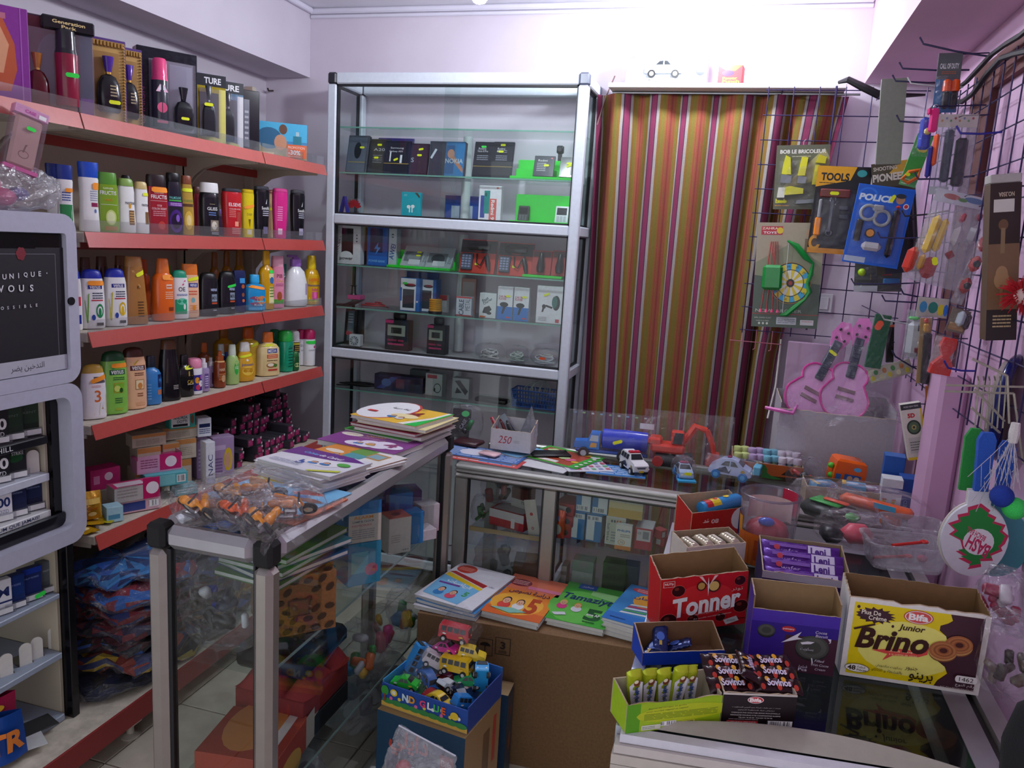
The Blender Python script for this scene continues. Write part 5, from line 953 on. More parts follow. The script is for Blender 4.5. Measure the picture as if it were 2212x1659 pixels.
for lab,pl,pr,top,c in(('clear bag of white and black cables on the middle cabinet floor',1020,1090,742,('d8dcdc','202028')),('clear bag with pale cards standing beside the bagged cables',1088,1140,735,('c8d8cc','b8c8c0')),('clear bag of white cable with an orange tag',1142,1208,728,('dfe3e6','c8d0d4'))):
 m=at((pl+pr)/2,775,y=3.28);w=(pr-pl)*3.28/FPX;t=thing('bagged_cable',lab,'bagged cable',loc=(m.x,3.30,ZE));b=MB();s=rnd.uniform(0,6)
 b.tube([(w*.36*math.cos(k*.55+s)*(.6+.4*math.sin(k*.17)),.03*math.sin(k*.55),.012+.016*(1+math.sin(k*.31+s)))for k in range(60)],.0022,5,c[0]);b.build('cable','rubber',t)
 MB().tube([(w*.25*math.cos(k*.6),.02*math.sin(k*.6)-.01,.01+.014*(1+math.sin(k*.23+s)))for k in range(40)],.002,5,c[1]).build('cable','rubber',t)
 blob(lambda u,v:(w*.5*math.sin(math.pi*v)**.4*math.cos(2*math.pi*u),.05*math.sin(math.pi*v)**.4*math.sin(2*math.pi*u),.035*(1-math.cos(math.pi*v))+.002),18,8,.004).build('plastic_bag','film',t,0)
 if 'orange' in lab:sticker(t,lambda u,v,e:(u,-.052-e,v),0,.035,.026,.011,'r')
# -- lower part
q=at(775,845,y=3.29);t=tag(MB().tube([(q.x+.07*math.cos(k*.45)*(1-.3*math.sin(k*.13)),3.30+.03*math.sin(k*.45+1),ZF+.005+.008*(1+math.sin(k*.37)))for k in range(50)]+[(q.x-.11,3.28,ZF+.004)],.0028,5,'141418').build('cable','rubber',None),'tangled black cable on the lowest glass shelf','cable')
cbox('long violet gadget box on the lowest glass shelf',808,912,812,3.30,ZF,.06,'2c2850',lambda p,w,h:(p.poly([(.05*w,.1*h),(.2*w,.1*h),(.5*w,.9*h),(.35*w,.9*h)],'4858a0'),p.rect(.45*w,.2*h,.62*w,.8*h,'7a4858'),p.ell(.25*w,.5*h,.1*w,.25*h,'5a78b8'),p.rect(.72*w,.1*h,.95*w,.9*h,'1c1a38')))
cbox('grey box behind the violet gadget box',884,920,799,3.40,ZF,.04,'5a6468')
cbox('white headset box with a red top label',918,954,807,3.30,ZF,.05,'ccd2d0',lambda p,w,h:(p.rect(.1*w,.78*h,.68*w,.94*h,'b84850'),p.ell(.72*w,.36*h,.22*w,.22*h,'50585c'),p.ell(.72*w,.36*h,.18*w,.18*h,'ccd2d0'),p.ell(.55*w,.28*h,.06*w,.09*h,'30383c')))
cbox('pale box picturing a tablet on a stand',975,1012,817,3.30,ZF,.05,'a8b4b2',lambda p,w,h:(p.poly([(.15*w,.85*h),(.45*w,.9*h),(.95*w,.4*h),(.8*w,.2*h)],'2c3438'),p.poly([(.2*w,.25*h),(.3*w,.55*h),(.6*w,.3*h)],'20282c')))
q=at(1060,866,y=3.28);t=tag(MB().box(-.075,-.025,0,.075,.03,.02,'1a1a1e',.005).build('laptop_battery','satin',None,50,TR((q.x,3.30,ZF+.001),R(-4))),'flat black battery lying on the lowest glass shelf','battery')
def basket(label,c,w,d,h,col,rows=4,M=None):
 t=thing('plastic_basket',label,'basket',loc=c);b=MB();b.box(-w/2*.92,-d/2*.9,0,w/2*.92,d/2*.9,.004,col);b.build('basket_floor','satin',t,0)
 f=lambda s,z:[(-w/2*s,-d/2*s,z),(w/2*s,-d/2*s,z),(w/2*s,d/2*s,z),(-w/2*s,d/2*s,z)]
 for i in range(rows+1):MB().tube(f(.92+.08*i/rows,.004+(h-.004)*i/rows),.0035 if i==rows else .002,5,col,True).build('rim' if i==rows else 'rib_ring','satin',t,0)
 b=MB();n=16
 for(x0,y0,x1,y1,m)in((-1,-1,1,-1,n),(1,1,-1,1,n),(-1,1,-1,-1,6),(1,-1,1,1,6)):
  for i in range(m):
   u=i/m;x,y=x0+(x1-x0)*u,y0+(y1-y0)*u;b.tube([(x*w/2*.92,y*d/2*.92,.004),(x*w/2,y*d/2,h)],.0022,4,col)
 o=b.build('uprights','satin',t,0);o['kind']='stuff';return t
qa,qb=at(1102,885,y=3.27),at(1203,888,y=3.27)
basket('blue plastic basket holding a coil of white cable',((qa.x+qb.x)/2,3.315,ZF+.001),qb.x-qa.x,.10,.075,'2058b0')
b=MB();c=Vector(((qa.x+qb.x)/2+.0,3.315,ZF+.05))
for k in range(9):
 a=R(20*k);ax=Vector((math.sin(a*1.3),math.cos(a*1.7),.3*math.sin(a*2+1))).normalized();u=ax.orthogonal().normalized();v=ax.cross(u)
 b.tube([c+Vector((.012*(k-4)*.5,0,.025))+(u*math.cos(2*math.pi*j/18)*.045+v*math.sin(2*math.pi*j/18)*(.03+.002*k))for j in range(18)],.0018,5,'c4d0cc',True)
tag(b.build('cable_coil','rubber',None),'tangle of white cable in the blue basket','cable')
# ================================================================ left display counter
lx0,lx1,ly0,ly1,lz=-1.195,-.882,1.365,2.462,.952
lc=thing('display_counter','narrow aluminium and glass counter with school books and toy bikes on top','counter',loc=(0,0,0))
AB,Q='a5a09a',.046
for x,y in((lx0,ly0),(lx1-Q,ly0),(lx0,ly1-Q),(lx1-Q,ly1-Q)):
 post('leg',x,y,0,x+Q,y+Q,lz-.058,lc,AB,'alu',.012)
 post('corner_cap',x-.001,y-.001,lz-.057,x+Q+.001,y+Q+.001,lz+.001,lc,'0c0c0e','matte',.009)
for nm,q in(('front_rail',(lx0+Q,ly0,lx1-Q,ly0+Q)),('rear_rail',(lx0+Q,ly1-Q,lx1-Q,ly1)),('side_rail',(lx0,ly0+Q,lx0+Q,ly1-Q)),('side_rail',(lx1-Q,ly0+Q,lx1,ly1-Q))):
 post(nm,q[0],q[1],lz-.055,q[2],q[3],lz,lc,'b4b4b8','alu',.016)
 post('bottom_rail',q[0],q[1],.02,q[2],q[3],.06,lc,AB,'alu',.008)
MB().box(lx0+Q+.001,ly0+Q+.001,lz-.012,lx1-Q-.001,ly1-Q-.001,lz-.003,(.90,.93,.93)).build('glass_top','glass',lc,0)
for q in((lx0+Q,ly0+.018,lx1-Q,ly0+.023),(lx1-.024,ly0+Q,lx1-.019,ly1-Q),(lx0+.019,ly0+Q,lx0+.024,ly1-Q),(lx0+Q,ly1-.023,lx1-Q,ly1-.018)):
 MB().box(q[0]+.003,q[1]+.001,.062,q[2]-.003,q[3]-.001,lz-.057,(.93,.96,.95)).build('glass_side','glass',lc,0)
for q in((lx0+Q-.001,ly0+.014,lx0+Q+.009,ly0+.03),(lx1-Q-.004,ly0+.014,lx1-Q+.001,ly0+.03),(lx1-.028,ly1-Q-.006,lx1-.014,ly1-Q+.001),(lx1-.028,ly0+Q-.001,lx1-.014,ly0+Q+.004)):
 MB().box(q[0],q[1],.06,q[2],q[3],lz-.057,'141418').build('black_seal','rubber',lc,0)
for z in(.636,.300):
 s=MB().box(lx0+.028,ly0+.03,z-.006,lx1-.029,ly1-.03,z,(.88,.93,.92)).build('glass_shelf','glass',lc,0)
 MB().box(lx1-.0288,ly0+.03,z-.0062,lx1-.0265,ly1-.03,z+.0002,'8fa8a2').build('shelf_edge','satin',s,0)
def book(label,cx,cy,z,w,l,t,rz,col,fr=None,tilt=(0,0),soft=0,cat='book',name='school_book'):
 T0=thing(name,label,cat,None,TR((cx,cy,z),rz)@Euler((tilt[0],tilt[1],0)).to_matrix().to_4x4())
 if fr:soft=0
 bend=lambda u,v:soft*((u/w-.5)**2*4*.35+(v/l-.5)**2*.3)
 def sheet(z0,z1,ins,c,nm,kd):
  b=MB();N=8
  b.grid(lambda u,v:(-w/2+ins+u*(w-2*ins),-l/2+ins+v*(l-2*ins),z1+bend(u*w,v*l)),N,4,c)
  b.grid(lambda u,v:(-w/2+ins+(1-u)*(w-2*ins),-l/2+ins+v*(l-2*ins),z0+bend((1-u)*w,v*l)),N,4,c)
  for a,f in((0,lambda s:(s,0)),(1,lambda s:(1-s,1))):
   b.grid(lambda u,v,f=f:(-w/2+ins+f(u)[0]*(w-2*ins),-l/2+ins+f(u)[1]*(l-2*ins),z0+(z1-z0)*v+bend(f(u)[0]*w,f(u)[1]*l)),N,1,c)
  for f in(lambda s:(1,s),lambda s:(0,1-s)):
   b.grid(lambda u,v,f=f:(-w/2+ins+f(u)[0]*(w-2*ins),-l/2+ins+f(u)[1]*(l-2*ins),z0+(z1-z0)*v+bend(f(u)[0]*w,f(u)[1]*l)),4,1,c)
  return b.build(nm,kd,T0,30)
 sheet(.0008,t-.0008,.003,'d8d6d0','pages','paper');sheet(0,.0007,0,'d0d0d0' if fr else col,'back_cover','satin');sheet(t-.0007,t,0,col,'cover','satin')
 if fr:
  p=PR(lambda u,v,e:(-w/2+u*w,-l/2+v*l,t+bend(u*w,v*l)+e),8)
  fr(p);p.build('cover_print','print',T0,0)
 return T0
def kid(p,u,v,s,skin='e0b090',hair='4a2c1c',shirt='3a80c0'):  # plain little figure of a school-book picture
 p.ell(u,v-.8*s,.9*s,.7*s,shirt);p.ell(u,v+.12*s,.62*s,.66*s,hair);p.ell(u,v,.52*s,.55*s,skin);p.ell(u-.18*s,v,.06*s,.08*s,'302020');p.ell(u+.18*s,v,.06*s,.08*s,'302020');p.ell(u,v-.25*s,.16*s,.06*s,'c05048')
def cov_lang(p):
 p.rect(0,0,1,1,'f0c040');p.ell(.22,.62,.36,.62,'c8403c');p.ell(.2,.62,.34,.60,'f2f2f4');p.rect(0,.3,.16,1,'f2f2f4');p.poly([(.72,0),(1,0),(1,1),(.92,1),(.9,.6)],'f4f0e4');p.poly([(.82,0),(1,0),(1,1),(.97,1),(.95,.5)],'2cc050')
 p.text(ar('لغة عربية'),.30,.78,.11,'383c48',.26,bold=.02);p.text('4',.62,.58,.34,'8a3028',.22,bold=.04);p.ell(.58,.42,.2,.13,'f8e8b0');kid(p,.46,.34,.07);kid(p,.60,.30,.07,shirt='e8e8f0',hair='282020');p.rect(.02,.36,.16,.44,'c83438');p.lines(.5,.88,.62,.94,2,'8a7c50')
def cov_purple(p):
 p.rect(0,0,1,1,'843c88');p.ell(.17,.72,.14,.12,'f0e8d8');p.text(ar('كتابي'),.17,.72,.08,'c89030',.14);p.text(ar('تمارين'),.46,.80,.12,'f0c040',.24,bold=.02);p.text(ar('في اللغة العربية'),.46,.62,.09,'e8d0a0',.36)
 for a,c in((.42,.22),(.56,.38),(.72,.46),(.84,.34),(.70,.24),(.55,.20)):p.ell(a,c,.13,.15,'e8e0f0')
 p.text('4',.80,.42,.30,'8c3c70',.16,bold=.04);kid(p,.46,.26,.07);kid(p,.60,.30,.07,shirt='d0a040');p.rect(.2,.94,.42,1,'e8e4d8')
def cov_or(p):
 p.rect(0,0,1,1,'e0913c');p.rect(.48,.0,1,1,'eceae6');p.ell(.2,.52,.14,.08,'f0e4d0');p.rect(.36,.62,.62,.92,'6a9c48');p.rect(.62,.55,.86,.85,'c09050');p.rect(.65,.6,.83,.8,'8ab0b8');p.rect(.40,.40,.66,.62,'58a0a8');kid(p,.33,.4,.05);p.lines(.6,.1,.9,.4,5,'a8a8b0');p.bars(.72,.2,.92,.32)
def cov_white5(p):
 p.rect(0,0,1,1,'e4e4ec');p.poly([(0,.55),(0,1),(.75,1),(.98,.86),(.6,.66),(.3,.62)],'6a2c88');p.text('Cahier',.30,.80,.09,'60b8e8',.22,bold=.02,shear=.2);p.text('de Calcul',.56,.80,.10,'f0f0f4',.30,bold=.02,shear=.2);p.text('5',.42,.34,.2,'3858a8',.10,bold=.04);p.ell(.62,.48,.22,.18,'f2f0f4');kid(p,.54,.44,.07);kid(p,.68,.48,.07,hair='20181a');p.ell(.86,.56,.08,.08,'58b048');p.lines(.1,.12,.5,.26,3,'9098b0');p.poly([(.66,.02),(.98,.3),(.98,.2),(.72,0)],'c8d040')
def cov_blue(p):
 p.rect(0,0,1,1,'7cc0e8');p.rect(0,.8,.34,1,'e8d430');p.rect(.5,.0,1,.06,'e06848');p.ell(.68,.72,.08,.09,'d8603c');p.poly([(.54,.66),(.82,.78),(.86,.70),(.6,.58)],'c84838');p.ell(.80,.5,.16,.06,'905840');p.poly([(.5,.5),(.75,.62),(.78,.55),(.55,.43)],'4878b8');p.rect(.86,.22,.96,.30,'30405c');p.rect(.875,.235,.945,.285,'7cc0e8');p.ell(.3,.4,.2,.14,'f0a070');p.ell(.25,.38,.12,.1,'f0e0b0')
z=lz+.001
book('thin light blue workbook with a red edge under another one, partly under the toy bikes',-1.02,1.60,z,.27,.21,.003,R(-6),'d88060')
book('light blue workbook with a small picture, beside the bagged toy bikes',-1.035,1.64,z+.0035,.28,.21,.004,R(-9),'7cc0e8',cov_blue)
for i,(dx,dy,a)in enumerate(((.006,-.006,-17),(.012,.0,-14),(.004,.004,-18),(.014,.006,-13))):
 book(('lowest','second','third','topmost')[i]+' white workbook of the pile with a purple title band',-1.05+dx,1.80+dy,z+.008+.0105*i,.255,.165,.0095,R(a),'e4e4ea',cov_white5 if i==3 else None,soft=.004)
book('white workbook lying under the orange and white one',-1.02,2.0,z,.24,.185,.008,R(-22),'e6e6e6',soft=.003)
book('orange and white workbook between the purple book and the white pile',-1.03,2.01,z+.0085,.255,.19,.004,R(-18),'e0913c',cov_or,soft=.003)
book('purple grade four school book in front of the tall pile',-1.055,2.175,z,.285,.165,.016,R(-9),'843c88',cov_purple)
for i,(dx,dy,a,t_,c,lab)in enumerate(((.0,.0,-6,.012,'e8e8ea','lowest white book of the tall pile at the counter end'),(-.02,.0,-12,.011,'40a838','book with a green spine low in the tall pile'),(.01,.01,-8,.010,'e8e6e0','white book in the lower half of the tall pile'),(.0,.0,-11,.010,'b0405c','book with a red spine in the middle of the tall pile'),(.02,.01,-7,.011,'e4d8a0','cream book with bent corner in the upper half of the tall pile'),(.0,.005,-12,.012,'f0c040','yellow and white Arabic language book topping the tall pile'))):
 book(lab,-1.025+dx,2.345+dy*.5,z+.0115*i+.001*(i>0)*i*.3,.255,.225,t_-.001,R(a),c,cov_lang if i==5 else None,soft=.004 if i>3 else 0)
# toy motorbikes in clear bags
def bike(label,x,y,rz,col,roll):
 t=thing('toy_motorbike',label,'toy',None,TR((x,y,z+.002),rz))
 S=Matrix.Translation((0,.008,.006))@Matrix.Scale(1.0,4)@Matrix.Rotation(roll+.1,4,'X')
 b=MB();b.M=S;b.lathe([(.006,-.052),(.011,-.05),(.012,-.03),(.011,-.01),(.014,.0),(.012,.02),(.005,.03)],12,col,1.0,.8)
 b.v=[(p[2],p[1],p[0]+.034)for p in b.v];b.M=S
 b.box(-.02,-.010,.036,.012,.010,.052,col,.006);b.box(.012,-.007,.042,.026,.007,.066,col,.005);b.ball((-.03,0,.044),.012,col,10,6,(1.4,.9,.8));b.tube([(.020,0,.06),(.034,0,.03),(.040,0,.020)],.004,6,col)
 b.build('body','gloss',t,50)
 for xx,r in((.043,.021),(-.036,.021)):
  w=MB();w.M=S;w.torus((xx,0,.021),r-.006,.006,(0,1,0),'1a1a1c',18,7);wo=w.build('wheel','rubber',t,60)
  w=MB();w.M=S;w.disc((xx,0,.021),.013,.007,(0,1,0),'c8bca8',14);w.build('hub','satin',wo,40)
 w=MB();w.M=S;w.tube([(.022,-.015,.066),(.022,.015,.066)],.0025,6,'2a2a2e');w.build('handlebar','satin',t)
 w=MB();w.M=S;w.disc((-.054,0,.034),.009,.006,(1,0,0),'5a3420',12);w.torus((-.056,0,.034),.008,.002,(1,0,0),'f0a030',12,5);w.build('tail_light','gloss',t)
 w=MB();w.M=S;w.box(-.012,-.014,.012,.018,.014,.034,'b8b8bc',.004);w.tube([(.01,-.016,.016),(-.04,-.018,.016)],.004,6,'c8c8cc');w.build('engine','metal',t)
 b=MB();s=rnd.uniform(0,6)
 b.grid(lambda u,v:tuple(Vector((.085*math.sin(math.pi*v)**.4*math.cos(2*math.pi*u)*(1+.2*math.sin(4*math.pi*u+s)),.065*math.sin(math.pi*v)**.4*math.sin(2*math.pi*u)*(1+.25*math.sin(6*math.pi*u+s)),.036*(1-math.cos(math.pi*v))+.0005))+Vector((rnd.uniform(-1,1),rnd.uniform(-1,1),abs(rnd.uniform(-.1,1))))*.006),24,10,(.97,.97,.98))
 for k in(-1,1):b.grid(lambda u,v:(k*(.07+.05*u),.05*(v-.5)*(1+u)+rnd.uniform(-.004,.004),.025+.022*math.sin(9*v+s)*u+rnd.uniform(-.005,.008)),5,8,(.97,.97,.98))
 b.build('plastic_bag','film',t,0)
for x,y,a,c,rl,lab in((-1.10,1.425,-20,'f29a20',.5,'bagged yellow-orange toy motorbike at the near corner by the shelves'),(-1.085,1.52,-25,'f2a21c',.4,'bagged yellow-orange toy motorbike behind the others by the workbook'),(-1.005,1.435,-22,'f0601c',.5,'bagged red-orange toy motorbike in the middle of the bikes'),(-.925,1.412,-40,'f2981c',.5,'bagged yellow-orange toy motorbike over the black counter corner'),(-.935,1.52,30,'e88a28',.6,'bagged orange toy motorbike on the light blue workbook'),(-1.06,1.60,25,'d89040',.7,'bagged pale orange toy motorbike with big wheels, farthest back')):
 bike(lab,x,y,R(a),c,rl)
# -- inside the left counter
def cb(label,x,y,zb,w,d,h,rz,col,cat='box',name='boxed_goods',kind='card',**k):
 return carton(name,label,cat,w,d,h,col,TR((x,y,zb),rz),None,*(None,)*0,**{a:(lambda p,f=f,W=(w if a in('fr','tp')else d):f(p,W,h if a!='tp' else d))for a,f in k.items()},kind=kind)
def clock(p,w,h):p.rect(.05*w,.05*h,.95*w,.95*h,'d8dcd8');p.rect(.05*w,.05*h,.3*w,.95*h,'2878c0');p.ell(.62*w,.58*h,.28*w,.28*h,'d8c030');p.ell(.62*w,.58*h,.2*w,.2*h,'a8b850');p.rect(.45*w,.3*h,.8*w,.55*h,'c87828');p.rect(.52*w,.36*h,.72*w,.5*h,'b0c040');p.lines(.1*w,.1*h,.9*w,.2*h,1,'b85040')
def clockL(p,w,h):p.rect(.0*w,.84*h,w,h,'2c80c0');p.rect(0,0,w,.84*h,'cfc8bc');p.text('ALARM',.45*w,.76*h,.09*h,'e09030',.6*w,bold=.03);p.text('LAMP & CLOCK',.45*w,.64*h,.06*h,'50607c',.66*w,bold=.02);p.text('MEMORIES',.4*w,.52*h,.06*h,'c04058',.6*w);p.lines(.1*w,.1*h,.8*w,.42*h,5,'9a9aa0')
cb('white and blue alarm clock box, upper one, behind the counter glass',-.965,1.93,.760,.095,.095,.118,R(48),'2c78b8',rt=clock,fr=clockL,tp=lambda p,w,d:(p.rect(.02*w,.3*d,.98*w,.98*d,'d8d8d8'),p.rect(.02*w,.02*d,.98*w,.3*d,'3080c0')))
cb('second alarm clock box, lower one, behind the patterned carton',-.965,1.925,.637,.10,.10,.122,R(52),'2c8cb0',rt=clock,fr=lambda p,w,h:(p.rect(.1*w,.3*h,.6*w,.8*h,'58b0c0'),p.ell(.7*w,.35*h,.2*w,.15*h,'c85878')))
cb('white box with a salmon top and two black arrows',-.955,2.16,.637,.075,.07,.115,R(50),'ddd6cc',fr=lambda p,w,h:(p.bars(.6*w,.08*h,.9*w,.2*h,8),p.lines(.1*w,.5*h,.5*w,.9*h,4,'b8b0a8')),rt=lambda p,w,h:(p.rect(.0,.5*h,w,.76*h,'18181c'),p.poly([(.15*w,.54*h),(.42*w,.54*h),(.28*w,.72*h)],'e8e8e8'),p.poly([(.55*w,.54*h),(.82*w,.54*h),(.68*w,.72*h)],'e8e8e8'),p.rect(0,.9*h,w,h,'d86858')),tp=lambda p,w,d:(p.rect(0,0,w,d,'d8705c'),p.ell(.5*w,.5*d,.2*w,.2*d,'903c34')))
cb('small blue bulb box next to the salmon topped box',-.935,2.245,.637,.055,.055,.105,R(50),'2880c0',rt=lambda p,w,h:(p.ell(.5*w,.5*h,.3*w,.25*h,'58b0a8'),p.rect(.0,.85*h,w,h,'1c60a0')))
cb('blue box standing behind the salmon topped box',-.99,2.25,.637,.08,.06,.16,R(46),'2070b8',rt=lambda p,w,h:p.rect(.2*w,.1*h,.8*w,.5*h,'c09880'))
cb('tall dark violet box at the back of the upper counter shelf',-1.08,2.20,.637,.16,.05,.225,R(20),'3a3068',fr=lambda p,w,h:(p.text('CLASS',.3*w,.3*h,.12*h,'7080a8',.5*w),p.lines(.5*w,.4*h,.9*w,.9*h,5,'5a4c90')))
cb('tall blue box at the back of the upper counter shelf',-1.10,2.04,.637,.12,.05,.19,R(30),'2c68a8')
cb('violet carton at the far end of the upper counter shelf',-1.02,2.37,.637,.10,.08,.13,R(40),'5c3878')
cb('white and magenta box at the far end of the upper counter shelf',-.935,2.36,.637,.07,.06,.095,R(52),'d8d0d4',rt=lambda p,w,h:(p.rect(.0,.0,w*.25,h,'c02468'),p.text('PROMAX',.62*w,.5*h,.12*h,'40404c',.8*h,rot=R(90)),p.ell(.6*w,.35*h,.12*w,.08*h,'b04060')))
cb('white box lying in front of the white and magenta one',-.92,2.30,.637,.06,.08,.035,R(52),'d4ccd0',rt=lambda p,w,h:p.rect(.0,.0,w*.3,h,'b83c78'))
for i,(c,lab)in enumerate((('4c8c3c','lowest green exercise book on the upper counter shelf'),('2c5c88','blue exercise book in the pile on the upper counter shelf'),('58a03c','green exercise book in the middle of the counter pile'),('30707c','teal exercise book near the top of the counter pile'),('78a048','pale green exercise book topping the counter pile'))):
 book(lab,-1.02+.008*(i%2),1.62+.008*i,.789+.0125*i,.19,.25,.0115,R(6*(-1)**i-12),c)
cb('brown carton with dark bean pattern and a yellow tag',-.995,1.64,.637,.17,.16,.15,R(46),'8a5c34',name='patterned_carton',kind='kraft',**{s:(lambda p,w,h:[p.ell((.1+.2*i+.09*(j%2))*w,(.08+.155*j)*h,.075*w,.052*h,'3c2414',8,.4*((i+j)%3))for i in range(5)for j in range(6)if(.1+.2*i+.09*(j%2))<.95 and(i*j+j)%7!=5]and(p.rect(.3*w,.3*h,.62*w,.58*h,'4a2e1c'),p.rect(.33*w,.33*h,.59*w,.55*h,'6c4a30')))for s in('fr','rt','tp')})
b=MB();b.box(-1.155,1.62,.482,-.95,1.86,.535,'17171a',.014);t=tag(b.build('black_tray','satin',None,50),'black plastic tray of wrapped things on the lower counter shelf','tray')
t=thing('egg_tray','dark red moulded tray under the black tray','tray',loc=(-1.05,1.74,.36));b=MB()
b.grid(lambda u,v:(-.1+.2*u+.01*math.sin(v*9),-.12+.24*v,.07+.05*abs(math.sin(math.pi*u*3))*abs(math.sin(math.pi*v*3.0))),24,24,'9a2420');b.box(-.1,-.12,0,.1,.12,.068,'8a201c',.004);b.build('moulded_shell','matte',t,60)
def junkbag(label,c,sz,cols,n=7,name='bag_of_goods',rz=0,film='film'):
 t=thing(name,label,'bag',loc=c,rz=rz);L,D,H=sz;s=rnd.uniform(0,9)
 for i in range(n):
  b=MB();x,y,zz=rnd.uniform(-.3,.3)*L,rnd.uniform(-.3,.3)*D,rnd.uniform(.08,.55)*H;r=rnd.uniform(.10,.17)*min(L,D,2*H);b.M=Matrix.Translation((x,y,zz+r*.4))@Euler((rnd.uniform(0,3),rnd.uniform(0,3),rnd.uniform(0,3))).to_matrix().to_4x4()
  k=rnd.random();b.box(-r*1.3,-r*.7,-r*.5,r*1.3,r*.7,r*.5,cols[i%len(cols)],r*.3)
  b.build('bagged_piece','satin',t,50)
 b=MB();b.grid(lambda u,v:tuple(Vector((L*.5*math.sin(math.pi*v)**.45*math.cos(2*math.pi*u)*(1+.12*math.sin(6*math.pi*u+s)),D*.5*math.sin(math.pi*v)**.45*math.sin(2*math.pi*u)*(1+.12*math.sin(4*math.pi*u+s)),H*.5*(1-math.cos(math.pi*v))+.001))+Vector((rnd.uniform(-1,1),rnd.uniform(-1,1),rnd.uniform(-.2,1)))*min(.012,.05*min(L,D))),26,11,(.96,.96,.98));b.build('plastic_bag',film,t,0);return t
junkbag('clear bag of navy and black things on the upper counter shelf',(-1.07,1.465,.637),(.22,.13,.25),['1c2440','14141c','2438a0','18181e','d0d0d4','20203a'],11)
junkbag('clear bag of pink and yellow toy pieces behind the counter glass',(-.97,2.16,.301),(.15,.18,.14),['d83c8c','e0b830','c83058','8a3030'],7)
junkbag('clear bag of blue and green toy pieces behind the counter glass',(-.97,2.32,.301),(.15,.16,.13),['3090c0','48b060','d8d8dc','e07840'],7)
junkbag('clear bag of orange and green toy pieces low behind the counter glass',(-.98,1.98,.301),(.15,.18,.16),['d87030','40a050','c8c8cc','3890b8','e0b040'],9)
carton('dark_box','dark flat box under the red moulded tray','box',.2,.22,.056,'1c1a1c',TR((-1.05,1.75,.3015),0))
M=TR((-1.03,1.525,.3015),R(8));o=carton('floor_carton','red and orange carton on the lower counter shelf','box',.20,.19,.085,'a8402c',M,fr=lambda p:(p.ell(.10,.0,.1,.045,'d8a040')),rt=lambda p:(p.rect(.18,0,.26,.085,'c8c0b4'),p.ell(.08,.01,.07,.04,'d8a848')),tp=lambda p:(p.ell(.09,.13,.07,.11,'d08848'),p.rect(.155,.01,.178,.25,'d8d0c8'),p.ell(.06,.22,.008,.012,'4a2c1c')))
b=MB();b.tube([(-1.08+.09*math.cos(k*.5)*(1-.012*k)+.02*math.sin(k),1.415+.012*math.sin(k*.5),.306+.006*(1+math.sin(k*.7)))for k in range(50)],.003,5,'2c2420');tag(b.build('cable','rubber',None),'tangled dark cable on the lower counter shelf behind the front glass','cable')

junkbag('clear bag of grey and blue goods at the bottom of the left counter',(-1.03,2.15,.062),(.24,.40,.16),['2c3a5c','1c1c22','b8b8bc','3a2a4c','28282e'],10,film='filmfog')
junkbag('dark bag of goods at the bottom of the left counter, near end',(-1.03,1.62,.062),(.24,.34,.14),['1c1c24','2a2028','24304c','16161a'],9,film='filmfog')
sticker(bpy.data.objects['patterned_carton'],rightmap(.17,.16,.15),.06,.135,.018,.013,'y')
# ================================================================ back counter
BY,BZ_=2.468,.845
bx0,bx1,by1=-.88,.60,2.88
bc=thing('display_counter','long aluminium and glass counter in front of the curtain with toy vehicles on top','counter',loc=(0,0,0))
for i,(zz,hh,dy)in enumerate(((BZ_-.016,.016,.0),(BZ_-.031,.014,.004),(BZ_-.046,.014,.0))):
 post('front_moulding',bx0,BY+dy,zz,bx1,BY+.045,zz+hh,bc,'b9b8b4','alu',.006)
for x in(bx0,-.566,.02,bx1-.046):post('upright',x,BY+.006,.06,x+.046,BY+.040,BZ_-.047,bc,'9c9a94','alu',.004)
for x in(bx0,bx1-.046):post('rear_leg',x,by1-.04,0,x+.046,by1,BZ_-.012,bc,'9c9a94','alu',.004)
post('bottom_rail',bx0,BY+.006,0,bx1,BY+.04,.058,bc,'9c9a94','alu',.004)
post('rear_moulding',bx0+.047,by1-.03,BZ_-.03,bx1-.047,by1,BZ_,bc,'b0aea8','alu',.006)
MB().box(bx0+.047,BY+.046,BZ_-.008,bx1-.047,by1-.031,BZ_-.001,(.88,.91,.91)).build('glass_top','glass',bc,0)
for a,c in((bx0+.047,-.567),(-.519,.019),(.067,bx1-.047)):
 MB().box(a+.002,BY+.018,.06,c-.002,BY+.022,BZ_-.048,(.93,.96,.95)).build('front_glass','glass',bc,0)
 b=MB();b.box(a,BY+.014,.06,a+.004,BY+.03,BZ_-.048,'141416');b.box(c-.004,BY+.014,.06,c,BY+.03,BZ_-.048,'141416');b.box(a,BY+.014,BZ_-.052,c,BY+.03,BZ_-.0475,'141416');b.build('black_seal','rubber',bc,0)
for z_ in(.610,.36):MB().box(bx0+.05,BY+.045,z_-.006,bx1-.05,by1-.035,z_,(.86,.91,.90)).build('glass_shelf','glass',bc,0)
MB().box(bx0+.05,BY+.042,.60,-.57,BY+.0448,.616,'a08860').build('shelf_strip','paper',bc,0)
zt=.6105
def bcx(label,pl,pr,top,y,zb,d,col,rz=0,**k):
 M,w,h=place(pl,pr,top,PBy(zb,(pl+pr)/2,y),rz,y=y,zb=zb)
 return carton('boxed_bulb',label,'box',w,d,h,col,M@Matrix.Translation((0,d/2,0)),None,**{a:(lambda p,f=f,W=(w if a in('fr','tp')else d):f(p,W,h if a!='tp' else d))for a,f in k.items()}),w,h
def PBy(z,m,y):
 lo,hi=0,1659
 for _ in range(30):
  q=(lo+hi)/2
  if at(m,q,y=y).z>z:lo=q
  else:hi=q
 return lo
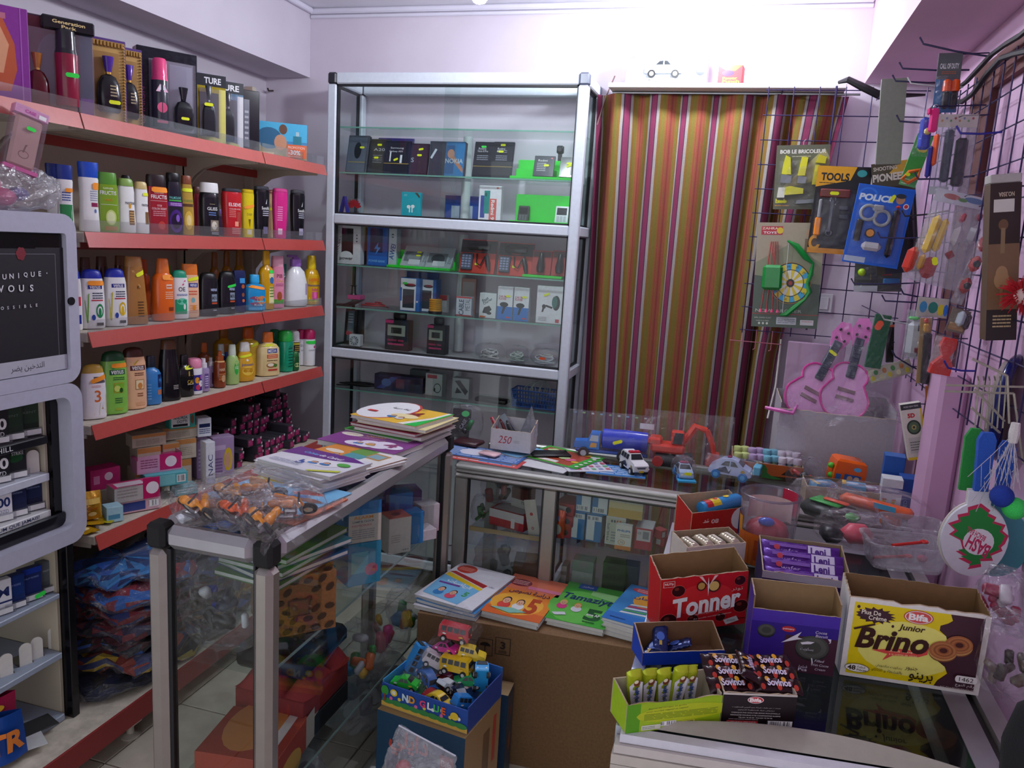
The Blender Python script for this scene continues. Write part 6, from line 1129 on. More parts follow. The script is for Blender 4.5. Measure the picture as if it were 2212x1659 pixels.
def tee(inv):return lambda p,w,h:(p.rect(.0,0,w,h,'2070a8'),p.rect(.05*w,.76*h if inv else .05*h,.98*w,.95*h if inv else .26*h,'ccd4d4'),p.rect(.38*w,.05*h,.98*w,.8*h,'ccd4d4')if not inv else p.rect(.05*w,.05*h,.55*w,.78*h,'ccd4d4'),p.bars(.1*w,.78*h if inv else .07*h,.8*w,.93*h if inv else .24*h,12,'ccd4d4','303438'))
def bulbbox(label,x,z0,w,h,fr,d=.09,y=2.56,col='c8ccc8',rz=0):return carton('boxed_bulb',label,'box',w,d,h,col,TR((x,y+d/2,z0),rz),fr=lambda p:fr(p,w,h))
def bx(px,y=2.56):return at(px,1130,y=y).x
for lab,pl,pr,z0,inv in(('blue and white bulb box, lower left of the block of four',1230,1263,0,True),('blue and white bulb box, lower right of the block of four',1266,1300,0,True),('blue and white bulb box, upper left of the block of four',1241,1273,.0985,False),('blue and white bulb box, upper right of the block of four',1276,1310,.0985,False)):
 a,c=bx(pl),bx(pr);bulbbox(lab,(a+c)/2,zt+z0,c-a,.097,tee(inv))
a,c=bx(1309),bx(1352);bulbbox('white bulb box with sideways lettering and red spots',(a+c)/2,zt,c-a,.10,lambda p,w,h:(p.rect(.05*w,.05*h,.95*w,.95*h,'b8bca8'),p.text('PHILIPS',.14*w,.45*h,.12*w,'384858',.6*h,rot=R(90)),p.lines(.3*w,.1*h,.8*w,.5*h,4,'808c90'),[p.ell((.3+.14*i)*w,.84*h,.05*w,.05*h,('404850','404850','c05030','c06030')[i])for i in range(4)]))
a,c=bx(1334),bx(1369);bulbbox('white and orange bulb box with a wattage circle',(a+c)/2,zt,c-a,.085,lambda p,w,h:(p.rect(.0,.0,w,.16*h,'d08030'),p.rect(.0,.16*h,w,h,'d8d8cc'),p.text('PHILIPS',.5*w,.78*h,.09*h,'2870a8',.8*w,bold=.03),p.ell(.4*w,.3*h,.22*w,.11*h,'c09040'),p.ell(.4*w,.3*h,.18*w,.09*h,'e0dcc8'),p.text('75',.4*w,.3*h,.08*h,'303030',.2*w),p.lines(.3*w,.5*h,.9*w,.66*h,2,'a8a890')),y=2.53,d=.025)
a,c=bx(1312),bx(1386);bulbbox('pale yellow bulb carton stacked on the sideways lettered box',(a+c)/2,zt+.1005,c-a,.085,lambda p,w,h:(p.rect(0,0,w,.35*h,'c0a048'),p.rect(0,.35*h,w,.6*h,'c8bc88'),p.lines(.05*w,.85*h,.95*w,.97*h,1,'7c8478')),col='c0c0ac')
a,c=bx(1374),bx(1412);bulbbox('red and white bulb box beside the orange one',(a+c)/2,zt,c-a,.075,lambda p,w,h:(p.rect(0,0,w,h,'b03038'),p.rect(.1*w,.4*h,.9*w,.92*h,'c8c4c0'),p.rect(.45*w,.5*h,.8*w,.85*h,'8a8c8c'),p.text('CE',.25*w,.75*h,.1*h,'303030',.2*w)))
for i in range(3):
 carton('boxed_bulb',('lowest','middle','topmost')[i]+' red box of the leaning pile by the counter upright','box',.075,.10,.04,'a03030',TR((bx(1212)+.012*i-.006,2.60,zt+.0415*i),R(8-10*i)),fr=lambda p:(p.rect(.01,.008,.05,.03,'c8c0b8'),p.ell(.055,.02,.01,.01,'303030')))
sachet('orange bag with a white disc hanging in front of the red boxes',TR((bx(1208),2.535,zt+.003),0),.05,.10,.012,'c84c2c',lambda p:(p.ell(.5,.35,.3,.2,'a8b0b0'),p.rect(.35,.65,.65,.8,'2c3a80')))
for i,(px,dz,a,c)in enumerate(((1400,.0,.3,'a83434'),(1430,0,-.4,'b03c3c'),(1455,0,.7,'9c2c30'),(1425,.031,1.0,'b44040'),(1462,.031,-.6,'a83838'),(1480,.0,.2,'9a3034'),(1390,.031,.4,'b0a8a4'))):
 carton('small_box',('small red box at the left of the loose red boxes','small red box second in the loose red boxes','small dark red box in the middle of the loose boxes','small red box on top of the loose boxes','small red box lying askew on the loose boxes','small red box near the open red carton','small grey-red box near the bulb boxes')[i],'box',.035,.035,.03,c,TR((bx(px),2.62+.012*(i%3),zt+dz+.0005),a),fr=lambda p:p.rect(.006,.005,.022,.024,'c8c4c0'))
# left bay of the back counter
o=carton('tool_box','red and white box at an angle in the first bay of the back counter','box',.14,.09,.06,'b02830',TR((-.70,2.60,zt),R(-14)),tp=lambda p:p.rect(.01,.01,.13,.08,'b8b4b4'),fr=lambda p:(p.rect(0,.03,.14,.06,'c8c4c4'),p.rect(.09,.005,.105,.04,'d8d8d8')))
o=carton('tool_box','small brown and white box standing on the red and white box','box',.07,.05,.07,'5a2824',TR((-.675,2.64,zt+.061),R(-20)),fr=lambda p:(p.rect(0,0,.07,.03,'c0bcb8'),p.text('75',.05,.02,.01,'303030',.014)))
o=MB().box(-.022,-.002,0,.022,.002,.125,'c0bab0',.001).build('hang_card','paper',None,0,TR((-.60,2.535,zt),R(-6))@Matrix.Rotation(R(-12),4,'Y'));tag(o,'tilted white card with two red marks in the first bay of the back counter','card')
p=PR(lambda u,v,e:(u,-.002-e,v));p.ell(0,.075,.006,.006,'a82828');p.ell(-.002,.025,.005,.005,'a82828');p.ell(-.002,.025,.003,.003,'c0bab0');p.build('print','print',o,0)
junkbag('clear bag of black and red tools in the first bay of the back counter',(-.76,2.64,zt+.062),(.15,.12,.12),['3a1c20','18181c','8a2830','202024'],7)
junkbag('clear bag of green and red pieces at the far left of the back counter',(-.81,2.60,zt),(.09,.12,.09),['2c7030','1c5020','a03038','488038'],6)
junkbag('packet of green and white wipes under the back counter top',(-.72,2.72,.745),(.22,.10,.07),['a8b8b8','3a8050','b8c8c8','c0c890'],6,film='filmfog')
MB().box(-.83,2.70,.737,-.575,2.82,.743,'1c2024').build('half_shelf','satin',bc,0)
junkbag('big grey bag of black things low in the first bay of the back counter',(-.70,2.62,.362),(.26,.18,.20),['1c1c20','2a2a30','38383c','141418','303030'],9,film='filmfog')
o=carton('brown_box','brown box low beside the counter upright','box',.10,.12,.14,'5c4230',TR((-.625,2.58,.361),R(10)),kind='kraft')
for lab,x,w,h,c,fr in(('pale card box low in the middle bay of the back counter',-.43,.075,.17,'a8aca8',lambda p:p.rect(.0,.13,.075,.17,'88908c')),('dark olive bag-like box low in the middle bay',-.30,.12,.18,'3c3a28',lambda p:p.lines(.02,.02,.1,.12,3,'2a2a20')),('lilac picture box low in the middle bay',-.16,.10,.13,'8a88a8',lambda p:(p.text('HAIR',.05,.11,.01,'40405c',.05),p.ell(.05,.05,.03,.02,'b07888'),p.rect(.06,.02,.09,.05,'6a6898'))),('white strip box at the left of the middle bay',-.495,.02,.14,'a4a49c',lambda p:p.lines(.0,.1,.02,.13,1,'70706c'))):
 carton('shelf_box',lab,'box',w,.06,h,c,TR((x,2.60,.361),0),fr=fr)
# ================================================================ big carton with books, cartons and toy tray on the floor
KR='8a6a48'
M=TR((-.44,2.3,0),R(3))
bigc=carton('brown_carton','big plain brown carton on the floor with a row of school books on top','carton',.86,.27,.452,'7d5e3e',M,kind='kraft',fr=lambda p:None)
p=PR(lambda u,v,e:(-.43+u,-.135-e,v))
def cpx(px,py):q=M.inverted()@at(px,py,y=2.16);return q.x+.43,q.z
for px,kind in((1015,'a'),(1049,'u'),(1087,'3')):
 u,v=cpx(px,1395);s=.024
 for q in((u-s,v-s*1.15,u+s,v-s*1.08),(u-s,v+s*1.08,u+s,v+s*1.15),(u-s,v-s*1.15,u-s*.93,v+s*1.15),(u+s*.93,v-s*1.15,u+s,v+s*1.15)):p.rect(*q,'241a12')
 if kind=='u':p.poly([(u-.017,v+.004)]+[(u+.017*math.cos(R(a)),v+.004+.012*math.sin(R(a)))for a in range(180,-1,-20)][0:10],'241a12');p.rect(u-.0012,v-.016,u+.0012,v+.006,'241a12');p.rect(u-.008,v-.018,u+.001,v-.015,'241a12')
 elif kind=='3':p.text('3',u,v+.003,.024,'241a12',.016,bold=.03);p.rect(u-.013,v-.017,u+.013,v-.015,'241a12');p.rect(u-.013,v-.021,u+.013,v-.0195,'241a12')
 else:p.poly([(u-.008,v-.004),(u+.008,v-.004),(u,v+.016)],'241a12');p.rect(u-.003,v-.016,u+.003,v-.003,'241a12')
p.build('handling_marks','printm',bigc,0)
MB().box(-.43,-.0015,.4522,.43,.0015,.4526,'5c452c').build('lid_seam','kraft',bigc,0)
def cv_math(p):
 p.rect(0,0,1,1,'e6e6ec');p.ell(.22,.87,.17,.11,'c84030');p.lines(.1,.82,.34,.92,3,'e8a090');p.poly([(.02,.72),(.10,.76),(.80,.60),(.78,.52)],'b03030');p.poly([(.02,.62),(.03,.70),(.79,.50),(.78,.44)],'e8c828');p.poly([(.0,.62),(.78,.44),(.72,.03),(.06,.1)],'78b8e0');p.text(ar('الرياضيات'),.40,.47,.10,'f0f0f4',.46,rot=-.15,bold=.02);p.rect(.08,.40,.45,.44,'6a3c90');p.text('5',.66,.28,.12,'48a060',.08,bold=.04);kid(p,.26,.26,.09,hair='201818');kid(p,.48,.24,.09,hair='3a2418',shirt='d8506c');p.text(ar('سفير'),.88,.58,.04,'304080',.1)
def cv_text(p):
 p.rect(0,0,1,1,'e8862c');p.rect(0,.62,1,1,'e07858');p.rect(0,0,1,.16,'d8642c');p.ell(.45,.3,.45,.25,'f0b040');p.ell(.24,.80,.2,.09,'8a3040');p.lines(.1,.75,.38,.86,3,'e0b0a8');p.rect(.42,.68,1,.75,'e080a0');p.text(ar('دراسة نصوص'),.52,.58,.12,'40205a',.72,bold=.02);p.text('5',.72,.30,.36,'b84420',.2,bold=.04);kid(p,.26,.32,.12,shirt='d84840',hair='2a1a14');kid(p,.5,.32,.11,hair='4a2c1c',shirt='e8e8e8');p.poly([(.08,.12),(.45,.18),(.7,.14),(.45,.06)],'88c0b0')
def cv_tam(p):
 p.rect(0,0,1,1,'44a838');p.ell(.4,.4,.5,.4,'68c050');p.rect(.22,.86,.55,1,'2458a8');p.text(ar('سفير'),.38,.93,.06,'f0f0f4',.2);p.poly([(.5,.86),(.5,.74),(.96,.66),(1,.84)],'90c880');p.text('Tamaziyt',.50,.60,.2,'1a3c6c',.88,bold=.025,shear=.2);p.text('5',.72,.26,.28,'1c5428',.28,bold=.05);p.text('ème AP',.72,.26,.06,'f0f0e8',.22,bold=.02);kid(p,.14,.42,.1,hair='e8d050',shirt='d03c80');kid(p,.4,.40,.1,hair='e0a030',shirt='d8d8e0');p.poly([(.05,.14),(.25,.2),(.3,.14),(.12,.09)],'d8dce0');p.lines(.6,.06,.8,.10,1,'1c4c20')
def cv_exam(p):
 p.rect(0,0,1,1,'3c88c8');p.rect(0,0,1,.2,'2c70c0');p.ell(.62,.62,.36,.2,'e8a840');p.ell(.4,.88,.3,.07,'d85060');p.lines(.2,.84,.6,.92,2,'f0c8c8');p.text(ar('امتحان'),.5,.68,.10,'3a2c80',.5,bold=.02)
 for i,c in enumerate(('d8dce0','50a060','d8dce0','b04060','d8dce0')):p.poly([(.2+.02*i,.22+.055*i),(.72-.03*i,.26+.055*i),(.74-.03*i,.30+.055*i),(.22+.02*i,.26+.055*i)],c)
 p.lines(.12,.06,.4,.10,1,'1c3c80')
ZB=.4535
book('white school book under the mathematics workbook',-.775,2.305,ZB,.21,.30,.012,R(-2),'d8d8dc',soft=.004)
book('blue and white school book in the middle of the mathematics pile',-.76,2.31,ZB+.0125,.21,.30,.012,R(-8),'3c80b8',soft=.004)
book('white mathematics workbook with a blue picture, top of its pile',-.765,2.315,ZB+.025,.21,.30,.010,R(-10),'e6e6ec',cv_math,soft=.006)
book('orange school book beneath its twin on the big carton',-.565,2.33,ZB,.19,.30,.013,R(-6),'d8d8d8',soft=.003)
book('orange text study book on the big carton',-.565,2.33,ZB+.0135,.19,.31,.012,R(-4),'e8862c',cv_text,soft=.006)
book('green school book beneath its twin on the big carton',-.375,2.355,ZB,.18,.28,.013,R(-3),'d8d8d8',soft=.003)
book('green language school book on the big carton',-.375,2.355,ZB+.0135,.185,.29,.012,R(-3),'44a838',cv_tam,soft=.006)
for i in range(3):book(('lowest','second','third')[i]+' book under the blue examination book beside the freezer',-.20+.006*i,2.355-.006*i,ZB+.0145*i,.17,.28,.014,R(-8-2*i),'d0d0d4',soft=.003)
book('blue examination book with pictured book stack, beside the freezer',-.195,2.35,ZB+.0437,.17,.28,.010,R(-11),'3c88c8',cv_exam,soft=.01)
# blue cartons
def cardside(p,w,h):p.rect(.55*w,.1*h,.75*w,.9*h,'6a5038');p.rect(.8*w,.4*h,.92*w,.9*h,'a03830')
q=at(1072,1500,y=2.03)
carton('blue_carton','dark blue carton standing between the toy tray carton and the big brown one','carton',.22,.075,.292,'1c3c5c',TR((-.645,2.092,0),R(2)),kind='card',tp=lambda p:p.rect(0,0,.22,.075,'a08864'),rt=lambda p:(p.rect(0,0,.075,.292,'1c3854'),p.ell(.05,.22,.01,.02,'8a3830'),p.ell(.045,.12,.014,.03,'8a4838')))
M=TR((-.672,1.862,0),R(-8));W2,D2,H2=.265,.215,.352
bcn=carton('blue_carton','dark blue carton with red lettering and brown top carrying the tray of toy cars','carton',W2,D2,H2,'17405c',M,kind='card',fr=lambda p:(p.text(ar('دايلي'),.10,.275,.075,'c04838',.12,bold=.03),p.ell(.09,.2,.05,.03,'1c2c48'),p.rect(.196,.235,.235,.285,'b03c3c'),p.text('Bifa',.2155,.262,.018,'d8c8c0',.032,bold=.03),p.rect(.2,.225,.232,.232,'8a6a48'),p.poly([(.18,0),(.185,.10),(.2,.16),(.21,.16),(.208,.1),(.24,.11),(.25,.05),(.24,0)],'8a4a2c')),rt=lambda p:(p.rect(0,0,D2,H2,'9c7c58'),p.rect(.11,.02,.15,.3,'6c5038'),p.rect(.17,.18,.19,.32,'b04038')),tp=lambda p:(p.rect(0,0,W2,D2,'a88c66'),p.rect(0,.1,W2,.103,'6c5438')))
# tray of toy cars
TT=M@Matrix.Translation((.0,.01,H2+.001))@Matrix.Rotation(R(-1),4,'Z')
ty=thing('toy_tray','colourful card tray full of toy cars on the blue carton','tray',None,TT)
tw,td,th=.262,.20,.075
b=MB();b.box(-tw/2,-td/2,0,tw/2,td/2,.003,'8a7a60');b.build('tray_floor','card',ty,0)
for nm,q,c in(('front_wall',(-tw/2,-td/2,.0031,tw/2,-td/2+.003,th*.9),'1e4a9c'),('back_wall',(-tw/2,td/2-.003,.0031,tw/2,td/2,th*1.2),'2c68b8'),('side_wall',(-tw/2,-td/2+.0031,.0031,-tw/2+.003,td/2-.0031,th),'3c90c8'),('side_wall',(tw/2-.003,-td/2+.0031,.0031,tw/2,td/2-.0031,th),'1c3c90')):
 w_=MB().box(*q,c).build(nm,'card',ty,0)
 if nm=='front_wall':
  p=PR(lambda u,v,e:(-tw/2+u,-td/2-e,v));p.rect(0,.003,tw,.016,'d8b050')
  for k in range(9):p.ell(.02+.028*k,.02,.018,.008,'3c8c48');p.ell(.03+.026*k,.03+.004*(k%3),.005,.005,('e070a0','e8d040','f0f0f0')[k%3])
  for i,(t_,c)in enumerate((('N','d0e8f0'),('D','e8a030'),('G','e05080'),('L','f0f0f0'),('U','48c060'),('E','e06030'))):p.text(t_,.075+.021*i+.012*(i>1),.046,.020,c,None,bold=.05)
  p.ell(.04,.05,.011,.010,'e8d030');p.ell(.04,.05,.006,.006,'f0f0e0');p.ell(.225,.042,.012,.011,'e8c838');p.ell(.012,.05,.012,.014,'3c9c40');p.rect(.009,.02,.015,.04,'8a4830');p.build('front_print','print',w_,0)
 if nm=='back_wall' or q[2]<-.1:
  p=PR((lambda u,v,e:(-tw/2+.003+e,td/2-u,v))if nm=='side_wall' else(lambda u,v,e:(-tw/2+u,td/2-.003-e,v)))
  for k in range(6):p.ell(.02+.032*k,.03+.02*(k%2),.014,.012,('48b050','e8d040','58b8e0','e8e8f0')[k%4])
  p.build('inner_print','print',w_,0)
def toycar(label,M,L,col,kind='car',parent=None,wheel='1c1c1e',name='toy_car',print_fn=None,cat='toy'):
 t=thing(name,label,cat,None,M)if parent is None else parent
 w=L*.42;r=L*.105;zf=r*.9
 if kind=='car':body=[(-.5,.06),(-.49,.17),(-.30,.22),(-.14,.36),(.10,.37),(.26,.25),(.46,.19),(.5,.08),(.48,.03),(-.48,.03)]
 elif kind=='beetle':body=[(-.5,.08),(-.47,.18),(-.36,.26),(-.2,.37),(.0,.41),(.16,.36),(.30,.24),(.45,.17),(.5,.07),(.47,.02),(-.47,.02)]
 elif kind=='bus':body=[(-.5,.04),(-.5,.40),(-.46,.44),(.40,.44),(.46,.38),(.49,.24),(.5,.05),(.47,.02),(-.47,.02)]
 elif kind=='suv':body=[(-.5,.06),(-.49,.38),(-.44,.44),(.06,.44),(.20,.28),(.44,.25),(.5,.2),(.5,.06),(.46,.02),(-.46,.02)]
 body=[(x*L,(z+.0)*L+zf)for x,z in body][::-1]
 b=MB();b.prism(body,-w/2,w/2,col);top=max(z for x,z in body)
 lo=zf+.24*L if kind!='bus' else zf+.3*L
 b.v=[(x,y*(1-.28*max(0,(z-lo))/(top-lo+1e-6))if z>lo else y,z)for x,y,z in b.v]
 for s in(-1,1):b.box(-.5*L,s*w*.5-.004*s-.002,zf+.09*L,.5*L,s*w*.5+.003,zf+.12*L,col)if kind=='suv' else None
 o=b.build('body','gloss',t,30)
 gl='22262c'
 for s in(-1,1):
  p=PR(lambda u,v,e,s=s:(u*L,s*(w/2*(1-.28*max(0,v*L+zf-lo)/(top-lo+1e-6)if v*L+zf>lo else 1)+e+.0003),v*L+zf))
  if kind=='bus':[p.poly([(-.42+.21*k,.26),(-.42+.21*k,.40),(-.26+.21*k,.40),(-.26+.21*k,.26)],gl)for k in range(4)]
  elif kind=='suv':[p.poly([(-.44+.17*k,.27),(-.44+.17*k,.40),(-.30+.17*k,.40),(-.30+.17*k,.27)],gl)for k in range(3)]
  else:p.poly([(-.22,.235),(-.12,.335),(-.02,.345),(-.02,.235)],gl);p.poly([(.01,.235),(.01,.345),(.09,.34),(.19,.235)],gl)
  if print_fn:print_fn(p)
  p.build('side_windows','print',o,0)
 ws={'car':((.115,.355),(.255,.245)),'beetle':((.17,.345),(.29,.245)),'bus':((.465,.385),(.49,.24)),'suv':((.075,.425),(.185,.295))}[kind]
 (xa,za),(xb,zb)=ws;n=Vector((zb-za,0,-(xb-xa))).normalized();n=-n if n.x<0 else n
 b=MB();q=[(xa*L+.0,-w*.34,za*L+zf),(xa*L,w*.34,za*L+zf),(xb*L,w*.42,zb*L+zf),(xb*L,-w*.42,zb*L+zf)]
 b.add([tuple(Vector(v)+n*.0012)for v in q]+[tuple(Vector(v)-n*.001)for v in q],[(0,1,2,3),(0,4,5,1),(1,5,6,2),(2,6,7,3),(3,7,4,0)],gl);b.build('windscreen','gloss',t,0)
 for x in(-.31,.31):
  for s in(-1,1):
   k=MB();k.disc((x*L,s*(w/2-.001),r),r,L*.1,(0,1,0),wheel,16);wo=k.build('wheel','rubber',t,40)
   k=MB();k.disc((x*L,s*(w/2+L*.05-.001),r),r*.55,.002,(0,1,0),'c8c8c8' if wheel!='3080c8' else '60b8f0',10);k.build('hub','satin',wo,40)
 for s in(-1,1):MB().box(.47*L,s*w*.32-.06*w,zf+.10*L,.505*L,s*w*.32+.06*w,zf+.15*L,'e8e4d0',.001).build('headlight','gloss',t,0)
 return t
TC=[(-.085,-.055,.055,10,0,'30b838','car','bright green toy car at the front left of the toy tray'),(.030,-.075,.05,-12,0,'d8b828','beetle','yellow toy car at the front of the toy tray'),(-.045,-.005,.055,-30,25,'2c6ab8','beetle','blue toy car in the middle of the toy tray'),(.022,-.02,.058,70,40,'c8d0dc','car','silver white toy car standing nose up in the toy tray'),(.094,-.055,.048,60,20,'2c7cc8','suv','blue square toy car in the front right corner of the tray'),(.060,.03,.062,30,0,'38a868','car','pale green toy car behind the silver one in the tray'),(.066,-.025,.05,-40,20,'1c2848','car','dark navy toy car beside the silver one'),
 (.108,.015,.09,-62,-70,'2c98d8','bus','blue toy bus standing upright at the right edge of the tray'),(-.012,.02,.035,8,0,'7a1c24','car','dark red toy car under the yellow bus'),(.02,.035,.088,6,0,'d8b020','bus','yellow toy bus on the heap of toy cars'),(-.09,.05,.085,55,-62,'3890d8','bus','blue toy bus standing upright at the left back of the tray'),(-.025,.06,.120,-6,-8,'d83c98','car','pink toy car on top of the heap'),(.045,.07,.115,20,10,'e0c030','suv','small yellow toy car behind the yellow bus'),(-.012,.075,.158,12,4,'c02c38','bus','red toy bus on the very top of the heap'),(-.055,.03,.085,30,30,'d8d0d4','suv','black and white toy car stuck under the pink one'),(-.005,-.05,.035,80,10,'8a1c20','beetle','dark red toy car low between the green and yellow ones')]
for x,y,z,a,tl,c,k,lab in TC:
 L=.078 if k!='bus' else .088
 t=toycar(lab,TT@Matrix.Translation((x,y,z-.015))@Matrix.Rotation(R(a),4,'Z')@Matrix.Rotation(R(tl),4,'Y'),L,c,k,print_fn=lambda p:(p.ell(-.3,.18,.06,.03,'e8e8e8'),p.ell(.25,.15,.07,.03,'e8c040')))
bgk=MB();bgk.grid(lambda u,v:(-.115+.23*u+rnd.uniform(-.006,.006),-.085+.17*v,.022+.02*math.sin(u*13)*math.sin(v*11)+rnd.uniform(-.006,.006)),14,10,lambda u,v:('8a1c24','2c5ca0','3c8c4c','c0a030','8a3060')[int(u*5+v*3)%5])
tag(bgk.build('bagged_cars','satin',None,0,TT),'lower layer of bagged toy cars filling the tray','toy',kind='stuff')
b=MB();b.grid(lambda u,v:(-.12+.10*u+.03*v+rnd.uniform(-.005,.005),-.07+.13*v,.05+.07*v+.035*math.sin(math.pi*u)+rnd.uniform(-.006,.006)),10,12,(.96,.96,.98));b.grid(lambda u,v:(-.07+.13*u,.03+.08*v,.13+.06*math.sin(math.pi*u)+.05*v+rnd.uniform(-.006,.006)),10,8,(.96,.96,.98))
tag(b.build('torn_bag','film',None,0,TT),'torn clear bag over the heap of toy cars','bag')
# clear bag standing in front of the blue carton
b=MB();bw=[(815,1659),(863,1566),(930,1595),(983,1634),(960,1690)]
V_=[at(px,py,y=1.60)for px,py in((800,1720),(862,1566),(985,1632),(985,1740))]
def bagf(u,v,s):
 p_=V_[0].lerp(V_[3],u).lerp(V_[1].lerp(V_[2],u),v);return(p_.x+rnd.uniform(-.004,.004),p_.y+s*.06*math.sin(math.pi*u)*(1-v)**.6+rnd.uniform(-.005,.005),p_.z+rnd.uniform(-.002,.002))
t=thing('plastic_bag','milky clear bag with a slanted open top, at the foot of the blue carton','bag',loc=(0,0,0))
b.grid(lambda u,v:bagf(u,v,-1),12,12,(.95,.95,1));b.grid(lambda u,v:bagf(1-u,v,1),12,12,(.95,.95,1));b.build('film','filmfog',t,0)
rim=[V_[1].lerp(V_[2],k/10)+Vector((0,-.002,0))for k in range(11)];MB().tube(rim,.002,5,'c8c8d8').build('rim','satin',t)
c_=V_[0].lerp(V_[3],.4).lerp(V_[1],.25)
b=MB()
for dx,dz,c in((-.02,0,'3a2c90'),(.02,.02,'c8c8d8'),(.0,.035,'c04050'),(.05,0,'5a48a0')):b.ball((c_.x+dx,c_.y,c_.z+dz),.02,c,10,6)
b.build('contents','satin',t,label='violet and white wrapped things')
sk=MB();sk.grid(lambda u,v:(V_[0].x+.005+.165*u,1.6+(.05 if v>.5 else-.05)*math.sin(math.pi*u),V_[0].z*min(1,abs(2*v-1))+.002),10,8,(.95,.95,1));sk.build('bag_base','filmfog',t,0)
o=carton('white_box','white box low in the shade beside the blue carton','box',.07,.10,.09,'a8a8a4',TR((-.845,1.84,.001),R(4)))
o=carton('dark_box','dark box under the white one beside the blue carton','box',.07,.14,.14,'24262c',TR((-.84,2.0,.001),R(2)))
# ================================================================ chest freezer with the snack boxes
FZ=.872
fx0,fx1,fy0,fy1=-.118,.492,1.10,2.12
fr_=thing('chest_freezer','white chest freezer with a glass top carrying the snack boxes','freezer',loc=(0,0,0))
sl=.10  # the front edge runs slightly aslant
def fbox(nm,pts,z0,z1,col,kind,bv=0):
 n=len(pts);b=MB();b.add([(x,y,z0)for x,y in pts]+[(x,y,z1)for x,y in pts],[tuple(range(n))[::-1],tuple(range(n,2*n))]+[(i,(i+1)%n,n+(i+1)%n,n+i)for i in range(n)],col);return b.build(nm,kind,fr_,30)
yf=lambda x:fy0+(x-fx0)*sl
fbox('body',[(fx0+.01,yf(fx0)+.012),(fx1-.01,yf(fx1)+.012),(fx1-.01,fy1),(fx0+.01,fy1)],.03,.785,'d6d2c6','satin')
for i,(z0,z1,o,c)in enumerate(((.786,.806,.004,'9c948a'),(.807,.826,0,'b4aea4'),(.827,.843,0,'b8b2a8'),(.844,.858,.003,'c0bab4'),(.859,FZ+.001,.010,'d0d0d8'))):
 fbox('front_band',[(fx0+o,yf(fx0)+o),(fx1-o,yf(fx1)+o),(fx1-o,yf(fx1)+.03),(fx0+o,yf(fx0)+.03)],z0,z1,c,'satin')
for nm,a,c,col in(('left_rim',fx0,fx0+.022,'b8bcc8'),('right_rim',fx1-.03,fx1,'c4c0bc'),('right_track',fx1-.046,fx1-.0305,'2a2628'),('right_inner_rim',fx1-.085,fx1-.0465,'a8a4a8')):
 fbox(nm,[(a,yf(a)+.031),(c,yf(c)+.031),(c,fy1),(a,fy1)],.80,FZ if nm!='right_track' else FZ-.012,col,'alu' if 'rim' in nm else 'rubber')
fbox('rear_rim',[(fx0+.023,fy1-.03),(fx1-.086,fy1-.03),(fx1-.086,fy1),(fx0+.023,fy1)],.80,FZ,'b8bcc8','alu')
g=fx0+.0225,fx1-.0855
fbox('sliding_glass',[(g[0],yf(g[0])+.032),(g[1],yf(g[1])+.032),(g[1],fy1-.031),(g[0],fy1-.031)],FZ-.007,FZ-.001,(.62,.66,.66),'glass')
fbox('inner_liner',[(g[0]+.02,yf(g[0])+.05),(g[1]-.02,yf(g[1])+.05),(g[1]-.02,fy1-.05),(g[0]+.02,fy1-.05)],.789,.80,'383c3c','matte')
# the curved grey grip of the sliding lid
b=MB();n=20;vs=[]
for k in range(n+1):
 u=k/n;x=g[0]+.03+(g[1]-g[0]-.035)*u;ar_=.105*math.sin(math.pi*min(1,u*.62+.19))-.06
 y1_=yf(x)+.034+max(.0,ar_)+.004;y0_=yf(x)+.034
 for y,z in((y0_,FZ+.002),(y0_+(y1_-y0_)*.5,FZ+.006),(y0_+(y1_-y0_)*.86,FZ+.012),(y1_,FZ+.012),(y1_,FZ)):vs.append((x,y,z))
b.add(vs,[(5*k+j,5*k+5+j,5*k+6+j,5*k+1+j)for k in range(n)for j in range(4)],'a6a294');b.build('curved_grip','satin',fr_,50)

def base2(a,c,z=FZ):A,B=at(*a,z=z),at(*c,z=z);return A,B,(B-A).length,math.atan2(B.y-A.y,B.x-A.x)
def hz(px,py,P):return at(px,py,y=P.y).z
def jag(n,amp,seed):
 r=random.Random(seed);return[r.uniform(-1,1)*amp for _ in range(n)]
def wall(nm,par,p0,p1,z0,h0,h1,t,cin,cout,seed=0,amp=.0015,curve=None):
 """an upright card wall from p0 to p1 with a torn upper edge; printed card outside, brown inside"""
 d=Vector((p1[0]-p0[0],p1[1]-p0[1]));L=d.length;d/=L;nr=Vector((d.y,-d.x));n=16;j=jag(n+1,amp,seed);b=MB()
 vs=[]
 for k in range(n+1):
  u=k/n;zt_=z0+h0+(h1-h0)*u+j[k]+(curve(u)if curve else 0)
  for off,z in((0,z0),(0,zt_),(-t,zt_+amp*.4),(-t,z0)):vs.append((p0[0]+d.x*L*u+nr.x*off,p0[1]+d.y*L*u+nr.y*off,z))
 fs=[];cs=[]
 for k in range(n):
  a,c=4*k,4*k+4
  for q,col in(((a,c,c+1,a+1),cout),((a+1,c+1,c+2,a+2),'b09a7c'),((a+2,c+2,c+3,a+3),cin),((a+3,c+3,c,a),cin)):fs.append(q);cs.append(col)
 fs+=[(0,1,2,3),(4*n+3,4*n+2,4*n+1,4*n)];cs+=[cin,cin]
 return b.add(vs,fs,cs).build(nm,'kraft' if cin==cout else 'card',par,0)
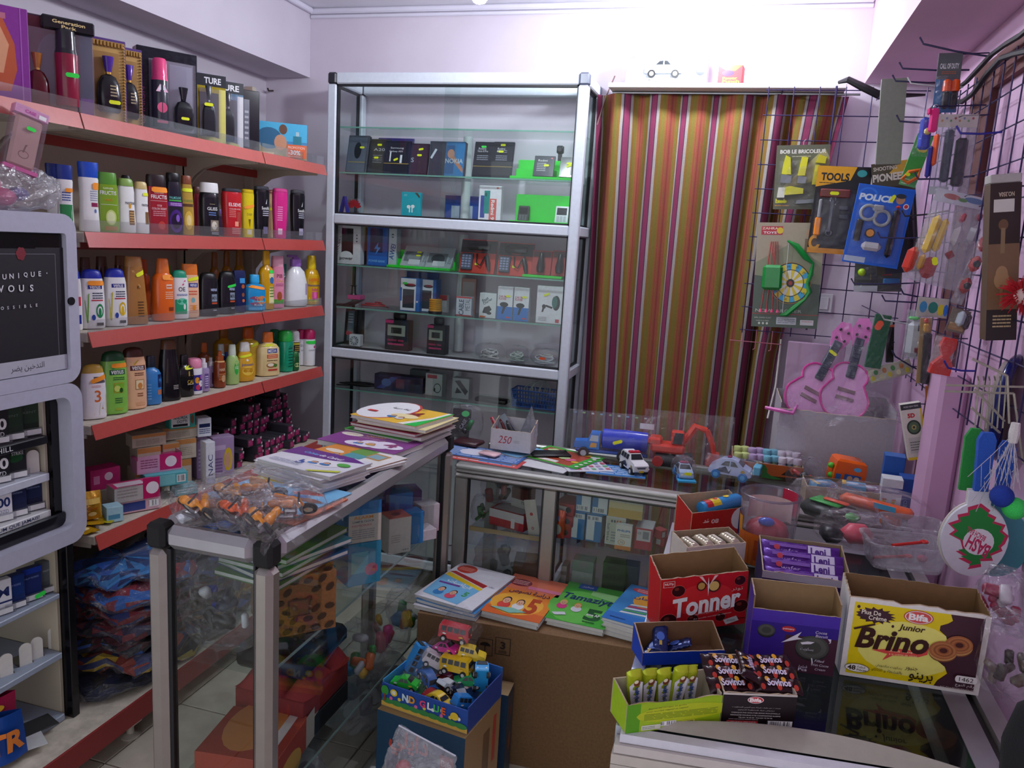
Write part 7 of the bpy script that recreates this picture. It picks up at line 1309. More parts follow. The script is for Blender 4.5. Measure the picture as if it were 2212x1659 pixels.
def snackbox(label,w,d,hf,hb,M,cout,cin='8c6c48',fr=None,side=None,amp=.002,seed=1,hl=None,hr=None,curve=None,name='snack_box',back=None):
 t=thing(name,label,'box',None,M);c=.0025
 MB().box(-w/2+c,-d+c,0,w/2-c,-c,.003,cin).build('box_floor','kraft',t,0).location=(0,d,0)
 f=wall('front_wall',t,(-w/2,0),(w/2,0),0,hf,hf,c,cin,cout,seed,amp,curve)
 wall('back_wall',t,(w/2,d),(-w/2,d),0,hb,hb,c,cin,back or cout,seed+1,amp*.5)
 r=wall('side_wall',t,(w/2,c),(w/2,d-c),0,hr or hf,hb,c,cin,cout,seed+2,amp);l=wall('side_wall',t,(-w/2,d-c),(-w/2,c),0,hb,hl or hf,c,cin,cout,seed+3,amp)
 if fr:p=PR(lambda u,v,e:(-w/2+u*w,-e,v*hf));fr(p);p.build('front_print','print',f,0)
 if side:p=PR(lambda u,v,e:(w/2+e,u*d,v*hf));side(p);p.build('side_print','print',r,0)
 return t
# -- yellow biscuit box
A,B,w,rz=base2((1813,1457),(2113,1503))
def brino(p):
 w_=.97
 p.rect(.04,.045,.96,.955,'e8d010');p.ell(.45,.45,.36,.34,'f0e878')
 p.poly([(.96,.955),(.96,.045),(.68,.045),(.70,.12),(.76,.22),(.735,.30),(.67,.37),(.66,.44),(.70,.50),(.73,.60),(.71,.68),(.66,.74),(.66,.80),(.71,.84),(.74,.88),(.72,.955)],'40202a')
 sp=[]
 for k in range(44):
  a=2*math.pi*k/44;r=1+(.20 if k%3==0 else-.03)+.06*math.sin(k*2.3);sp.append((.195+.125*r*math.cos(a),.815+.085*r*math.sin(a)))
 p.poly(sp,'40202a');p.ell(.07,.90,.012,.02,'40202a');p.ell(.33,.71,.01,.018,'40202a')
 p.text('Plus De',.165,.845,.055,'f4ecd8',.14,bold=.015);p.text('Crème',.215,.785,.055,'f4ecd8',.13,bold=.015)
 p.ell(.50,.865,.105,.085,'c03c3c',28);p.ell(.50,.865,.098,.077,'f0e8e0',28);p.ell(.50,.865,.090,.069,'d85450',28);p.text('Bifa',.50,.865,.085,'f8f4f0',.14,bold=.04)
 p.text('Junior',.465,.71,.095,'3c2018',.19,bold=.02,shear=.2)
 p.poly([(.20,.385),(.40,.445),(.55,.44),(.605,.52),(.60,.42),(.54,.375),(.36,.35),(.29,.27),(.32,.36)],'e05048')
 p.text('Biscuit fourré',.41,.415,.03,'f4e0a0',.17,rot=.06,shear=.2,bold=.01);p.text('à la crème de cacao',.43,.375,.026,'f4e0a0',.20,rot=.10,shear=.2)
 p.text('Brino',.335,.535,.27,'3c1c14',.53,rot=.05,bold=.035,shear=.28);p.poly([(.05,.63),(.20,.72),(.205,.70),(.06,.61)],'3c1c14')
 for cx_,cy_ in((.805,.60),(.70,.51)):
  p.ell(cx_+.002,cy_-.035,.098,.112,'7a4424',26);p.ell(cx_,cy_-.02,.098,.112,'c89858',26);p.ell(cx_,cy_,.098,.112,'a8643a',26)
  for r_,c_ in((.086,'b87844'),(.070,'94542c'),(.056,'b06c3c'),(.040,'94542c'),(.028,'4a1c14')):p.ell(cx_+.003,cy_,r_,r_*1.1,c_,22)
 p.ell(.115,.135,.090,.055,'3c2018',24);p.ell(.115,.135,.086,.050,'f4f0e4',24);p.text('48',.075,.135,.06,'2a1810',.06,bold=.03);p.text(ar('قطعة'),.145,.155,.03,'2a1810',.06);p.text('Pièces',.15,.115,.026,'2a1810',.07,bold=.01)
 p.text(ar('جنيور'),.50,.225,.055,'3c2018',.09);p.text(ar('برينو'),.575,.13,.12,'2a1810',.17,bold=.015);p.text(ar('بسكويت ساندويش'),.34,.21,.04,'3c3018',.19);p.text(ar('بالقشطة و الكاكاو'),.33,.15,.045,'3c3018',.22)
 p.rect(.83,.15,.95,.235,'f4f0ea');p.ell(.83,.1925,.018,.0425,'f4f0ea');p.ell(.95,.1925,.018,.0425,'f4f0ea');p.text('1462',.89,.1925,.05,'2a1810',.10);p.text(ar('رقم النوع'),.885,.115,.045,'e8e0d8',.13);p.text("N° D'ASSORTIMENT",.835,.065,.028,'d8c8c0',.23)
hf=hz(1808,1285,A)-FZ
bb=snackbox('yellow and brown biscuit box with torn open top',w,.075,hf,hf+.016,TR(((A.x+B.x)/2,(A.y+B.y)/2,FZ),rz),'e6e2da','7d5f3c',brino,amp=.0028,seed=5,back='e6e2da')
# -- red chocolate ball box, leaning
A,B,w,rz=base2((1427,1371),(1602,1352))
def tonner(p):
 p.rect(0,0,1,1,'c81e24');p.ell(.5,.55,.35,.3,'d83030')
 for u,v,r_ in((.20,.76,.075),(.10,.22,.095),(.38,.20,.065),(.70,.19,.058),(.93,.36,.085),(.90,.85,.065)):p.ell(u,v,r_*1.05,r_*1.45,'e86058',20);p.ell(u,v,r_,r_*1.35,'3c1010',20);p.ell(u-.02,v+.04,r_*.35,r_*.4,'7a3028')
 p.ell(.455,.82,.055,.09,'5a2418',18);p.ell(.455,.82,.040,.065,'c89a50',18);p.ell(.60,.80,.075,.115,'5a2418',20);p.ell(.60,.80,.057,.088,'e0b868',20)
 p.poly([(.53,.98),(.545,.8),(.535,.62),(.525,.8)],'f4e8e0');p.poly([(.42,1.0),(.53,.82),(.46,1.0)],'f0c8c0');p.poly([(.64,1.0),(.54,.82),(.60,1.0)],'f0c8c0')
 p.rect(.02,.86,.15,.97,'e8d0c8');p.rect(.026,.867,.144,.963,'c01c20');p.text('NUTly',.085,.915,.055,'f4ece4',.10,bold=.02)
 p.text('Tonner',.535,.50,.36,'f6f2ee',.78,rot=.14,bold=.035,shear=.3);p.text(ar('تونر'),.87,.70,.07,'e8d0c0',.13)
 p.text(ar('أرز منفوخ و مغطى بالتكويز'),.60,.33,.05,'f0dcd4',.42,rot=.12);p.text('Riz soufflé enrobé au végécao',.60,.24,.028,'f0dcd4',.44,rot=.12,shear=.2);p.rect(.74,.07,.90,.17,'d8d4cc',.35);p.lines(.77,.10,.87,.14,2,'707070');p.lines(.9,.12,.99,.16,1,'701414')
Mt=TR(((A.x+B.x)/2,(A.y+B.y)/2,FZ+.004),rz-.10)@Matrix.Rotation(R(-4),4,'Y')@Matrix.Rotation(R(3),4,'X')
snackbox('red box of chocolate rice balls with its brown flap open',w*1.0,.062,.114,.136,Mt,'c41c22','8c6c48',tonner,side=lambda p:(p.rect(0,0,1,1,'8c1c1c'),p.ell(.5,.5,.3,.2,'601410'),p.lines(.2,.1,.8,.3,3,'c89890')),amp=.0015,seed=9,hl=.112,hr=.118)
# -- violet cocoa biscuit box
A,B,w,rz=base2((1612,1438),(1799,1461))
def palm(p):
 p.rect(0,0,1,1,'3c2490');p.rect(0,.80,1,1,'4c30a8');p.rect(.40,0,1,.62,'4a2838');p.rect(.0,.62,1,.8,'38228a')
 for cx_,cy_,ru,rv in((.18,.66,.10,.10),(.72,.45,.19,.20)):p.ell(cx_,cy_-.03,ru,rv,'2a2c28',24);p.ell(cx_,cy_,ru,rv,'4c4e48',24);p.ell(cx_,cy_,ru*.85,rv*.85,'5c5e56',24);p.ell(cx_,cy_,ru*.55,rv*.55,'4a4c46',20)
 p.ell(.43,.72,.08,.05,'c8323c');p.text('palmary',.43,.72,.035,'f4e8e8',.13,bold=.02);p.poly([(.36,.48),(.5,.62),(.58,.70),(.54,.60),(.60,.58),(.54,.56)],'f0eef4');p.poly([(.58,.52),(.66,.55),(.74,.55),(.70,.51),(.60,.49)],'f0eef4')
 p.text('Cocoa',.80,.72,.045,'e8e4f0',.13,shear=.2);p.text('Biscuit',.81,.66,.045,'e8e4f0',.14,shear=.2);p.poly([(.88,.63),(.91,.58),(.90,.55),(.92,.57),(.92,.63)],'e8e4f0');p.text('Filled',.82,.24,.04,'e8e4f0',.11,shear=.2);p.text('With Cocoa',.83,.17,.04,'e8e4f0',.20,shear=.2);p.text('Cream',.84,.10,.04,'e8e4f0',.12,shear=.2);p.poly([(.72,.28),(.735,.18),(.75,.2),(.735,.28)],'e8e4f0')
 p.text(ar('بسكويت'),.66,.42,.06,'e0dce8',.15);p.text(ar('قطعة'),.64,.12,.045,'e8e4f0',.10);p.text('Pcs',.64,.07,.05,'e8e4f0',.10,bold=.02)
snackbox('violet cocoa biscuit box with its brown back flap up',w,.05,.112,.148,TR(((A.x+B.x)/2,(A.y+B.y)/2,FZ),rz),'3c2490','8a6e48',palm,seed=12,amp=.0008,hl=.135,hr=.135)
# -- lime bar box with bars
A,B,w,rz=base2((1350,1586),(1554,1562))
def lime(p):
 p.rect(0,0,1,1,'9cc01c');p.rect(0,0,.14,1,'58a014');p.ell(.6,.55,.5,.3,'b8c820');p.text('Barre de nougat et gelée',.42,.80,.05,'50602c',.40,rot=.08,shear=.2);p.text('pour enrobé végétal et végétal',.42,.70,.05,'50602c',.44,rot=.08,shear=.2);p.lines(.18,.38,.96,.62,5,'7c9820');p.rect(.16,.05,.36,.22,'d8dcc8');p.lines(.17,.08,.3,.19,2,'8a9080');p.bars(.36,.14,.52,.30,18);p.rect(.58,.18,.72,.26,'c8cc40');p.lines(.60,.20,.7,.25,1,'6a7820')
snackbox('lime green box holding five upright wrapped bars',w,.06,.047,.058,TR(((A.x+B.x)/2,(A.y+B.y)/2,FZ+.001),rz),'9cc01c','b0a690',lime,amp=.0,seed=3,curve=lambda u:.004*math.sin(u*9)-.002,hl=.047,hr=.05)
def candy(label,M,L,w,t,col,pr,cat='snack bar',name='wrapped_bar',pleat=True):
 """a pillow-wrapped bar lying along its own x with crimped ends"""
 b=MB();n=22;vs=[];fs=[];m=12
 for k in range(n+1):
  u=k/n;e=min(u,1-u);s=1 if e>.12 else max(.0,e/.12)**.5
  for j in range(m):
   a=2*math.pi*j/m;vs.append((L*(u-.5),w/2*math.cos(a)*(1 if s==1 else 1+.05*(1-s))*abs(math.cos(a))**-.25*.94 if abs(math.cos(a))>.02 else 0,t/2*math.sin(a)*max(s,.05)+(.0012*math.sin(j*5+k*3)if s<1 else .0006*math.sin(k*1.7+j))))
 for k in range(n):
  for j in range(m):fs.append((k*m+j,k*m+(j+1)%m,(k+1)*m+(j+1)%m,(k+1)*m+j))
 fs+=[tuple(range(m)),tuple(range(n*m+m-1,n*m-1,-1))]
 b.add(vs,fs,col);o=tag(b.build(name,'foil',None,50,M),label,cat)
 p=PR(lambda u,v,e:(L*(u-.5)*.80,w*(v-.5)*.82,t/2*math.sqrt(max(.05,1-(1.64*(v-.5))**2*.62))*1.0+.0010+e),8);pr(p);p.build('wrapper_print','print',o,0);return o
def jel(p):p.poly([(.0,.1),(.75,.0),(.95,.5),(.8,1),(.0,.9)],'e8eaf0');p.text('JellyMax',.42,.5,.42,'2850a0',.62,bold=.02,shear=.25);p.ell(.84,.55,.10,.25,'7a4428');p.ell(.04,.5,.07,.3,'e09088');p.ell(.90,.5,.06,.16,'f0e8c0')
Mb=TR(((A.x+B.x)/2,(A.y+B.y)/2,FZ+.001),rz)
for i,(x,yy,a,lab)in enumerate(((-.052,.040,-14,'wrapped bar nearest the open end of the lime box'),(-.025,.048,-10,'second wrapped bar in the lime box, sunk lower'),(.0,.046,-12,'third wrapped bar in the lime box'),(.022,.038,-6,'fourth wrapped bar in the lime box, standing proud'),(.046,.046,-12,'last wrapped bar in the lime box, by the black box'))):
 candy(lab,Mb@Matrix(((0,1,0,x),(-.35,0,-.94,yy),(.94,0,-.35,.043+.006*(i in(0,3))),(0,0,0,1)))@Matrix.Rotation(R(a),4,'Z'),.088,.027,.017,'b4c428',jel)
# -- black wafer box
A,B,w,rz=base2((1556,1563),(1714,1569))
def souv(p):
 p.rect(0,0,1,1,'1a1014');p.rect(0,.94,1,1,'c8c0b8');p.ell(.44,.80,.11,.11,'e8e0dc',22);p.ell(.44,.80,.10,.095,'c02830',22);p.text('Bifa',.44,.80,.12,'f4f0ec',.16,bold=.04)
 p.text(ar('صنعت من طرف شركة صو التوبي للبسكويت'),.46,.56,.045,'d8d0cc',.66);p.text(ar('ديدوش مراد قسنطينة الجزائر'),.46,.48,.04,'d8d0cc',.50)
 for i,t_ in enumerate(('FABRIQUE PAR SOALTUBI ZONE INDUSTRIELLE','DIDOUCHE MOURAD N°82 CONSTANTINE ALGERIE','TEL:031 95 83 83  FAX:031 95 94 94')):p.text(t_,.46,.39-.075*i,.038,'d8d0cc',(.66,.68,.46)[i])
 p.lines(.10,.17,.5,.20,1,'b8a8a8');p.rect(.08,.06,.50,.14,'c83c40');p.ell(.10,.10,.03,.05,'c83c40');p.text('0703 48 99 31 / 0703 14 67 82',.30,.10,.04,'f4e8e8',.34);p.bars(.63,.0,.97,.17,22)
hfs=hz(1546,1492,A)-FZ
snackbox('black wafer box with torn rim full of dark wrapped bars',w,.095,hfs,hfs+.014,TR(((A.x+B.x)/2,(A.y+B.y)/2,FZ),rz),'1c1216','b4aca4',souv,amp=.0014,seed=21)
Ms=TR(((A.x+B.x)/2,(A.y+B.y)/2,FZ),rz)
def sv(p):
 for k in range(7):p.ell(.08+.14*k,.2+.55*((k*5)%3)/2,.06,.2,('c03c2c','e0a020','6a2418')[k%3])
 p.text('Sovinos',.5,.5,.5,'e0d8f0',.6,bold=.03)
for i,(x,y,z,a,lab)in enumerate(((-.038,.028,.050,4,'dark wrapped wafer bar in the nearest row of the black box'),(.037,.028,.052,-3,'dark wrapped wafer bar beside the nearest one in the black box'),(-.038,.048,.058,2,'dark wrapped wafer bar in the middle of the black box, side of the lime box'),(.037,.050,.060,-4,'dark wrapped wafer bar in the middle of the black box, side of the violet box'),(-.037,.072,.064,-3,'dark wrapped wafer bar at the back of the black box, side of the lime box'),(.037,.074,.066,5,'dark wrapped wafer bar at the back of the black box, side of the violet box'),(-.01,.045,.074,80,'dark wrapped wafer bar lying crosswise on the others in the black box'))):
 candy(lab,Ms@Matrix.Translation((x,y,z))@Matrix.Rotation(R(a),4,'Z')@Matrix.Rotation(R(24),4,'X'),.078,.032,.015,'2c1218',sv)
# -- blue flap box behind the lime one
A,B,w,rz=base2((1385,1452),(1560,1440))
snackbox('brown lined box with a bright blue front flap and a few blue wrappers',w,.06,.024,.052,TR(((A.x+B.x)/2,(A.y+B.y)/2+.02,FZ),rz-.05),'1c44b8','7c5c40',lambda p:p.rect(0,0,1,1,'1a3cb0'),amp=.0005,seed=31)
Mq=TR(((A.x+B.x)/2,(A.y+B.y)/2+.02,FZ),rz)
for x,y,z,a,lab in((-.045,.03,.018,30,'dark blue wrapped biscuit in the nearly empty box, nearer the carton'),(.0,.035,.016,-20,'dark blue wrapped biscuit lying in the nearly empty box'),(-.03,.04,.03,70,'dark blue wrapped biscuit sticking up in the nearly empty box')):
 candy(lab,Mq@Matrix.Translation((x,y,z))@Matrix.Rotation(R(a),4,'Z')@Matrix.Rotation(R(-25),4,'Y'),.06,.03,.012,'1c2c68',lambda p:(p.ell(.5,.5,.2,.3,'3c60b8'),p.rect(.1,.4,.3,.6,'c0a040')))
# -- box of violet bars
A,B,w,rz=base2((1640,1320),(1812,1337))
Pm=((A.x+B.x)/2,(A.y+B.y)/2+.055);zt_=at(1730,1243,y=Pm[1]).z-FZ
snackbox('tall white and violet box filled with long violet wrapped bars',w*1.12,.14,zt_,zt_+.03,TR((Pm[0]+.012,Pm[1],FZ),rz-.12),'2c1c50','9a8468',lambda p:(p.rect(0,.76,1,1,'c0b8c4'),p.rect(0,0,1,.76,'301c54'),p.ell(.7,.3,.2,.2,'4a2c2c'),p.text('Cocoa',.9,.3,.08,'8a80a0',.12)),amp=.0012,seed=41)
def vio(p):p.rect(.62,.1,.98,.9,'d8d0e8');p.text('Leni',.78,.5,.55,'4a2080',.24,bold=.03);p.rect(.0,.55,.6,.8,'8058b0');p.text('wafer',.3,.3,.3,'c8b0e0',.3);p.ell(.12,.5,.05,.2,'c04050')
Mv=TR((Pm[0]+.012,Pm[1],FZ+zt_),rz-.12)
for i,(y,z,lab)in enumerate(((.018,-.014,'violet wrapped bar in the front row of the violet box'),(.046,-.002,'violet wrapped bar second from the front of the violet box'),(.078,.006,'violet wrapped bar third from the front of the violet box'),(.110,.014,'violet wrapped bar at the back of the violet box'))):
 candy(lab,Mv@Matrix.Translation((.002*(-1)**i,y,z))@Matrix.Rotation(R(38),4,'X'),w*1.04,.042,.012,'5a2890',vio)
# -- white bars box and red box behind the red chocolate box
A,B,w,rz=base2((1480,1262),(1600,1250))
zt_=at(1537,1190,y=A.y).z-FZ
snackbox('white box of wrapped nougat bars behind the red chocolate box',w*1.05,.07,zt_,zt_+.012,TR(((A.x+B.x)/2,(A.y+B.y)/2,FZ),rz),'d8d2c8','a08c70',None,amp=.001,seed=51)
for i in range(4):
 x=-w*.36+w*.24*i;M_=TR(((A.x+B.x)/2,(A.y+B.y)/2,FZ+zt_),rz)@Matrix.Translation((x,.03,-.005+.003*(i%2)))@Matrix.Rotation(R(90),4,'Z')
 candy(('cream wrapped nougat bar nearest the books','cream wrapped nougat bar, second from the books','cream wrapped nougat bar, third from the books','cream wrapped nougat bar next to the clear bucket')[i],M_,.055,.026,.02,'d8ccb4',lambda p:p.rect(.1,.3,.9,.7,'e8e0d0'))
A,B,w,rz=base2((1490,1178),(1600,1170))
zt_=at(1500,1122,y=A.y).z-FZ
snackbox('red and white box holding toothpaste tubes behind the nougat bars',w*1.15,.07,zt_,zt_+.028,TR(((A.x+B.x)/2-.0,(A.y+B.y)/2+.06,FZ),rz+.12),'c02a24','b8a080',lambda p:(p.rect(0,0,1,1,'bc2820'),p.text('80 gr',.36,.62,.22,'f0d8d0',.3,rot=math.pi,bold=.02),p.text('Tonik',.3,.2,.25,'f0d8d0',.4,rot=math.pi,bold=.03,shear=.2),p.ell(.95,.6,.2,.45,'e8e4e0'),p.rect(.9,0,1,1,'20306c')),amp=.0006,seed=61)
o=MB().lathe([(.018,-.07),(.019,-.06),(.019,.05),(.014,.06)],16,'3890d0').build('toothpaste_tube','gloss',None,40,TR(((A.x+B.x)/2+.005,(A.y+B.y)/2+.095,FZ+zt_+.008),rz+.14)@Matrix.Rotation(R(84),4,'Y'));tag(o,'blue kids toothpaste tube with a yellow band lying in the red box','tube')
p=PR(lambda u,v,e:((.0195+e)*math.sin(-1.2+u*2.4),(-.0195-e)*math.cos(-1.2+u*2.4),-.06+.11*v),6);p.F=lambda u,v,e:(-(.0195+e)*math.cos(-1.2+u*2.4),-(.0195+e)*math.sin(-1.2+u*2.4),-.06+.11*v);p.rect(0,0,1,.18,'c02830');p.rect(0,.18,1,.42,'e8c828');p.ell(.5,.66,.14,.08,'f0d030');p.ell(.5,.33,.12,.06,'c83c30');p.build('tube_print','print',o,0)
# -- clear bucket
c0=at(1650,1228,z=FZ);c0=Vector((c0.x+.0,c0.y+.055,FZ));hb_=at(1650,1065,y=c0.y).z-FZ
rb=.060;rt_=.069
t=thing('plastic_bucket','clear plastic bucket with red netted sweets and a paper label','bucket',loc=c0)
b=MB();b.lathe([(rb,.001),(rb+.001,.004),(rt_,hb_)],32,(.93,.93,.95),cap=False);b.lathe([(rb-.003,.004),(rt_-.003,hb_)],32,(.93,.93,.95),cap=False);b.build('clear_wall','clear',t,60)
MB().torus((0,0,hb_),rt_,.0032,(0,0,1),'d8d4e0',32,8).build('rim','clear',t,60)
MB().lathe([(rb-.004,.0),(rb-.004,.0008)],28,'c8a040').build('bucket_base','satin',t)
p=PR(lambda u,v,e:((rb+(rt_-rb)*v+.0004+e)*math.sin(-1.9+u*2.6),-(rb+(rt_-rb)*v+.0004+e)*math.cos(-1.9+u*2.6),hb_*v),14);p.rect(0,.02,1,.48,'d86c20');p.rect(.0,.46,.3,.68,'e0a030');p.rect(.55,.1,.85,.4,'b84818');p.rect(.1,.08,.4,.2,'e8b040');p.ell(.12,.58,.06,.06,'c03030');p.build('paper_label','print',t,0)
t2=thing('netted_sweets','heap of red netted sweets with one blue piece inside the clear bucket','sweets',loc=c0+Vector((0,0,.002)))
b=MB();b.grid(lambda u,v:((rb-.009)*math.sin(math.pi*v/2)*math.cos(2*math.pi*u),(rb-.009)*math.sin(math.pi*v/2)*math.sin(2*math.pi*u),.105-.04*v*v+.006*math.sin(9*u*2*math.pi)*v),30,8,'b82838');b.lathe([(rb-.009,.001),(rb-.009,.064)],24,'a82030');b.build('red_pieces','satin',t2,40);MB().ball((-.005,-.025,.104),.015,'2c58c8',12,8,(1.3,1,.7)).build('blue_piece','gloss',t2)
o=MB().grid(lambda u,v:((rt_-.008)*math.sin(-.9+2.0*u),(rt_-.008)*math.cos(-.9+2.0*u),.09+.055*v),10,3,'d8c0b8').build('paper_insert','paper',t2,60)
o=MB().grid(lambda u,v:((rt_-.006)*math.sin(.5+.9*u),(rt_-.006)*math.cos(.5+.9*u),.11+.06*v),8,3,'c02848').build('red_wrapper','satin',t2,60)
# -- translucent tubs
def tub(label,pl,pr,pyt,pyb,w,d,h,M,lid=False):
 t=thing('plastic_tub',label,'tub',None,M);c_=(.88,.86,.88)
 def ringp(s,z,r=.02,n=4):
  W_,D_=w*s/2,d*s/2;o=[]
  for cx_,cy_,a0 in((W_-r,D_-r,0),(-W_+r,D_-r,90),(-W_+r,-D_+r,180),(W_-r,-D_+r,270)):
   for i in range(n+1):a=R(a0+90*i/n);o.append((cx_+r*math.cos(a),cy_+r*math.sin(a),z))
  return o
 L_=[ringp(.84,.001),ringp(.86,.006),ringp(.97,h-.006),ringp(1.04,h-.006),ringp(1.04,h),ringp(.955,h),ringp(.84,.008)]
 m=len(L_[0]);b=MB();b.add([q for l in L_ for q in l],[(i*m+j,i*m+(j+1)%m,(i+1)*m+(j+1)%m,(i+1)*m+j)for i in range(len(L_)-1)for j in range(m)]+[tuple(range(m))[::-1],tuple(range(6*m,7*m))],c_);b.build('tub_wall','filmfog',t,40)
 for k in range(7):MB().box(-w*.42+w*.14*k-.0015,-d*.5-.001,h*.72,-w*.42+w*.14*k+.0015,-d*.5+.0,h*.93,c_).build('grip_rib','clear',t,0)
 return t
q=at(1965,1238,z=FZ);M=TR((q.x-.01,q.y+.05,FZ),R(8));t=tub('open frosted tub with red sticks and a wrapped sweet',0,0,0,0,.185,.12,.066,M)
for x,y,a,lab in((-.03,.0,12,'long red plastic stick lying in the frosted tub'),(-.005,-.028,20,'red stick with a ring end poking over the near edge of the frosted tub')):
 b=MB();L=.08;b.tube([(-L/2,0,0),(L/2,0,.006)],.004,8,'d83028');b.torus((L/2+.008,0,.007),.007,.003,(0,0,1),'d83028',16,6);tag(b.build('red_stick','gloss',None,40,M@Matrix.Translation((x,y,.014 if 'long' in lab else .062))@Matrix.Rotation(R(a),4,'Z')),lab,'stick')
tag(MB().ball((0,0,.012),.010,'d83050',12,7,(1.3,1,.9)).build('wrapped_sweet','gloss',None,40,M@Matrix.Translation((.05,.01,.006))),'red wrapped sweet in the frosted tub','sweet')
q=at(1985,1162,z=FZ);M=TR((q.x-.03,min(q.y,2.20)+.04,FZ),R(4));tub('empty clear tub behind the frosted one',0,0,0,0,.15,.12,.06,M)
tag(MB().ball((0,0,.01),.007,'e0d0d0',10,6).build('wrapped_sweet','gloss',None,40,M@Matrix.Translation((.03,-.01,.006))),'tiny pale sweet left in the clear tub','sweet')
# ================================================================ things on the back counter
CZ=.8458
def on(px,py,z=CZ):return at(px,py,z=z)
def flat(label,px,py,w,l,t,rz,col,fr=None,z=CZ,name='booklet',cat='booklet'):
 q=on(px,py,z);return book(label,q.x,q.y,z,w,l,t,R(rz),col,fr,cat=cat,name=name)
flat('red and white leaflet at the bottom of the left pile on the back counter',1040,993,.30,.10,.003,-4,'c84848',lambda p:(p.lines(.05,.1,.95,.9,4,'e8d0d0'),p.rect(.5,.2,.9,.6,'4070b0')))
flat('blue patterned magazine in the left pile on the back counter',1045,982,.30,.14,.004,-3,'3c68b0',lambda p:(p.lines(.03,.05,.97,.95,7,'b8c8e0'),p.ell(.4,.5,.2,.3,'d8d8e8')),CZ+.0035)
flat('blue and white magazine with a capital N under the white box',1120,975,.12,.16,.004,-22,'78b0d8',lambda p:(p.text('N',.7,.6,.3,'182848',.4,bold=.04),p.rect(.0,0,.3,1,'c8d8e8')),CZ+.008)
q=on(1012,960,CZ+.008);tag(MB().box(-.05,-.04,0,.05,.04,.016,'3c1820',.006).build('wallet','satin',None,50,TR((q.x,q.y,CZ+.0085),R(-8))),'closed maroon wallet on the magazines','wallet')
q=on(1004,945);M=TR((q.x-.01,min(q.y+.07,2.79),CZ+.0085),R(10))@Matrix.Rotation(R(-25),4,'X');carton('gadget_pack','black glossy pack with grey lettering leaning behind the wallet','box',.07,.02,.11,'15151a',M,fr=lambda p:(p.text('CASE',.045,.05,.014,'a8a8b0',.04,rot=1.1),p.ell(.05,.09,.015,.012,'40b060')),kind='gloss')
junkbag('clear bag with a red tool and grey packs beside the book pile',(q.x+.015,min(q.y+.17,2.80),CZ),(.14,.10,.13),['a02838','303036','50545c','2c8048'],6)
q=on(1056,984,CZ+.012);tag(MB().box(-.036,-.024,0,.036,.024,.009,'e0b8bc',.004).build('mobile_phone','gloss',None,50,TR((q.x,q.y+.01,CZ+.0125),R(-14))),'pink mobile phone lying under the white box','phone')
# white box of knives
A,B=on(1060,966,CZ+.03),on(1140,977,CZ+.03);M=TR(((A.x+B.x)/2,(A.y+B.y)/2+.01,CZ+.0225),math.atan2(B.y-A.y,B.x-A.x));wb=(B-A).length*1.08
t=snackbox('open white box with red 250 written on it, full of small knives',wb,.085,.075,.105,M,'c4c4c8','b8b8bc',lambda p:(p.text('250',.36,.52,.36,'a82838',.34,shear=.3),p.lines(.58,.4,.72,.55,2,'a0a0a4')),amp=.001,seed=71,name='knife_box')
for i,(x,y,a,b_,c,L,lab)in enumerate(((-.03,.04,-35,-12,'a02838',.12,'red knife handle sticking out of the white box'),(-.008,.045,-30,-10,'5a1c24',.11,'dark red knife handle behind the bright red one'),(.008,.05,-28,-8,'2c2c30',.11,'black knife handle in the white box'),(.022,.05,-30,0,'3a3a3e',.11,'dark grey knife handle in the white box'))):
 o=MB().box(-.006,-.004,.01,.006,.004,L,c,.003).build('knife','satin',None,50,M@Matrix.Translation((x,y,.004))@Matrix.Rotation(R(a),4,'Y')@Matrix.Rotation(R(b_),4,'X'));tag(o,lab,'knife')
 MB().disc((0,-.0045,L-.012),.002,.001,(0,1,0),'c8c8c8',8).build('rivet','metal',o,0)
tag(MB().box(-.012,-.001,0,.012,.001,.14,'a8b4c0',.0008).build('blade','metal',None,0,M@Matrix.Translation((.03,.06,.004))@Matrix.Rotation(R(-38),4,'Y')),'broad steel blade sticking out of the white box','blade')
b=MB();b.add([(0,0,0),(.05,-.01,.0),(.075,.0,.02),(.045,0,.125),(.03,.012,.06)],[(0,1,3),(1,2,3),(0,3,4)],'a8b0c0');tag(b.build('folded_plastic','filmfog',None,0,M@Matrix.Translation((.012,.05,.04))),'pointed folded plastic sleeve standing in the white box','plastic sleeve')
# sticker sheets and phone
def stick(p):
 p.rect(0,0,1,1,'40a838');p.rect(.06,.06,.84,.9,'a84830');p.rect(.1,.08,.6,.2,'e8e4e0')
 for k in range(16):p.ell(.12+.8*((k*37)%100)/100,.3+.6*((k*61)%100)/100,.06,.06,('e8e8e8','e0b030','d86890','c8e0a0')[k%4])
 for k in range(6):p.ell(.95,.1+.15*k,.03,.04,'e8f0d8')
flat('white sheet under the green sticker sheet',1175,1003,.20,.13,.002,-10,'d8d8dc')
flat('white sheet of small coloured stickers beside the toy police truck',1262,1005,.16,.16,.002,28,'dcdce4',lambda p:[p.rect(.08+.16*(k%6),.1+.2*(k//6),.18+.16*(k%6),.22+.2*(k//6),('8898c0','c06070','b8a0c0','70b080')[k%4])for k in range(24)],CZ+.0025)
flat('green and red sticker sheet under the black phone',1215,988,.24,.20,.003,-20,'40a838',stick,CZ+.005)
flat('bright blue magazine edge under the toy police truck',1330,1018,.20,.13,.003,8,'3878b8',lambda p:p.lines(.05,.1,.95,.9,5,'c0d0e8'),CZ)
q=on(1188,981,CZ+.012);t=thing('mobile_phone','black mobile phone lying face down on the sticker sheet','phone',None,TR((q.x,q.y,CZ+.0095),R(-62)));MB().box(-.036,-.072,0,.036,.072,.009,'17171b',.005).build('case_back','satin',t,50);MB().box(-.028,.045,.0092,-.006,.066,.0105,'0c0c0f',.001).build('camera_bump','gloss',t,0)
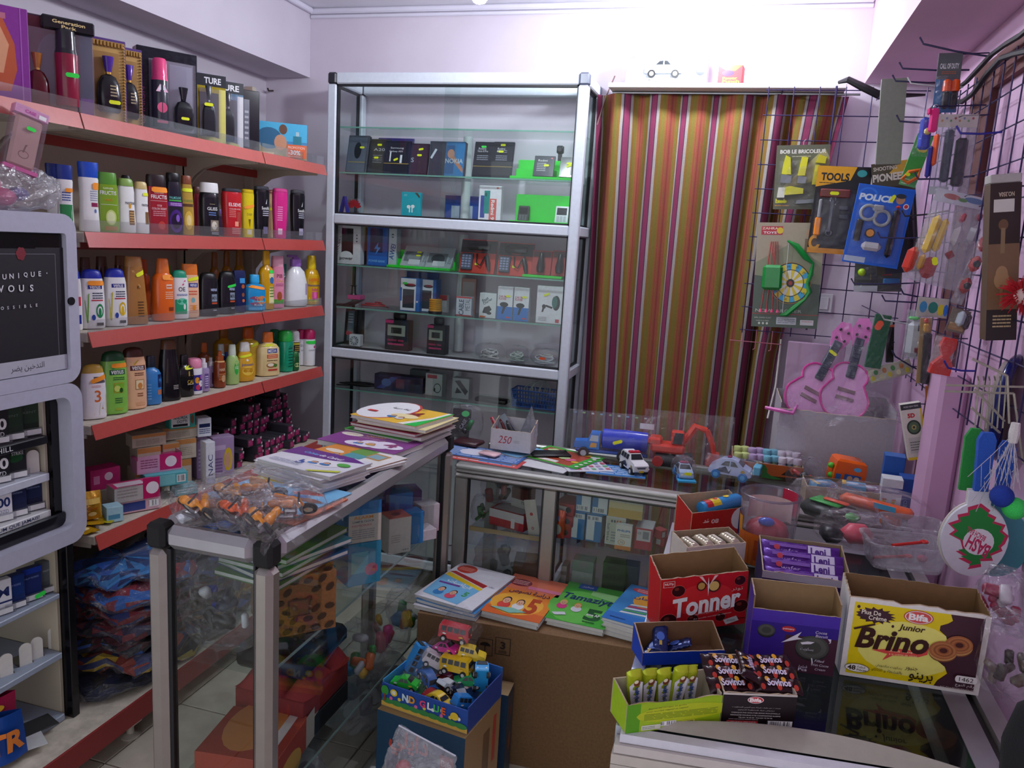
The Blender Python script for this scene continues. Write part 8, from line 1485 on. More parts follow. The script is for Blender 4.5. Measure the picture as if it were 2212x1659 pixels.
# toy vehicles
def vehicle_bag(t,x0,x1,d,h,M=None,header=None,j=.008):
 b=MB();b.grid(lambda u,v:(x0+(x1-x0)*u,-d/2*math.sin(math.pi*min(1,v*.75+.25))*1.2+rnd.uniform(-j,j)*.6,h*v),14,8,(.97,.97,.98));b.grid(lambda u,v:(x1+(x0-x1)*u,d/2*math.sin(math.pi*min(1,v*.75+.25))*1.2+rnd.uniform(-j,j)*.6,h*v),14,8,(.97,.97,.98));b.build('plastic_bag','film',t,0)
 if header:
  p=PR(lambda u,v,e:(x0+(x1-x0)*u,-.006-e,h*v),1)
  for k in range(9):p.rect(.06+.1*k,.93,.09+.1*k,.965,('80a0c0','90b080','c0c8c8')[k%3])
  p.rect(.82,.72,.98,.84,'d8d8dc');p.build('bag_print','print',t,0)
q=on(1330,975);t=thing('toy_truck','bagged blue toy tanker truck in front of the curtain','toy',loc=(q.x,2.80,CZ),rz=R(6))
b=MB();b.box(-.13,-.028,.02,.13,.028,.032,'1c4cb0',.004);b.build('chassis','gloss',t,30);b=MB();b.prism([(-.14,.034),(-.09,.034),(-.09,.062),(-.135,.058)],-.024,.024,'2878d8');b.prism([(-.0895,.034),(-.045,.034),(-.045,.092),(-.078,.092),(-.0895,.064)],-.028,.028,'2478d8');c=b.build('cab','gloss',t,30)
p=PR(lambda u,v,e:(u,-.028-e,v));p.poly([(-.082,.064),(-.05,.064),(-.05,.086),(-.076,.086)],'b8c4d0');p.poly([(-.08,.04),(-.055,.042),(-.055,.058),(-.075,.058)],'e0a040');p.build('cab_print','print',c,0)
b=MB();b.lathe([(.022,-.085),(.036,-.08),(.038,0),(.036,.08),(.022,.085)],18,'2840c8',1,.9);b.v=[(p_[2]+.045,p_[1],p_[0]+.072)for p_ in b.v];b.build('tank','gloss',t,40)
for x in(-.10,.04,.09):
 for s in(-1,1):w_=MB().disc((x,s*.032,.020),.020,.014,(0,1,0),'1a1a1e',16).build('wheel','rubber',t,40);MB().disc((x,s*.0395,.020),.011,.002,(0,1,0),'c0d0e0',12).build('hub','satin',w_,0)
vehicle_bag(t,-.165,.15,.09,.17,header=1);sticker(t,lambda u,v,e:(u,-.052-e,v),.02,.075,.035,.012,'y',.35)
q=on(1475,990);t=thing('toy_excavator','bagged red toy excavator next to the blue toy truck','toy',loc=(q.x-.02,2.80,CZ),rz=R(4))
for s in(-1,1):
 b=MB();b.tube([(-.07,s*.03,.026),(.06,s*.03,.026)],.022,10,'26262a');b.build('track','rubber',t,40);MB().disc((-.06,s*.05,.026),.019,.008,(0,1,0),'c03030').build('wheel','satin',t,40)
b=MB();b.box(-.09,-.035,.052,.03,.035,.085,'d83420',.008);b.box(-.10,-.03,.075,-.05,.03,.105,'d0301c',.008);b.box(-.02,-.03,.086,.025,.002,.135,'d83420',.005);b.build('body','gloss',t,30)
MB().prism([(-.015,.0),(.02,.0),(.02,.04),(-.008,.04)],-.0312,-.0303,'2c2c34').build('cab_window','gloss',t,0,).location=(0,0,.09)
b=MB();b.tube([(.02,.015,.08),(.06,.015,.15),(.10,.015,.14)],[.013,.014,.011],8,'dc3820');b.build('boom','gloss',t);MB().tube([(.10,.015,.14),(.125,.015,.09),(.13,.015,.06)],[.011,.010,.008],8,'dc3820').build('arm','gloss',t)
b=MB();b.prism([(.105,.02),(.15,.005),(.165,.03),(.15,.06),(.125,.062)],-.01,.04,'c82c1c');b.build('bucket','gloss',t,30);vehicle_bag(t,-.12,.19,.10,.20)
sp=lambda p:(p.poly([(-.4,.08),(-.1,.22),(-.02,.10),(.04,.2),(.0,.06)],'26304c'),p.ell(.3,.14,.05,.04,'c0a040'),p.rect(-.25,.13,-.1,.17,'404868'))
q=on(1366,1022);L=.125;M=TR((q.x,q.y+.02,CZ),R(-58));t=toycar('white toy police truck with a red light bar at the edge of the back counter',M,L,'e4e4e6','suv',print_fn=sp)
MB().box(-.012,-.02,.0665,.004,.0,.074,'c02838',.002).build('light_bar','gloss',t,30);MB().box(-.012,.0005,.0665,.004,.02,.074,'c02838',.002).build('light_bar','gloss',t,30)
p=PR(lambda u,v,e:(.5*L+e,u,v));p.rect(-.018,.026,.018,.033,'585c64');p.rect(-.009,.014,.009,.021,'d8b830');p.build('grille_print','print',t,0)
q=on(1474,1035);M=TR((q.x,q.y+.02,CZ),R(-75));t=toycar('bagged pale blue toy police car seen from the front',M,.11,'a8c0d8','car',wheel='3080c8',print_fn=sp);MB().box(-.01,-.015,.051,.004,.015,.057,'a04868',.002).build('light_bar','gloss',t,30)
MB().box(.045,-.03,.004,.075,.03,.010,'38a8d8').build('bag_card','card',t,0);blob(lambda u,v:(.072*math.sin(math.pi*v)**.4*math.cos(2*math.pi*u),.04*math.sin(math.pi*v)**.4*math.sin(2*math.pi*u),.034*(1-math.cos(math.pi*v))+.001),20,9,.005).build('plastic_bag','film',t,0);sticker(t,lambda u,v,e:(.074+e,u,v),.0,.035,.025,.01,'y')
q=on(1580,1035);M=TR((q.x-.005,q.y+.015,CZ),R(-8));t=toycar('pale lilac toy beetle car with blue wheels and dark stripes',M,.145,'b0bce0','beetle',wheel='3080c8',print_fn=sp);MB().box(-.015,-.01,.0725,.0,.01,.078,'8c3050',.002).build('light_bar','gloss',t,30)
vehicle_bag(t,-.085,.10,.10,.075,j=.006);MB().box(.075,-.03,.03,.10,.02,.06,'48b0d0',.003).build('bag_card','card',t,0)
# paint pots
A,B=on(1575,1035),on(1722,1045);w=B.x-A.x+.01;M=TR(((A.x+B.x)/2+.01,2.79,CZ),R(3));t=snackbox('card box with a green dinosaur holding paint pots',w,.13,.055,.075,M,'b85c28','6c5030',lambda p:(p.rect(0,0,1,1,'b85a24'),p.poly([(.0,0),(0,.3),(.2,.2),(.5,.25),(1,.3),(1,0)],'3a2818'),p.poly([(.42,.1),(.44,.5),(.40,.8),(.34,.88),(.36,.96),(.46,.92),(.50,.7),(.5,.45),(.56,.28),(.74,.12),(.6,.06)],'2c7c34'),p.poly([(.7,.4),(.8,.8),(.85,.5),(1,.8),(.95,.35)],'302018')),amp=.0006,seed=81,name='paint_box')
pot=[('c8d488',0),('c8d488',1),('b8a0c8',2),('b8a0c8',3),('78b8cc',4),('78b8cc',5),('d8d0dc',6),('d8d0dc',7),('d4c8d8',8)]
for c,k in pot:
 for r_ in range(2):
  x=-w/2+.018+(w-.036)*k/8;y=.030+.045*r_+.008*(k%2);o=MB().lathe([(.0125,0),(.013,.002),(.013,.05),(.011,.054)],14,('6c7c60','c8b8d0','3c6478','c8a860','a890a8')[(k+r_)%5]).build('paint_pot','gloss',None,40,M@Matrix.Translation((x,y,.0035+.012*r_)))
  nm=('yellow-green','lilac','sky blue','white')[min(3,k//2)];tag(o,'%s paint pot, %s row of the dinosaur box%s'%(nm,('front','back')[r_],(', nearer the beetle car',', nearer the orange toy')[k%2]if k<8 else ', at the very end'),'paint pot')
  MB().lathe([(.0145,.054),(.0148,.056),(.0148,.070),(.0135,.073)],16,c).build('cap','satin',o,40)
# orange toy house on wheels, boxes to its side
A,B=on(1805,1014),on(1880,1014);m=Vector((.385,2.74,CZ));hw=.043;t=thing('toy_house','bright orange toy bus-house with blue and green stickers','toy',None,TR(m+Vector((0,0,.03)),R(8))@Matrix.Rotation(R(6),4,'Y'))
MB().lathe([(hw*.8,0),(hw*.95,.01),(hw,.05),(hw*.92,.085),(hw*.75,.092)],4,'f0641c',1.35,1.2,5).build('body','gloss',t,40);MB().lathe([(.03,-.03),(.036,-.015),(.03,0)],16,'d02c24').build('red_base','gloss',t)
p=PR(lambda u,v,e:(u,-hw*1.02-.004-e,v));p.rect(-.018,.022,.034,.048,'2c5ca8');p.ell(.0,.035,.009,.009,'d8a880');p.ell(.021,.035,.009,.009,'e0c0a0');p.ell(.018,.068,.012,.007,'60b0e0');p.rect(-.045,.025,-.028,.045,'3868a8');p.build('stickers','print',t,0)
for x in(-.052,-.058):MB().ball((x,-.02,.03 if x>-.055 else .062),.010,'4cc038',10,6).build('green_knob','gloss',t)
junkbag('clear bag with a black and red toy gun beside the orange toy',(.265,2.70,CZ),(.12,.12,.11),['1c1c20','a02824','26262c','18181c'],7)
A,B,w,rz=base2((1738,1095),(1902,1082),CZ-.0);Mx=TR((.372,2.56,CZ),R(4));snackbox('open tan card box with 250 written in red on its front',.235,.10,.062,.068,Mx,'ac9880','8c745a',lambda p:p.text('250',.40,.55,.5,'9c3040',.22,shear=.3),amp=.001,seed=91,name='toy_box')
for x,y,z,a,c,lab in((-.06,.05,.045,20,'3898d0','blue and yellow packed water toy in the tan box'),(.03,.05,.05,-10,'48a8d8','second blue packed toy in the tan box'),(.085,.05,.045,5,'8c6c8c','mauve packed toy at the end of the tan box')):
 carton('packed_toy',lab,'toy',.07,.05,.022,c,Mx@Matrix.Translation((x,y,z))@Matrix.Rotation(R(a),4,'Z'),tp=lambda p:(p.ell(.03,.025,.02,.012,'c8e0f0'),p.rect(.0,.0,.012,.05,'e8c030')),kind='gloss')
carton('bulb_carton','white and navy bulb box with energy labels','box',.058,.055,.115,'d8dce0',TR((.50,2.585,CZ),R(-4)),fr=lambda p:(p.rect(0,.07,.058,.088,'28408c'),p.text('POWER LED',.03,.079,.006,'e0e8f0',.036),[p.rect(.006+.026*i,.03+.006*k,.012+.026*i+.002*k,.034+.006*k,('308c40','80b030','d8c020','d86020')[k])for i in range(2)for k in range(4)],p.bars(.03,.004,.054,.018,8)))
bl=lambda t_:(lambda p,w=.07,h=.11:(p.rect(.0,.0,w,h,'1c50a8'),p.text(t_,w*.75,h*.5,.010,'90b8e8',h*.7,rot=R(90)),p.text('LED',w*.25,h*.3,.010,'90b8e8',h*.25,rot=R(90)),p.rect(0,0,w,.006,'4080c8')))
carton('bulb_carton','tall blue bulb carton beside the white bulb box','box',.072,.07,.115,'1c4c9c',TR((.575-.01,2.62,CZ),R(-2)),fr=bl('LUTTE BOUGIE'))
carton('bulb_carton','blue bulb carton under the hanging spinning top box','box',.06,.06,.16,'1c58b0',TR((.52,2.70,CZ),R(-6)),fr=bl('LED'),tp=lambda p:p.rect(0,0,.06,.06,'2c70c0'))
# big white box and toy guitars
Mg=TR((.36,2.90,CZ),R(3));snackbox('big white carton with torn flaps holding two pink toy guitars',.38,.20,.235,.275,Mg,'c0bcc4','b0aab0',amp=.003,seed=95,name='white_carton',hl=.26,hr=.26)
def guitar(label,head,body,y,tag_=False):
 H_,B_=at(*head,y=y+.10),at(*body,y=y);X=B_-H_;L=X.length;Z=X.normalized()*-1;Xx=Vector((0,-1,0)).cross(Z).normalized()*-1;Yy=Z.cross(Xx).normalized()
 M=Matrix(((Xx.x,Yy.x,Z.x,B_.x),(Xx.y,Yy.y,Z.y,B_.y),(Xx.z,Yy.z,Z.z,B_.z),(0,0,0,1)));t=thing('toy_guitar',label,'toy',None,M)
 o=[]
 for k in range(40):
  a=2*math.pi*k/40;z=.105*math.sin(a);wd=(.086-.024*math.exp(-((z-.02)/.03)**2)-.012*(z>.02))*abs(math.cos(a))**.7;o.append((math.copysign(wd,math.cos(a)),z))
 MB().prism(o,-.012,.010,'e0a8d4').build('guitar_body','gloss',t,30);MB().tube([(x,-.012,z)for x,z in o],.004,6,'d83c98',True).build('pink_rim','gloss',t)
 MB().box(-.016,-.016,.05,.016,.004,L-.01,'3c4654',.003).build('neck','satin',t,0)
 for k in range(9):MB().box(-.0145,-.0175,.045+(L-.07)*k/9,.0145,-.0162,.047+(L-.07)*k/9,'8898a4').build('fret','metal',t,0)
 hd=[(-.018,L-.04),(.018,L-.04),(.034,L+.0),(.034,L+.045),(.01,L+.075),(-.022,L+.065),(-.034,L+.02)];MB().prism(hd,-.010,.004,'e080c0').build('headstock','gloss',t,30)
 for x,z in((-.014,.0),(.016,.0),(-.014,.035),(.016,.035)):MB().ball((x,-.013,L+z),.0055,'2c2c34',8,5).build('tuning_peg','gloss',t)
 for z in(.0,-.03):MB().box(-.03,-.0145,z-.007,.03,-.0125,z+.007,'8c7078',.002).build('pickup','satin',t,0)
 if tag_:sticker(t,lambda u,v,e:(u,-.018-e,v),0,L*.72,.03,.012,'y',-.2)
 b=MB();b.grid(lambda u,v:((.11-.055*v)*(2*u-1)+rnd.uniform(-.004,.004),-.030+rnd.uniform(-.008,.006),-.12+(L+.2)*v),8,16,(.97,.96,.98));b.build('plastic_bag','film',t,0)
guitar('pink toy guitar with a yellow tag leaning in the white carton',(1812,735),(1752,846),2.98,True);guitar('pink toy guitar beside the tagged one, nearer the green sponge bag',(1858,728),(1826,846),2.99)
b=blob(lambda u,v:(.33+.30*u-.03*v,2.86+.1*v-.04*math.sin(math.pi*u),1.07+.10*math.sin(math.pi*u)*(.5+.5*v)-.03*(1-v)),20,10,.011);tag(b.build('plastic_bag','film',None,0),'big crumpled clear bag spilling over the white carton','bag')
b=blob(lambda u,v:(.17+.06*u,2.86,1.02+.13*v),8,10,.012);tag(b.build('plastic_bag','film',None,0),'crumpled clear bag hanging over the corner of the white carton by the curtain','bag')
tag(MB().tube([at(1653,880,y=2.9),at(1690,888,y=2.88),at(1712,893,y=2.87),at(1722,875,y=2.9)],[.006,.008,.007,.004],6,'d860b0').build('strap','satin',None),'pink strap trailing from the toy guitars towards the curtain','strap')
# bagged toys lying between the bucket and the tubs
def lumpy(label,c,rz,M2,parts,bag):
 t=thing('bagged_toy',label,'toy',loc=c,rz=R(rz))
 for nm,q,col,r_ in parts:MB().box(*q,col,r_).build(nm,'satin',t,50)
 L,D,H=bag;blob(lambda u,v:(L*.5*math.sin(math.pi*v)**.4*math.cos(2*math.pi*u),D*.5*math.sin(math.pi*v)**.4*math.sin(2*math.pi*u),H*.5*(1-math.cos(math.pi*v))+.0),24,10,.008).build('plastic_bag','film',t,0)
lumpy('bagged black and green toy turtle between the bucket and the tubs',(.30,2.32,.8735),-35,None,[('shell',(-.08,-.045,.010,.08,.045,.055),'202824',.02),('green_plate',(-.05,-.03,.0555,.04,.025,.062),'30a840',.004),('green_tip',(.05,-.035,.03,.095,.0,.05),'48c050',.008),('orange_stripe',(-.02,-.012,.0625,.055,.006,.070),'f06040',.006)],(.26,.15,.11))
lumpy('bagged orange toy gun lying behind the turtle',(.43,2.39,.8735),-28,None,[('barrel',(-.10,-.02,.03,.10,.02,.06),'f06018',.01),('grip',(.02,-.02,.0,.07,.02,.03),'f07028',.006),('blue_label',(.0,-.021,.045,.06,-.0202,.06),'48b0d8',0)],(.28,.12,.10))
lumpy('bagged pink-red sponge toy lying in front of the clear tub',(.345,2.17,.8735),10,None,[('sponge',(-.03,-.03,.0,.05,.03,.05),'e86070',.02),('black_part',(-.08,-.03,.0,-.031,.03,.04),'1a1a1e',.01)],(.20,.11,.08))
# ================================================================ toys hung on the wire grids
def card(label,q,y,col,fr=None,name='carded_toy',cat='carded toy',tk=.003,kind='card',x=None):
 """a hanging card from the photograph's four corners (top left, top right, bottom right, bottom left) on the plane y"""
 k=dict(x=x)if x is not None else dict(y=y)
 P_=[at(*c,**k)for c in q];c0=P_[3];Z=((P_[0]-P_[3])+(P_[1]-P_[2])).normalized();Xv=(P_[2]-P_[3])+(P_[1]-P_[0]);X=(Xv-Z*Xv.dot(Z)).normalized();Y=Z.cross(X)
 w=((P_[2]-P_[3]).length+(P_[1]-P_[0]).length)/2;h=((P_[0]-P_[3]).length+(P_[1]-P_[2]).length)/2;c=sum(P_,Vector())/4-X*w/2-Z*h/2
 M=Matrix(((X.x,Y.x,Z.x,c.x),(X.y,Y.y,Z.y,c.y),(X.z,Y.z,Z.z,c.z),(0,0,0,1)));t=thing(name,label,cat,None,M)
 b=MB().box(0,0,0,w,tk,h,col,.0008).build('backing_card',kind,t,0)
 T_=M@Vector((w/2,tk,h-.004));E_=Vector((T_.x,3.299,T_.z+.004))if T_.x<.47 else Vector((.588,T_.y,T_.z+.004));Mi=M.inverted();MB().tube([(w/2,tk-.0005,h-.008),Mi@T_.lerp(E_,.15),Mi@E_],.0018,5,'2c2850').build('peg','wire',t)
 if fr:p=PR(lambda u,v,e:(u*w,-e,v*h));fr(p);p.build('card_print','print',b,0)
 return t,w,h
def blister(t,nm,w,h,pts,col,d=.016,fin='gloss'):return MB().prism([(u*w,v*h)for u,v in pts],-d,-.001,col).build(nm,fin,t,30)
def bx_(t,nm,w,h,u0,v0,u1,v1,col,d=.016,bv=.004,fin='gloss'):return MB().box(u0*w,-d,v0*h,u1*w,-.001,v1*h,col,bv).build(nm,fin,t,30)
def film(t,w,h,d=.03,pad=.02,nm='clear_cover'):
 b=MB();b.grid(lambda u,v:(-pad+(w+2*pad)*u,-d*(.5+.5*math.sin(math.pi*u))*(.5+.5*math.sin(math.pi*v))+rnd.uniform(-.005,.005),-pad+(h+2*pad)*v),8,12,(.97,.97,.98));return b.build(nm,'film',t,0)
YG=3.24
t,w,h=card('grey carded yellow plastic tool set, highest on the back grid',((1678,312),(1795,314),(1783,452),(1670,452)),YG,'6a6c58',lambda p:(p.rect(0,0,1,1,'5e604e'),p.poly([(.1,.3),(.9,.95),(1,.8),(1,.5)],'9a9468'),p.text('BOB LE BRICOLEUR',.5,.90,.06,'e0e0d8',.86,bold=.03),p.lines(.3,.81,.65,.84,1,'a8a890'),p.text('bob',.15,.13,.07,'d8d030',.22,bold=.04),p.lines(.03,.04,.3,.08,1,'c08830')))
for nm,pts,c in(('saw',[(.12,.54),(.3,.54),(.27,.80),(.18,.84),(.14,.7)],'d0d020'),('saw_grip',[(.10,.42),(.3,.40),(.32,.52),(.12,.55)],'707478'),('hacksaw',[(.42,.52),(.56,.52),(.60,.80),(.48,.81)],'d8d428'),('hook',[(.74,.72),(.92,.70),(.94,.80),(.8,.84)],'c8c020'),('ruler',[(.70,.38),(.8,.38),(.82,.68),(.74,.68)],'d0c838'),('grey_knob',[(.42,.40),(.58,.40),(.60,.50),(.44,.52)],'808488'),('pliers',[(.2,.22),(.55,.24),(.55,.32),(.3,.36),(.2,.34)],'d4d020'),('white_shell',[(.06,.18),(.2,.18),(.2,.34),(.08,.34)],'d8d8c8'),('cutter',[(.42,.08),(.8,.10),(.8,.16),(.44,.14)],'787c80')):blister(t,nm,w,h,pts,c)
sticker(t,lambda u,v,e:(u,-.001-e,v),.16*w,.12*h,.03,.01,'y');film(t,w,h*.8,.022,-.01)
MB().tube([(.5*w,.002,h*.97),(.5*w,.002,h+.012),(.54*w,.004,h+.02)],.002,6,'b0b4b8').build('hanger','metal',t)
t,w,h=card('black and yellow carded tool set with the word tools',((1768,358),(1886,362),(1858,552),(1742,545)),3.14,'1c1c20',lambda p:(p.poly([(0,.76),(1,.90),(1,1),(0,1)],'e8a818'),p.poly([(.62,.84),(1,.9),(1,1),(.72,1)],'17171b'),p.text('TOOLS',.34,.88,.09,'17171b',.52,bold=.04),p.lines(.06,.80,.36,.82,1,'4a3410'),p.ell(.82,.93,.09,.04,'38a0a0'),p.rect(0,0,1,.06,'d88c1c'),p.ell(.12,.12,.11,.09,'e09c20'),p.ell(.12,.12,.06,.05,'4a3418'),p.rect(.15,.1,.95,.74,'2c2e32')))
for nm,q,c in(('spirit_level',(.10,.64,.66,.74),'6a2820'),('chisel',(.10,.40,.17,.62),'8a8c8e'),('orange_handle',(.07,.20,.19,.41),'f08c20'),('spanner',(.32,.24,.39,.62),'585c62'),('socket',(.48,.50,.66,.56),'44484e'),('bolt',(.50,.40,.68,.46),'44484e'),('orange_tip',(.8,.18,.92,.3),'f08c20')):bx_(t,nm,w,h,*q,c)
for v_ in(.24,.62):MB().torus((.355*w,-.01,v_*h),.010,.004,(0,1,0),'585c62',14,6).build('spanner_ring','gloss',t)
sticker(t,lambda u,v,e:(u,-.0165-e,v),.36*w,.69*h,.03,.012,'y');film(t,w,h*.72,.024,-.008)
t,w,h=card('blue carded toy police set with grey handcuffs',((1857,396),(1978,410),(1937,586),(1819,560)),2.98,'1868d8',lambda p:(p.rect(.02,.02,.98,.98,'1660d0'),p.ell(.2,.86,.18,.11,'2878e8'),p.ell(.2,.86,.14,.085,'1660d0'),p.text('POLICE',.36,.845,.085,'d8e8f8',.62,bold=.05,shear=.1),p.rect(.02,.02,.4,.09,'b8c8e0'),p.ell(.78,.86,.08,.06,'b88868'),p.ell(.78,.90,.09,.03,'28303c'),p.ell(.9,.78,.05,.035,'e8e8f0'),p.ell(.9,.78,.035,.024,'c03038')),tk=.004)
for u,v in((.27,.65),(.52,.60)):MB().torus((u*w,-.012,v*h),.024,.0058,(0,1,0),'9ca0a2',20,7).build('handcuff_ring','gloss',t)
bx_(t,'handcuff_joint',w,h,.33,.68,.52,.76,'9ca0a2',.018)
MB().disc((.37*w,-.012,.40*h),.016,.014,(0,1,0),'1c1c20',18).build('compass','gloss',t);MB().disc((.37*w,-.0195,.40*h),.012,.002,(0,1,0),'e09020',16).build('compass_face','satin',t)
bx_(t,'white_torch',w,h,.27,.18,.62,.29,'d8d8dc',.022,.010);bx_(t,'truncheon',w,h,.70,.12,.82,.74,'1c1c24',.022,.010);bx_(t,'red_button',w,h,.72,.745,.80,.78,'d04030',.02);bx_(t,'watch',w,h,.10,.28,.22,.56,'18181c',.014)
film(t,w,h*.8,.03,-.01);sticker(t,lambda u,v,e:(u,-.0015-e,v),.64*w,.86*h,.026,.012,'y',1.2)
t,w,h=card('green and cream carded archery set with a round target',((1641,480),(1780,482),(1768,709),(1619,706)),3.2,'5e6a58',lambda p:(p.rect(0,.45,1,1,'a89c84'),p.rect(0,0,1,.5,'4e5e50'),p.poly([(0,.5),(1,.42),(1,.62),(.5,.8),(0,.62)],'8a8c70'),p.rect(.06,.885,.38,.965,'b83040'),p.text('ZAHRA',.19,.945,.022,'e8d8c0',.24,bold=.02),p.text('TOYS',.19,.905,.022,'f0f0f0',.2,bold=.02),p.ell(.34,.925,.05,.03,'e0c030'),p.ell(.80,.90,.07,.05,'c09878'),p.rect(.72,.72,.9,.85,'7a6850'),
  p.rect(0,.125,1,.132,'a04038'),p.text('NO.A  ARCHER',.4,.16,.03,'c0c8b8',.7),p.text('SARL ZAHRA PLAST',.17,.09,.014,'c8d0c0',.26),p.text('MADE IN ALGERIA',.17,.06,.012,'c8d0c0',.2),p.rect(.38,.03,.68,.10,'c0c8cc'),p.lines(.40,.04,.66,.09,3,'7a8088'),p.rect(.74,.03,.94,.08,'c8c8c8'),p.text('WARNING',.84,.065,.012,'b03030',.16),[p.ell(.12+.06*k,.035,.018,.012,'d0d8c8')for k in range(3)],
  p.ell(.55,.43,.31,.20,'b8904c',32),p.ell(.55,.43,.30,.195,'28241c',32),p.ell(.55,.43,.285,.185,'40a8d8',32),[p.poly([(.55+.285*math.cos(R(a)),.43+.185*math.sin(R(a))),(.55+.285*math.cos(R(a+18)),.43+.185*math.sin(R(a+18))),(.55+.2*math.cos(R(a+18)),.43+.13*math.sin(R(a+18))),(.55+.2*math.cos(R(a)),.43+.13*math.sin(R(a)))],'e0c830')for a in range(0,360,36)],p.ell(.55,.43,.20,.13,'28241c',28),p.ell(.55,.43,.19,.123,'e8e8e0',28),[p.poly([(.55,.43),(.55+.19*math.cos(R(a)),.43+.123*math.sin(R(a))),(.55+.19*math.cos(R(a+18)),.43+.123*math.sin(R(a+18)))],'e0c830')for a in range(0,360,36)],p.ell(.55,.43,.06,.04,'202020'),p.ell(.55,.43,.03,.02,'a03028'),
  [p.text(n_,.55+.245*math.cos(R(a)),.43+.16*math.sin(R(a)),.018,'202830',.05)for n_,a in(('35',100),('30',70),('25',40),('10',-35),('60',-105),('5',-150))]))
b=MB();b.tube([(.46*w,-.012,.83*h),(.60*w,-.014,.78*h),(.74*w,-.016,.68*h),(.86*w,-.016,.62*h),(.84*w,-.016,.52*h),(.80*w,-.016,.43*h),(.84*w,-.016,.35*h),(.78*w,-.016,.28*h),(.64*w,-.014,.2*h),(.52*w,-.012,.13*h),(.42*w,-.010,.12*h)],[.003,.011,.011,.005,.009,.007,.009,.005,.010,.010,.003],8,'1c8a3c');b.build('bow','gloss',t)
MB().tube([(.48*w,-.012,.82*h),(.46*w,-.012,.14*h)],.0012,4,'d8d8d8').build('bowstring','satin',t)
for k in range(4):
 x0,x1=.22+.03*k,.13+.085*k;MB().tube([(x0*w,-.012,.82*h),((x0+x1)/2*w,-.014,.5*h),(x1*w,-.012,.16*h)],.0024,5,'b02c30').build('arrow','gloss',t);MB().lathe([(.007,0),(.003,.012)],10,'e0507c',c=(x1*w,-.012,.145*h)).build('sucker_tip','satin',t)
bx_(t,'quiver',w,h,.12,.36,.42,.60,'1c8a3c',.026,.010)
t,w,h=card('carded toy gun with orange lettering half behind the police set',((1881,352),(1976,346),(1985,590),(1895,590)),3.08,'3a3428',lambda p:(p.rect(0,.78,1,1,'504838'),p.poly([(.4,.9),(1,.84),(1,1),(.7,1)],'c8a040'),p.text('SHOOTING',.32,.95,.035,'d8d0c0',.55,bold=.02),p.text('PIONEER',.42,.87,.07,'d8d0c0',.8,bold=.04),p.rect(.2,.0,.98,.7,'1c2030')))
bx_(t,'toy_gun',w,h,.72,.05,.92,.66,'17171c',.022,.008);bx_(t,'gun_tip',w,h,.74,.665,.86,.70,'c04030',.018)
t,w,h=card('dark green card with a lime ball hanging low behind the police set',((1848,560),(1950,572),(1944,640),(1846,620)),3.12,'2c3228',lambda p:(p.rect(.0,.0,.5,.2,'b8bcc0'),p.text('SET',.42,.5,.2,'c8b840',.16,bold=.04),p.rect(.35,.3,.5,.8,'17171b')))
MB().ball((.14*w,-.012,.66*h),.014,'a8d020',12,8).build('lime_ball','gloss',t);bx_(t,'red_piece',w,h,.55,.55,.78,.85,'a83030');bx_(t,'blue_fin',w,h,.6,.25,.95,.45,'2870a8');film(t,w,h,.03,.0)
t,w,h=card('plain grey-green upright panel hung on a hook near the corner',((1905,168),(1960,170),(1946,356),(1891,354)),2.92,'82857a',None,'grey_panel','panel',.012)
t,w,h=card('slanting green card with an orange toy saw handle',((1990,288),(2010,296),(1984,405),(1934,398)),2.86,'3c9c40',lambda p:(p.rect(0,0,1,.2,'58a868'),p.lines(.1,.02,.6,.15,3,'c8d8c8'),p.ell(.6,.72,.3,.05,'d0c040')))
b=MB();b.tube([(.05*w,-.012,.10*h),(.45*w,-.012,.05*h),(.9*w,-.012,.2*h),(.85*w,-.012,.34*h),(.3*w,-.012,.26*h)],.006,8,'d8702c',True);b.build('saw_handle','gloss',t);sticker(t,lambda u,v,e:(u,-.02-e,v),.25*w,.2*h,.014,.010,'y')
t,w,h=card('tall grey topped card with white lettering and an orange-tipped toy',((2028,122),(2082,106),(2064,236),(2014,250)),2.6,'5c6064',lambda p:(p.rect(0,0,1,.56,'3c78b0'),p.text('CALL OF DUTY',.5,.78,.09,'e0e4e8',.78,bold=.03),p.lines(.2,.64,.8,.70,2,'b06848')),x=None)
for u in(.45,.8):MB().lathe([(.011,0),(.011,.028),(.006,.032)],12,'f05a20',c=(u*w,-.014,.34*h)).build('orange_cap','gloss',t);bx_(t,'dark_body',w,h,u-.15,.05,u+.13,.335,'1c1c24',.02)
film(t,w,h*.6,.034,.0)
t,w,h=card('clear toy bag with a patterned header card and dark contents',((2037,232),(2107,262),(2090,430),(2004,412)),2.5,(.8,.8,.86),lambda p:(p.rect(0,.84,1,1,'c0b8b0'),[p.ell(.1+.11*k,.92+.03*(k%2),.03,.015,('b08050','7878a0','609060','a04848')[k%4])for k in range(8)],p.rect(0,0,.5,.1,'b8bcc4')),tk=.001,kind='filmfog')
for nm,q,c in(('orange_strip',(-.08,.35,.06,.75),'f0683c'),('dark_piece',(.5,.1,.8,.7),'22262e'),('slate_piece',(.2,.15,.42,.8),'3c4454'),('navy_piece',(-.18,.2,-.05,.6),'2c2c80')):bx_(t,nm,w,h,*q,c,.024,.006)
film(t,w,h,.045,.0)
